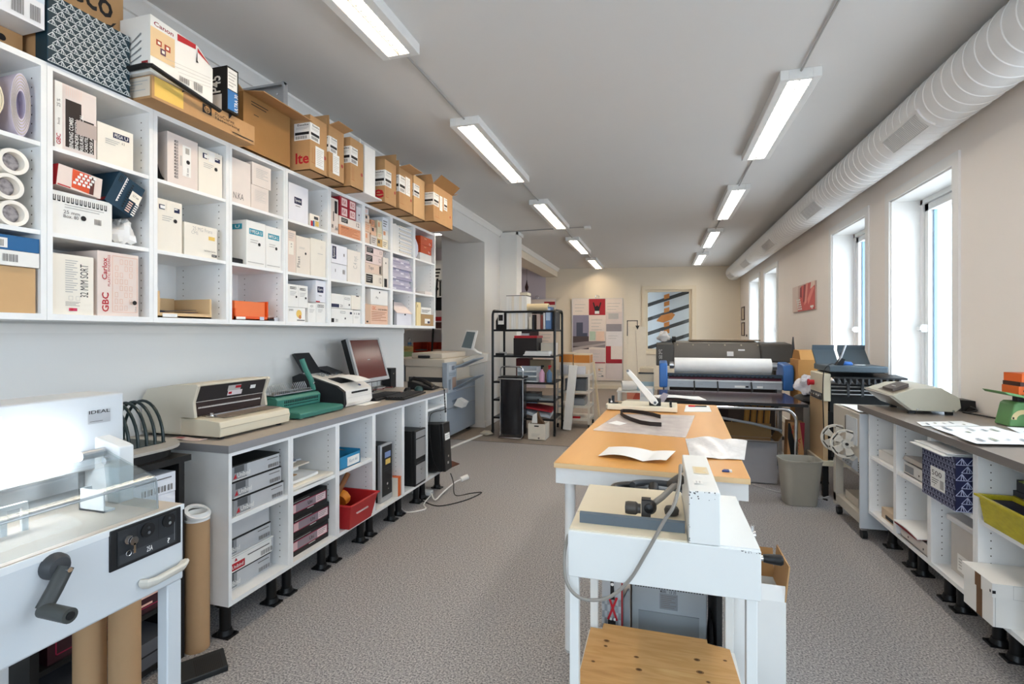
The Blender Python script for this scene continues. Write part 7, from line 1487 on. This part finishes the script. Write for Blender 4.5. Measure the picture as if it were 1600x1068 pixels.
# left of the laminator: beige printer on a side table
sd = G(WHITE).box(-.52, -.06, 6.55, 6.95, .60, .62); ps = [('table_top', sd)] + [('leg', G(WHITE).box(x, x + .03, y, y + .03, 0, .60)) for x in (-.51, -.10) for y in (6.56, 6.91)] + [('shelf', G(WHITE).box(-.50, -.08, 6.57, 6.93, .30, .32))]
ps = [(n, g) for n, g in ps]
many('side_table', 'white side table at the left of the laminator', 'table', ps)
one('beige_printer', G(mt('#d5c9b4', .5)).box(-.26, -.065, 6.58, 6.92, .7405, .86).box(-.25, -.065, 6.57, 6.58, .84, .86, DGREY).box(-.24, -.07, 6.6, 6.9, .86, .91, mt('#c7b9a2', .5)), 'beige printer on the white side table', 'printer')
one('blue_carton', G(mt('#a8c1cc', .5)).box(-.27, -.065, 6.58, 6.92, .6205, .74), 'pale blue box under the beige printer', 'box')
one('paper_tower', G(PAPER).box(-.22, -.07, 6.18, 6.44, .53, .70).box(-.21, -.08, 6.17, 6.18, .6, .69, BOXG).box(-.22, -.07, 6.18, 6.44, 0, .529, mt('#b6b0a6', .6)), 'tall pale carton with white papers left of the laminator', 'carton')
one('grey_leaf', G(mt('#9b9aa8', .5)).prism([(-.02, TZ), (.02, TZ), (.07, TZ + .085), (.03, TZ + .095), (.0, TZ + .06)], 'y', 3.95, 3.953), 'grey bent plastic leaf standing behind the trimmer', 'sheet')
one('white_paper_roll', G(PAPER).ring((-.46, 6.60, .682), (-.28, 6.64, .682), .06, .04), 'white paper roll on the left of the white side table', 'roll')
# brown carton tower and bag by the window
b = G(mt('#b07f45', .75, var=.06)).box(1.42, 1.72, 6.0, 6.35, 0, 1.07); b.prism([(6.0, 1.07), (6.35, 1.07), (6.28, 1.17), (6.06, 1.165)], 'x', 1.44, 1.70); one('tall_brown_carton', b, 'tall brown carton standing between laminator and folding machine', 'box')
one('dark_stick', G(mt('#2b2624', .5)).prism([(1.44, 1.16), (1.475, 1.16), (1.462, 1.31), (1.455, 1.31)], 'y', 6.38, 6.40).box(1.45, 1.468, 6.385, 6.395, 0, 1.16), 'dark pointed stick standing behind the tall brown carton', 'stick')
pl = G(mt('#7d756c', .5)).box(1.26, 1.44, 5.15, 5.45, .02, .70).box(1.24, 1.46, 5.13, 5.47, 0, .02, DGREY); one('waste_cabinet', pl, 'narrow grey-brown cabinet behind the folding machine', 'cabinet')
one('black_cloth', crumple((1.34, 5.30, .742), (.12, .16, .04), 31, BLACKM, amp=.12), 'black cloth lying on the narrow cabinet', 'cloth')
one('plastic_bag', crumple((1.325, 5.28, .865), (.095, .10, .085), 17, clear_mat('bag_plastic2', '#efeff4', film=.8, film_col='#ecebf2', rough=.35), 22, 14, .22), 'crumpled translucent white plastic bag on the black cloth', 'bag')
# folding machine
FC = mt('#d3ccb5', .45, var=.03); FD = mt('#232527', .5); FG = mt('#48545c', .45)
cb = G(FC).box(1.292, 1.352, 4.70, 5.06, .79, 1.02).bevel(.008); rb = G(RED).cyl((1.292, 4.95, .925), (1.255, 4.95, .925), .022, n=18).cyl((1.255, 4.95, .925), (1.245, 4.95, .925), .028, n=18)
pn = G(BLACK).box(1.286, 1.292, 4.72, 5.02, .80, .855); kb = G(CHROME)
for k in range(4): kb.cyl((1.286, 4.76 + .07 * k, .828), (1.268, 4.76 + .07 * k, .828), .011, n=12)
mb = G(FD).box(1.352, 1.80, 4.74, 5.12, .70, .93).bevel(.004)
rods = G(STEEL)
for k, z in enumerate((.945, .915, .885, .855)): rods.cyl((1.352, 4.70 - .006 * k, z), (1.80, 4.70 - .006 * k, z), .006, n=8)
for x in (1.46, 1.56, 1.68): rods.box(x, x + .018, 4.675, 4.705, .84, .955, DGREY)
feed = G(BLACK).prism([(4.64, .985), (5.10, 1.0), (5.10, 1.025), (4.64, .998)], 'x', 1.36, 1.86); fins = G(DGREY)
for k in range(11): fins.prism([(4.64, .94), (4.66, .94), (4.80, .985), (4.64, .985)], 'x', 1.385 + .042 * k, 1.397 + .042 * k)
tb = G(FG).box(1.33, 1.74, 4.66, 5.10, 1.035, 1.085).bevel(.008)
def wing(xa, xb): return G(FG).prism([(5.02, 1.085), (5.05, 1.085), (5.16, 1.20), (5.15, 1.245), (5.135, 1.245), (5.14, 1.205)], 'x', xa, xb)
w1, w2 = wing(1.33, 1.50), wing(1.53, 1.74); sl = G(STEEL)
for k in range(3): sl.add([(1.37 + .045 * k, 5.045, 1.098), (1.376 + .045 * k, 5.045, 1.098), (1.356 + .045 * k, 5.115, 1.178), (1.35 + .045 * k, 5.115, 1.178)], [(0, 1, 2, 3)])
sd = G(mt('#b79c78', .7)).box(1.30, 1.335, 4.72, 5.10, .30, .79); bk = G(BLACK).box(1.335, 1.70, 4.74, 5.10, .32, .70); stn = G(FC).box(1.28, 1.78, 4.70, 5.12, .26, .30); lgs = [('leg', G(BLACK).box(x, x + .04, y, y + .04, 0, .26)) for x in (1.30, 1.72) for y in (4.72, 5.06)]
many('folding_machine', 'dark folding machine with cream control box and grey feed wings by the window', 'folding machine', [('control_box', cb, [('emergency_stop', rb), ('switch_panel', pn), ('knobs', kb.stuff())]), ('main_body', mb), ('rollers', rods.stuff()), ('feed_plate', feed, [('fins', fins.stuff())]), ('table_cover', tb), ('feed_wing', w1, [('slots', sl.stuff())]), ('feed_wing', w2), ('side_panel', sd), ('cabinet', bk), ('stand', stn)] + lgs)
hs = G(SILV).prism([(0, .012), (.014, .012), (.062, .165), (.050, .172)], 'y', -.022, .022).bevel(.005).box(.02, .034, -.014, .014, .08, .105, BLACK); hs.rot(-.4, 'Z', (0, 0, 0)); hs.xf(Matrix.Translation((1.43, 4.80, 1.085)))
bs = G(mt('#3c6bb0', .35)).lathe([(0, 0), (.055, 0), (.058, .012), (.045, .026), (0, .03)], (1.50, 4.86, 1.0855), 'z', n=22); cr = G(BLACK).prism([(-.02, 0), (.03, 0), (.045, .05), (.02, .06)], 'y', -.03, .03); cr.xf(Matrix.Translation((1.43, 4.80, 1.0855)))
many('cordless_phone', 'silver cordless phone standing in its blue charger on the folding machine', 'phone', [('handset', hs), ('charger', bs), ('cradle', cr)])
one('white_tag', G(PAPER).cyl((1.61, 4.86, 1.0855), (1.61, 4.86, 1.088), .04, n=20), 'round white pad beside the blue phone charger', 'pad')
one('cable', flex('', '', [(1.41, 4.79, 1.09), (1.36, 4.72, 1.10), (1.30, 4.685, 1.05), (1.287, 4.68, .90), (1.29, 4.68, .70), (1.30, 4.69, .45)], .004, BLACK), 'thin black cable hanging over the cream control box', 'cable')
# reel trolley (end of the right bench)
TG_ = mt('#bdb7ac', .45, var=.03); TGF = mt('#c6ccd2', .4)
x0, x1, y0, y1 = 1.264, 1.78, 3.81, 4.34
bd = G(TG_).box(x0, x1, y0 + .012, y1, .43, .82).bevel(.004); fp = G(TGF).box(x0 - .002, x1, y0, y0 + .012, .075, .822)
po = [('post', G(TG_).box(x0, x0 + .05, y1 - .055, y1, .075, .43)), ('post', G(TG_).box(x1 - .05, x1, y1 - .055, y1, .075, .43)), ('base_shelf', G(TG_).box(x0, x1, y0 + .012, y1, .10, .16)), ('back_panel', G(mt('#55575a', .5)).box(x1 - .02, x1 - .004, y0 + .02, y1 - .06, .16, .43))]
sl = G(BLACK).box(x0 - .002, x0, 4.08, 4.088, .66, .77).box(x0 - .002, x0, 4.0, 4.008, .66, .77)
for k in range(5): sl.box(x0 - .002, x0, 3.836, 3.842, .43 + .016 * k, .438 + .016 * k)
pl = G(TGF).box(x0 - .004, x0, 3.86, 4.06, .60, .78); sc2 = G(SILV).prism([(x0, .43), (x0 - .035, .46), (x0 - .03, .50), (x0, .53)], 'y', 3.85, 4.05); 
for k in range(4): sc2.prism([(x0 - .001, .505), (x0 - .034, .472), (x0 - .036, .476), (x0 - .001, .511)], 'y', 3.88 + .045 * k, 3.886 + .045 * k, BLACK)
lt = G(BLACK).box(x0 - .012, x0, y1 - .02, y1 + .005, .42, .46)
def reel(y):
    g = G(mt('#d6d1c6', .45)); R, n = .098, 48; cxx, cz = x0 - .045, .60; hol = [(.055 * math.cos(a), .055 * math.sin(a), .026) for a in (.5, 1.76, 3.01, 4.27, 5.53)]
    vs = []; fs = []
    for yy in (y, y + .005):
        for r in (.012, R):
            for k in range(n): vs.append((cxx + r * math.cos(2*PI*k/n), yy, cz + r * math.sin(2*PI*k/n)))
    g.ring((cxx, y, cz), (cxx, y + .006, cz), R, R - .018, n=40); g.ring((cxx, y, cz), (cxx, y + .006, cz), .032, .008, n=24)
    for a in (0, 1.2566, 2.5133, 3.77, 5.0265):
        d = Vector((math.cos(a), 0, math.sin(a))); s_ = Vector((-math.sin(a), 0, math.cos(a))); c = Vector((cxx, y, cz)); w0, w1 = .020, .028
        q = [c + d * .028 - s_ * w0 * .7, c + d * (R - .012) - s_ * w1, c + d * (R - .012) + s_ * w1, c + d * .028 + s_ * w0 * .7]
        g.add(q + [p + Vector((0, .006, 0)) for p in q], [(0, 1, 2, 3), (7, 6, 5, 4), (0, 4, 5, 1), (1, 5, 6, 2), (2, 6, 7, 3), (3, 7, 4, 0)])
    return g
ax = G(STEEL).cyl((x0 - .045, 3.91, .60), (x0 - .045, 4.16, .60), .007, n=10).cyl((x0 - .045, 3.905, .60), (x0 - .045, 3.912, .60), .010, BLACK, n=10)
cs_ = []
for x in (x0 + .03, x1 - .03):
    for y in (y0 + .03, y1 - .03): cs_.append(('caster', G(BLACK).cyl((x - .014, y, .030), (x + .014, y, .030), .030, n=18).box(x - .02, x + .02, y - .02, y + .02, .058, .075, CHROME)))
many('reel_trolley', 'grey wheeled cabinet with two pale reels at the end of the right bench', 'machine', [('body', bd), ('front_panel', fp), ('slots', sl.stuff()), ('cover_plate', pl), ('cutter_head', sc2), ('latch', lt), ('reel', reel(3.92)), ('reel', reel(4.13)), ('reel_axle', ax)] + po + cs_)
one('grey_device_small', G(mt('#b9b3a9', .45)).box(1.30, 1.55, 3.95, 4.2, .1605, .22).box(1.31, 1.33, 3.90, 3.95, .1605, .2, DGREY), 'grey device with cable lying in the base of the reel trolley', 'device')
one('paper_leaves', G(PAPER).sheet(lambda u, v: (1.275 + .3 * u, 3.86 + .36 * v - .05 * u, .8285 + .004 * math.sin(4 * u + 2 * v)), 5, 4, .0015), 'white and lilac printed leaves on top of the reel trolley', 'papers')

# ================================================================ RIGHT BENCH
RF, RBK, RZ0, RZ1, RW = 1.30, 1.815, .19, .845, .88
RP = [3.78, 3.40, 3.015, 2.63, 2.245, 1.86, 1.475]
RN = ['farthest', 'second from the window end', 'middle', 'fourth from the window end', 'nearest in view', 'nearest']
for i in range(6):
    b, a = RP[i] - .0006, RP[i+1] + .0006; t = .0175
    R = G(MEL).box(RF, RBK, b - t, b, RZ0, RZ1); L = G(MEL).box(RF, RBK, a, a + t, RZ0, RZ1)
    pins(R, RF + .045, RBK - .07, b - t - .0008, RZ0 + .06, RZ1 - .05, 1)
    ps = [('side_panel', L), ('side_panel', R), ('bottom_panel', G(MEL).box(RF, RBK, a + t, b - t, RZ0, RZ0 + .02)), ('back_panel', G(MEL).box(RBK - .006, RBK, a + t, b - t, RZ0 + .02, RZ1)), ('top_rail', G(MEL).box(RF, RBK - .006, a + t, b - t, RZ1 - .016, RZ1)), ('shelf', G(MEL).box(RF + .003, RBK - .006, a + t, b - t, .546, .565))]
    for x in (1.415, 1.74):
        for y in (a + .06, b - .05): ps.append(('leg', leg(x, y, RZ0)))
    many('bench_cabinet', 'white open base cabinet under the right worktop, %s' % RN[i], 'cabinet', ps, 'white base cabinets of the right bench')
many('worktop', 'long dark grey laminate worktop over the right base cabinets', 'worktop', [('top', G(mt('#8b8279', .4, var=.05, scale=8)).box(1.262, 1.822, 1.45, 3.845, RZ1 + .0006, RW - .0008)), ('edge_band', G(mt('#6f6a67', .45)).box(1.2605, 1.262, 1.45, 3.8465, RZ1 + .0006, RW - .001).box(1.262, 1.822, 3.845, 3.8465, RZ1 + .0006, RW - .001))])
RS_ = .5656; RB_ = .2106
one('paper_tray', G(mt('#dcd9d4', .4)).box(1.33, 1.62, 3.43, 3.70, RS_, RS_ + .055).box(1.328, 1.33, 3.46, 3.49, RS_ + .01, RS_ + .045, INK).prism([(1.34, RS_ + .056), (1.60, RS_ + .056), (1.60, RS_ + .085)], 'y', 3.44, 3.68, PAPER), 'white paper tray on the shelf of the farthest right cabinet', 'tray')
one('beige_box', G(mt('#cdb9a0', .6)).box(1.33, 1.62, 3.43, 3.66, RB_, RB_ + .062).box(1.328, 1.33, 3.46, 3.6, RB_ + .01, RB_ + .03, INK), 'flat beige box at the bottom of the farthest right cabinet', 'box')
b = shell(1.325, 1.60, 3.06, 3.35, RS_, RS_ + .065, mt('#d9d6d2', .4)); b.pr(b.frame('-x'), [('d', .6, .4, .006, INK), ('r', .05, .2, .4, .8, MGREY)])
one('letter_box', b, 'white letter box with dark opening in the second right cabinet', 'tray')
one('grey_booklet', G(mt('#a9a4a0', .5)).prism([(1.315, RS_ + .08), (1.56, RS_ + .067), (1.56, RS_ + .09), (1.325, RS_ + .10)], 'y', 3.08, 3.34), 'grey booklet lying on the white letter box', 'booklet')
one('paper_stack', G(PAPER).sheet(lambda u, v: (1.285 + .32 * v, 3.10 + .28 * u, RB_ + .095 + .01 * math.sin(3 * u) - .02 * (1 - v)), 5, 4, .006), 'white papers drooping over the letter box in the lower second right cabinet', 'papers')
b = shell(1.31, 1.60, 3.05, 3.35, RB_, RB_ + .062, mt('#cfc8c2', .5)); b.pr(b.frame('-x'), [('d', .3, .4, .006, INK), ('d', .85, .4, .006, INK)]); one('letter_box', b, 'pale letter box at the bottom of the second right cabinet', 'tray')
one('red_folder', G(mt('#8b2b30', .5)).sheet(lambda u, v: (1.29 + .30 * v, 3.12 + .26 * u, RB_ + .074 - .008 * (1 - v)), 3, 2, .006), 'red folder between the papers and the pale letter box', 'folder')
g = G(mt('#181c3f', .5)).box(1.25, 1.62, 2.672, 2.968, RS_, RS_ + .238).bevel(.003); bb_ = (1.25, 1.62, 2.672, 2.968, RS_, RS_ + .238); LW2 = mt('#aab0cc', .5)
pt = G(LW2); triangles(pt, g.frame('-x', bb_), 11, 10, LW2, .0016); triangles(pt, g.frame('-y', bb_), 9, 7, LW2, .003)
lb = G(BOXW).box(1.2475, 1.2485, 2.755, 2.88, RS_ + .055, RS_ + .155); lb.pr(lb.frame('-x'), [('t', '500', .1, .6, .8, .85, INK2), ('l', .1, .2, .6, .5, 3, INK2), ('b', .7, .1, .95, .5, INK2), ('d', .3, .15, .003, INK)])
many('patterned_box', 'dark blue patterned box with white label jutting out of the middle right cabinet', 'box', [('box_body', g), ('pattern', pt.stuff()), ('label', lb)])
for k in range(2): one('paper_sheets', G((PAPER, BOXG)[k]).sheet(lambda u, v: (1.215 + .02 * k + .36 * v, 2.70 + .26 * u + .05 * (1 - v) * u, RS_ + .2455 + .008 * k - .006 * (1 - v)), 3, 3, .004), 'white sheets lying on the dark blue patterned box, %s' % ('lower', 'upper')[k], 'papers')
g = G(mt('#c9c3bd', .6)).box(1.36, 1.66, 2.675, 2.945, RB_, RB_ + .235); g.pr(g.frame('-x'), [('r', .2, .08, .62, .42, BOXW), ('l', .24, .12, .5, .36, 4, GREYL), ('line', (.7, .08), (.7, .4), .004, INK)])
many('storage_box', 'pale storage box with clear lid at the bottom of the middle right cabinet', 'box', [('box_body', g), ('lid', G(mt('#dcdadb', .3)).box(1.345, 1.67, 2.66, 2.96, RB_ + .235, RB_ + .262).bevel(.006))])
for k, (ya, yb, za, zb, xx) in enumerate(((2.33, 2.60, 0, .085, 1.43), (2.30, 2.605, .0855, .132, 1.417), (2.34, 2.598, .1325, .178, 1.425), (2.30, 2.575, .1785, .235, 1.45))):
    g = G(mt('#33343a', .5)).box(xx, xx + .25, ya, yb, RS_ + za, RS_ + zb); g.pr(g.frame('-x'), [('l', .35, .3, .85, .6, 1, MGREY, .4), ('d', .22, .5, .006, MGREY)]); one('toner_box', g, 'dark grey flat box in the stack behind the yellow crate, %s' % ('lowest', 'second', 'third', 'topmost')[k], 'box', 'dark grey boxes')
one('green_leaf', G(mt('#9fae4a', .5)).sheet(lambda u, v: (1.41 + .05 * v, 2.42 + .14 * u, RS_ + .1795 + .012 * v), 3, 2, .001), 'yellow green paper tongue hanging from the dark boxes', 'paper')
yc = crate(G(), 1.285, 1.40, 2.283, 2.575, RS_ + .0006, RS_ + .105, .012, .003, clear_mat('yellow_plastic', '#d8cf3a', film=.7, film_col='#d6c832', rough=.25))
one('yellow_crate', yc, 'translucent yellow plastic crate at the shelf edge of the right bench', 'crate')
one('crate_contents', G(mt('#1c1d33', .6)).box(1.305, 1.385, 2.29, 2.55, RS_ + .006, RS_ + .10).box(1.30, 1.36, 2.34, 2.42, RS_ + .006, RS_ + .04, ORANGE), 'dark blue packet filling the yellow crate', 'packet')
g = G(BOXW).box(1.245, 1.60, 2.405, 2.60, RB_, RB_ + .115); q = g.last; g.pr(g.frame('-x', q), [('r', .46, 0, .66, 1, mt('#6d4f35', .5))]); g.pr(g.frame('-y', q), [('line', (.02, 0), (.02, 1), .001, INK2)])
l = G(BOXW).box(1.240, 1.605, 2.40, 2.605, RB_ + .1155, RB_ + .17); q = l.last; l.pr(l.frame('-x', q), [('r', .46, 0, .66, 1, mt('#6d4f35', .5)), ('r', .93, .3, .97, .5, INK)]); l.pr(l.frame('-y', q), [('r', .0, .28, .03, .5, INK), ('o', .18, .0, .30, .96, .001, GREYL)])
many('archive_box', 'white lidded cardboard box with brown tape jutting out of the lower right cabinet', 'box', [('box_body', g), ('lid', l)])
one('paper_tag', G(BOXW).prism([(1.27, 2.615), (1.31, 2.617), (1.31, 2.66), (1.28, 2.66)], 'z', RB_, RB_ + .004), 'small white paper tag on the bottom edge beside the lidded box', 'paper')
# ---- on the right worktop
EP = mt('#b7b4a4', .45, var=.02); EPD = mt('#6a6157', .5)
sidep = [(1.314, .985), (1.412, .900), (1.621, .900), (1.647, .925), (1.640, .980), (1.556, 1.036), (1.424, 1.028)]
bd = G(EP).prism(sidep, 'y', 3.47, 3.93).bevel(.004)
nose = G(mt('#8f8a80', .5)).prism([(1.318, .984), (1.414, .902), (1.40, .900), (1.302, .980)], 'y', 3.475, 3.928)
def ontop(x, y, e): 
    t = (x - 1.314) / .11; return (x, y, .985 + .043 * min(1, max(0, t)) + e)
dk = G(mt('#8a8374', .5)).add([ontop(1.33, 3.50, .003), ontop(1.41, 3.50, .003), ontop(1.41, 3.52, .003), ontop(1.33, 3.52, .003)], [(0, 1, 2, 3)])
rec = G(EPD).add([ontop(1.335, 3.53, .0015), ontop(1.42, 3.53, .0015), ontop(1.42, 3.77, .0015), ontop(1.335, 3.77, .0015)], [(0, 1, 2, 3)])
pad = G(mt('#564e49', .5)).add([ontop(1.345, 3.545, .004), ontop(1.425, 3.545, .004), ontop(1.425, 3.72, .004), ontop(1.345, 3.72, .004), ontop(1.345, 3.55, .018), ontop(1.425, 3.55, .022), ontop(1.425, 3.715, .022), ontop(1.345, 3.715, .018)], [(4, 5, 6, 7), (0, 1, 5, 4), (1, 2, 6, 5), (2, 3, 7, 6), (3, 0, 4, 7)]); pad.box(1.375, 1.392, 3.60, 3.66, 1.028, 1.030, BOXW)
sc3 = G(CHROME).cyl((1.44, 3.468, .908), (1.44, 3.47, .908), .006, n=10).cyl((1.61, 3.468, .906), (1.61, 3.47, .906), .006, n=10)
ft = [('foot', G(BLACK).box(x - .016, x + .016, y - .012, y + .012, RW, .900)) for x in (1.42, 1.60) for y in (3.50, 3.77)]
many('desktop_folder', 'beige wedge shaped desktop machine on the right worktop', 'machine', [('body', bd, [('screws', sc3.stuff())]), ('nose', nose), ('slot', dk), ('deck', rec), ('control_pad', pad)] + ft, None, (-.05, (1.5, 3.47, 0)))
one('adapter_box', G(BLACK).prism([(1.742, RW), (1.816, RW), (1.812, RW + .066), (1.735, RW + .07)], 'y', 3.66, 3.79).bevel(.003), 'black adapter box against the right wall behind the wedge shaped machine', 'adapter')
one('cable', flex('', '', [(1.76, 3.655, RW + .01), (1.765, 3.62, RW + .035), (1.78, 3.585, RW + .02), (1.745, 3.60, RW + .006), (1.72, 3.60, RW + .006), (1.74, 3.52, RW + .006), (1.775, 3.36, RW + .006)], .0045, BLACK), 'black adapter cable lying on the right worktop', 'cable')
GS = mt('#5d8a55', .4, var=.08); dial = G(mt('#cdb98a', .5))
kb = G(GS).prism([(1.684, RW + .002), (1.80, RW + .002), (1.80, RW + .10), (1.775, RW + .125), (1.722, RW + .125), (1.708, RW + .115), (1.69, RW + .03)], 'y', 3.13, 3.245).bevel(.005)
n = 16; c = (1.745, 3.1288, RW + .038)
for k in range(n):
    a0, a1 = PI * k / n, PI * (k + 1) / n
    dial.poly([(c[0] + r * math.cos(a), c[1], c[2] + r * math.sin(a)) for r, a in ((.028, a0), (.05, a0), (.05, a1), (.028, a1))])
dial.box(1.70, 1.706, 3.127, 3.1285, RW + .04, RW + .05, INK)
nk = G(BLACK).box(1.74, 1.775, 3.165, 3.205, RW + .125, RW + .15)
pan = G(GS).prism([(1.648, RW + .178), (1.662, RW + .164), (1.73, RW + .150), (1.80, RW + .150), (1.815, RW + .158), (1.815, RW + .170), (1.80, RW + .162), (1.73, RW + .162), (1.668, RW + .176)], 'y', 3.09, 3.28).bevel(.003)
ft = [('foot', G(mt('#77787a', .5)).box(x, x + .03, y, y + .02, RW, RW + .003)) for x in (1.69, 1.76) for y in (3.14, 3.22)]
many('kitchen_scale', 'old green counter scale with a half round dial on the right worktop', 'scale', [('housing', kb, [('dial', dial.stuff())]), ('neck', nk), ('weighing_pan', pan)] + ft)
zz = RW + .1632
for k, (h, m) in enumerate(((.042, ORANGE), (.020, mt('#3a1d14', .5)), (.042, ORANGE))):
    x = 1.72 + .004 * k
    g = G(m).box(x, x + .085, 3.12 - .004 * k, 3.25, zz, zz + h); 
    if k == 0: g.pr(g.frame('-y'), [('d', .3, .45, .008, INK), ('l', .5, .3, .8, .6, 1, BOXW)])
    one(('orange_box', 'brown_box', 'orange_box')[k], g, ('orange cardboard box resting in the pan of the green scale', 'dark brown flat box between the two orange boxes', 'orange cardboard box topmost on the green scale')[k], 'box'); zz += h + .0006
def leafsheet(lab, P, z, n):
    A, B, C, D = (Vector((p[0], p[1], z)) for p in P)
    g = G(PAPER).sheet(lambda u, v: tuple((A * (1 - u) + B * u) * (1 - v) + (D * (1 - u) + C * u) * v + Vector((0, 0, .002 * math.sin(4 * u + n) + .002))), 5, 4, .001)
    i0 = len(g.v)
    rnd = random.Random(n)
    for k in range(5):
        u0, v0 = .1 + .35 * rnd.random(), .12 + .16 * k
        q = [(u0, v0), (u0 + .15 + .3 * rnd.random(), v0), None, None]; q[2] = (q[1][0], v0 + .045); q[3] = (u0, v0 + .045)
        g.poly([(A * (1 - a) + B * a) * (1 - b) + (D * (1 - a) + C * a) * b + Vector((0, 0, .005)) for a, b in q], (MGREY, mt('#8c8f7a', .6), GREYL)[k % 3])
    one('printed_sheet', g, lab, 'paper', 'printed sheets on the right worktop')
leafsheet('printed white sheet at the far end of the spread on the right worktop', [(1.272, 3.02), (1.31, 3.17), (1.56, 3.27), (1.55, 3.10)], RW + .001, 1)
leafsheet('printed white sheet in the middle of the spread on the right worktop', [(1.285, 2.78), (1.30, 3.0), (1.60, 3.08), (1.60, 2.86)], RW + .006, 2)
leafsheet('printed white sheet at the near end of the spread on the right worktop', [(1.265, 2.55), (1.275, 2.76), (1.64, 2.84), (1.62, 2.62)], RW + .011, 3)
leafsheet('printed white sheet by the wall in front of the green scale', [(1.62, 2.90), (1.66, 3.10), (1.80, 3.09), (1.79, 2.88)], RW + .001, 4)
leafsheet('printed white sheet at the right edge of the picture on the right worktop', [(1.42, 2.28), (1.43, 2.52), (1.74, 2.58), (1.74, 2.34)], RW + .001, 5)
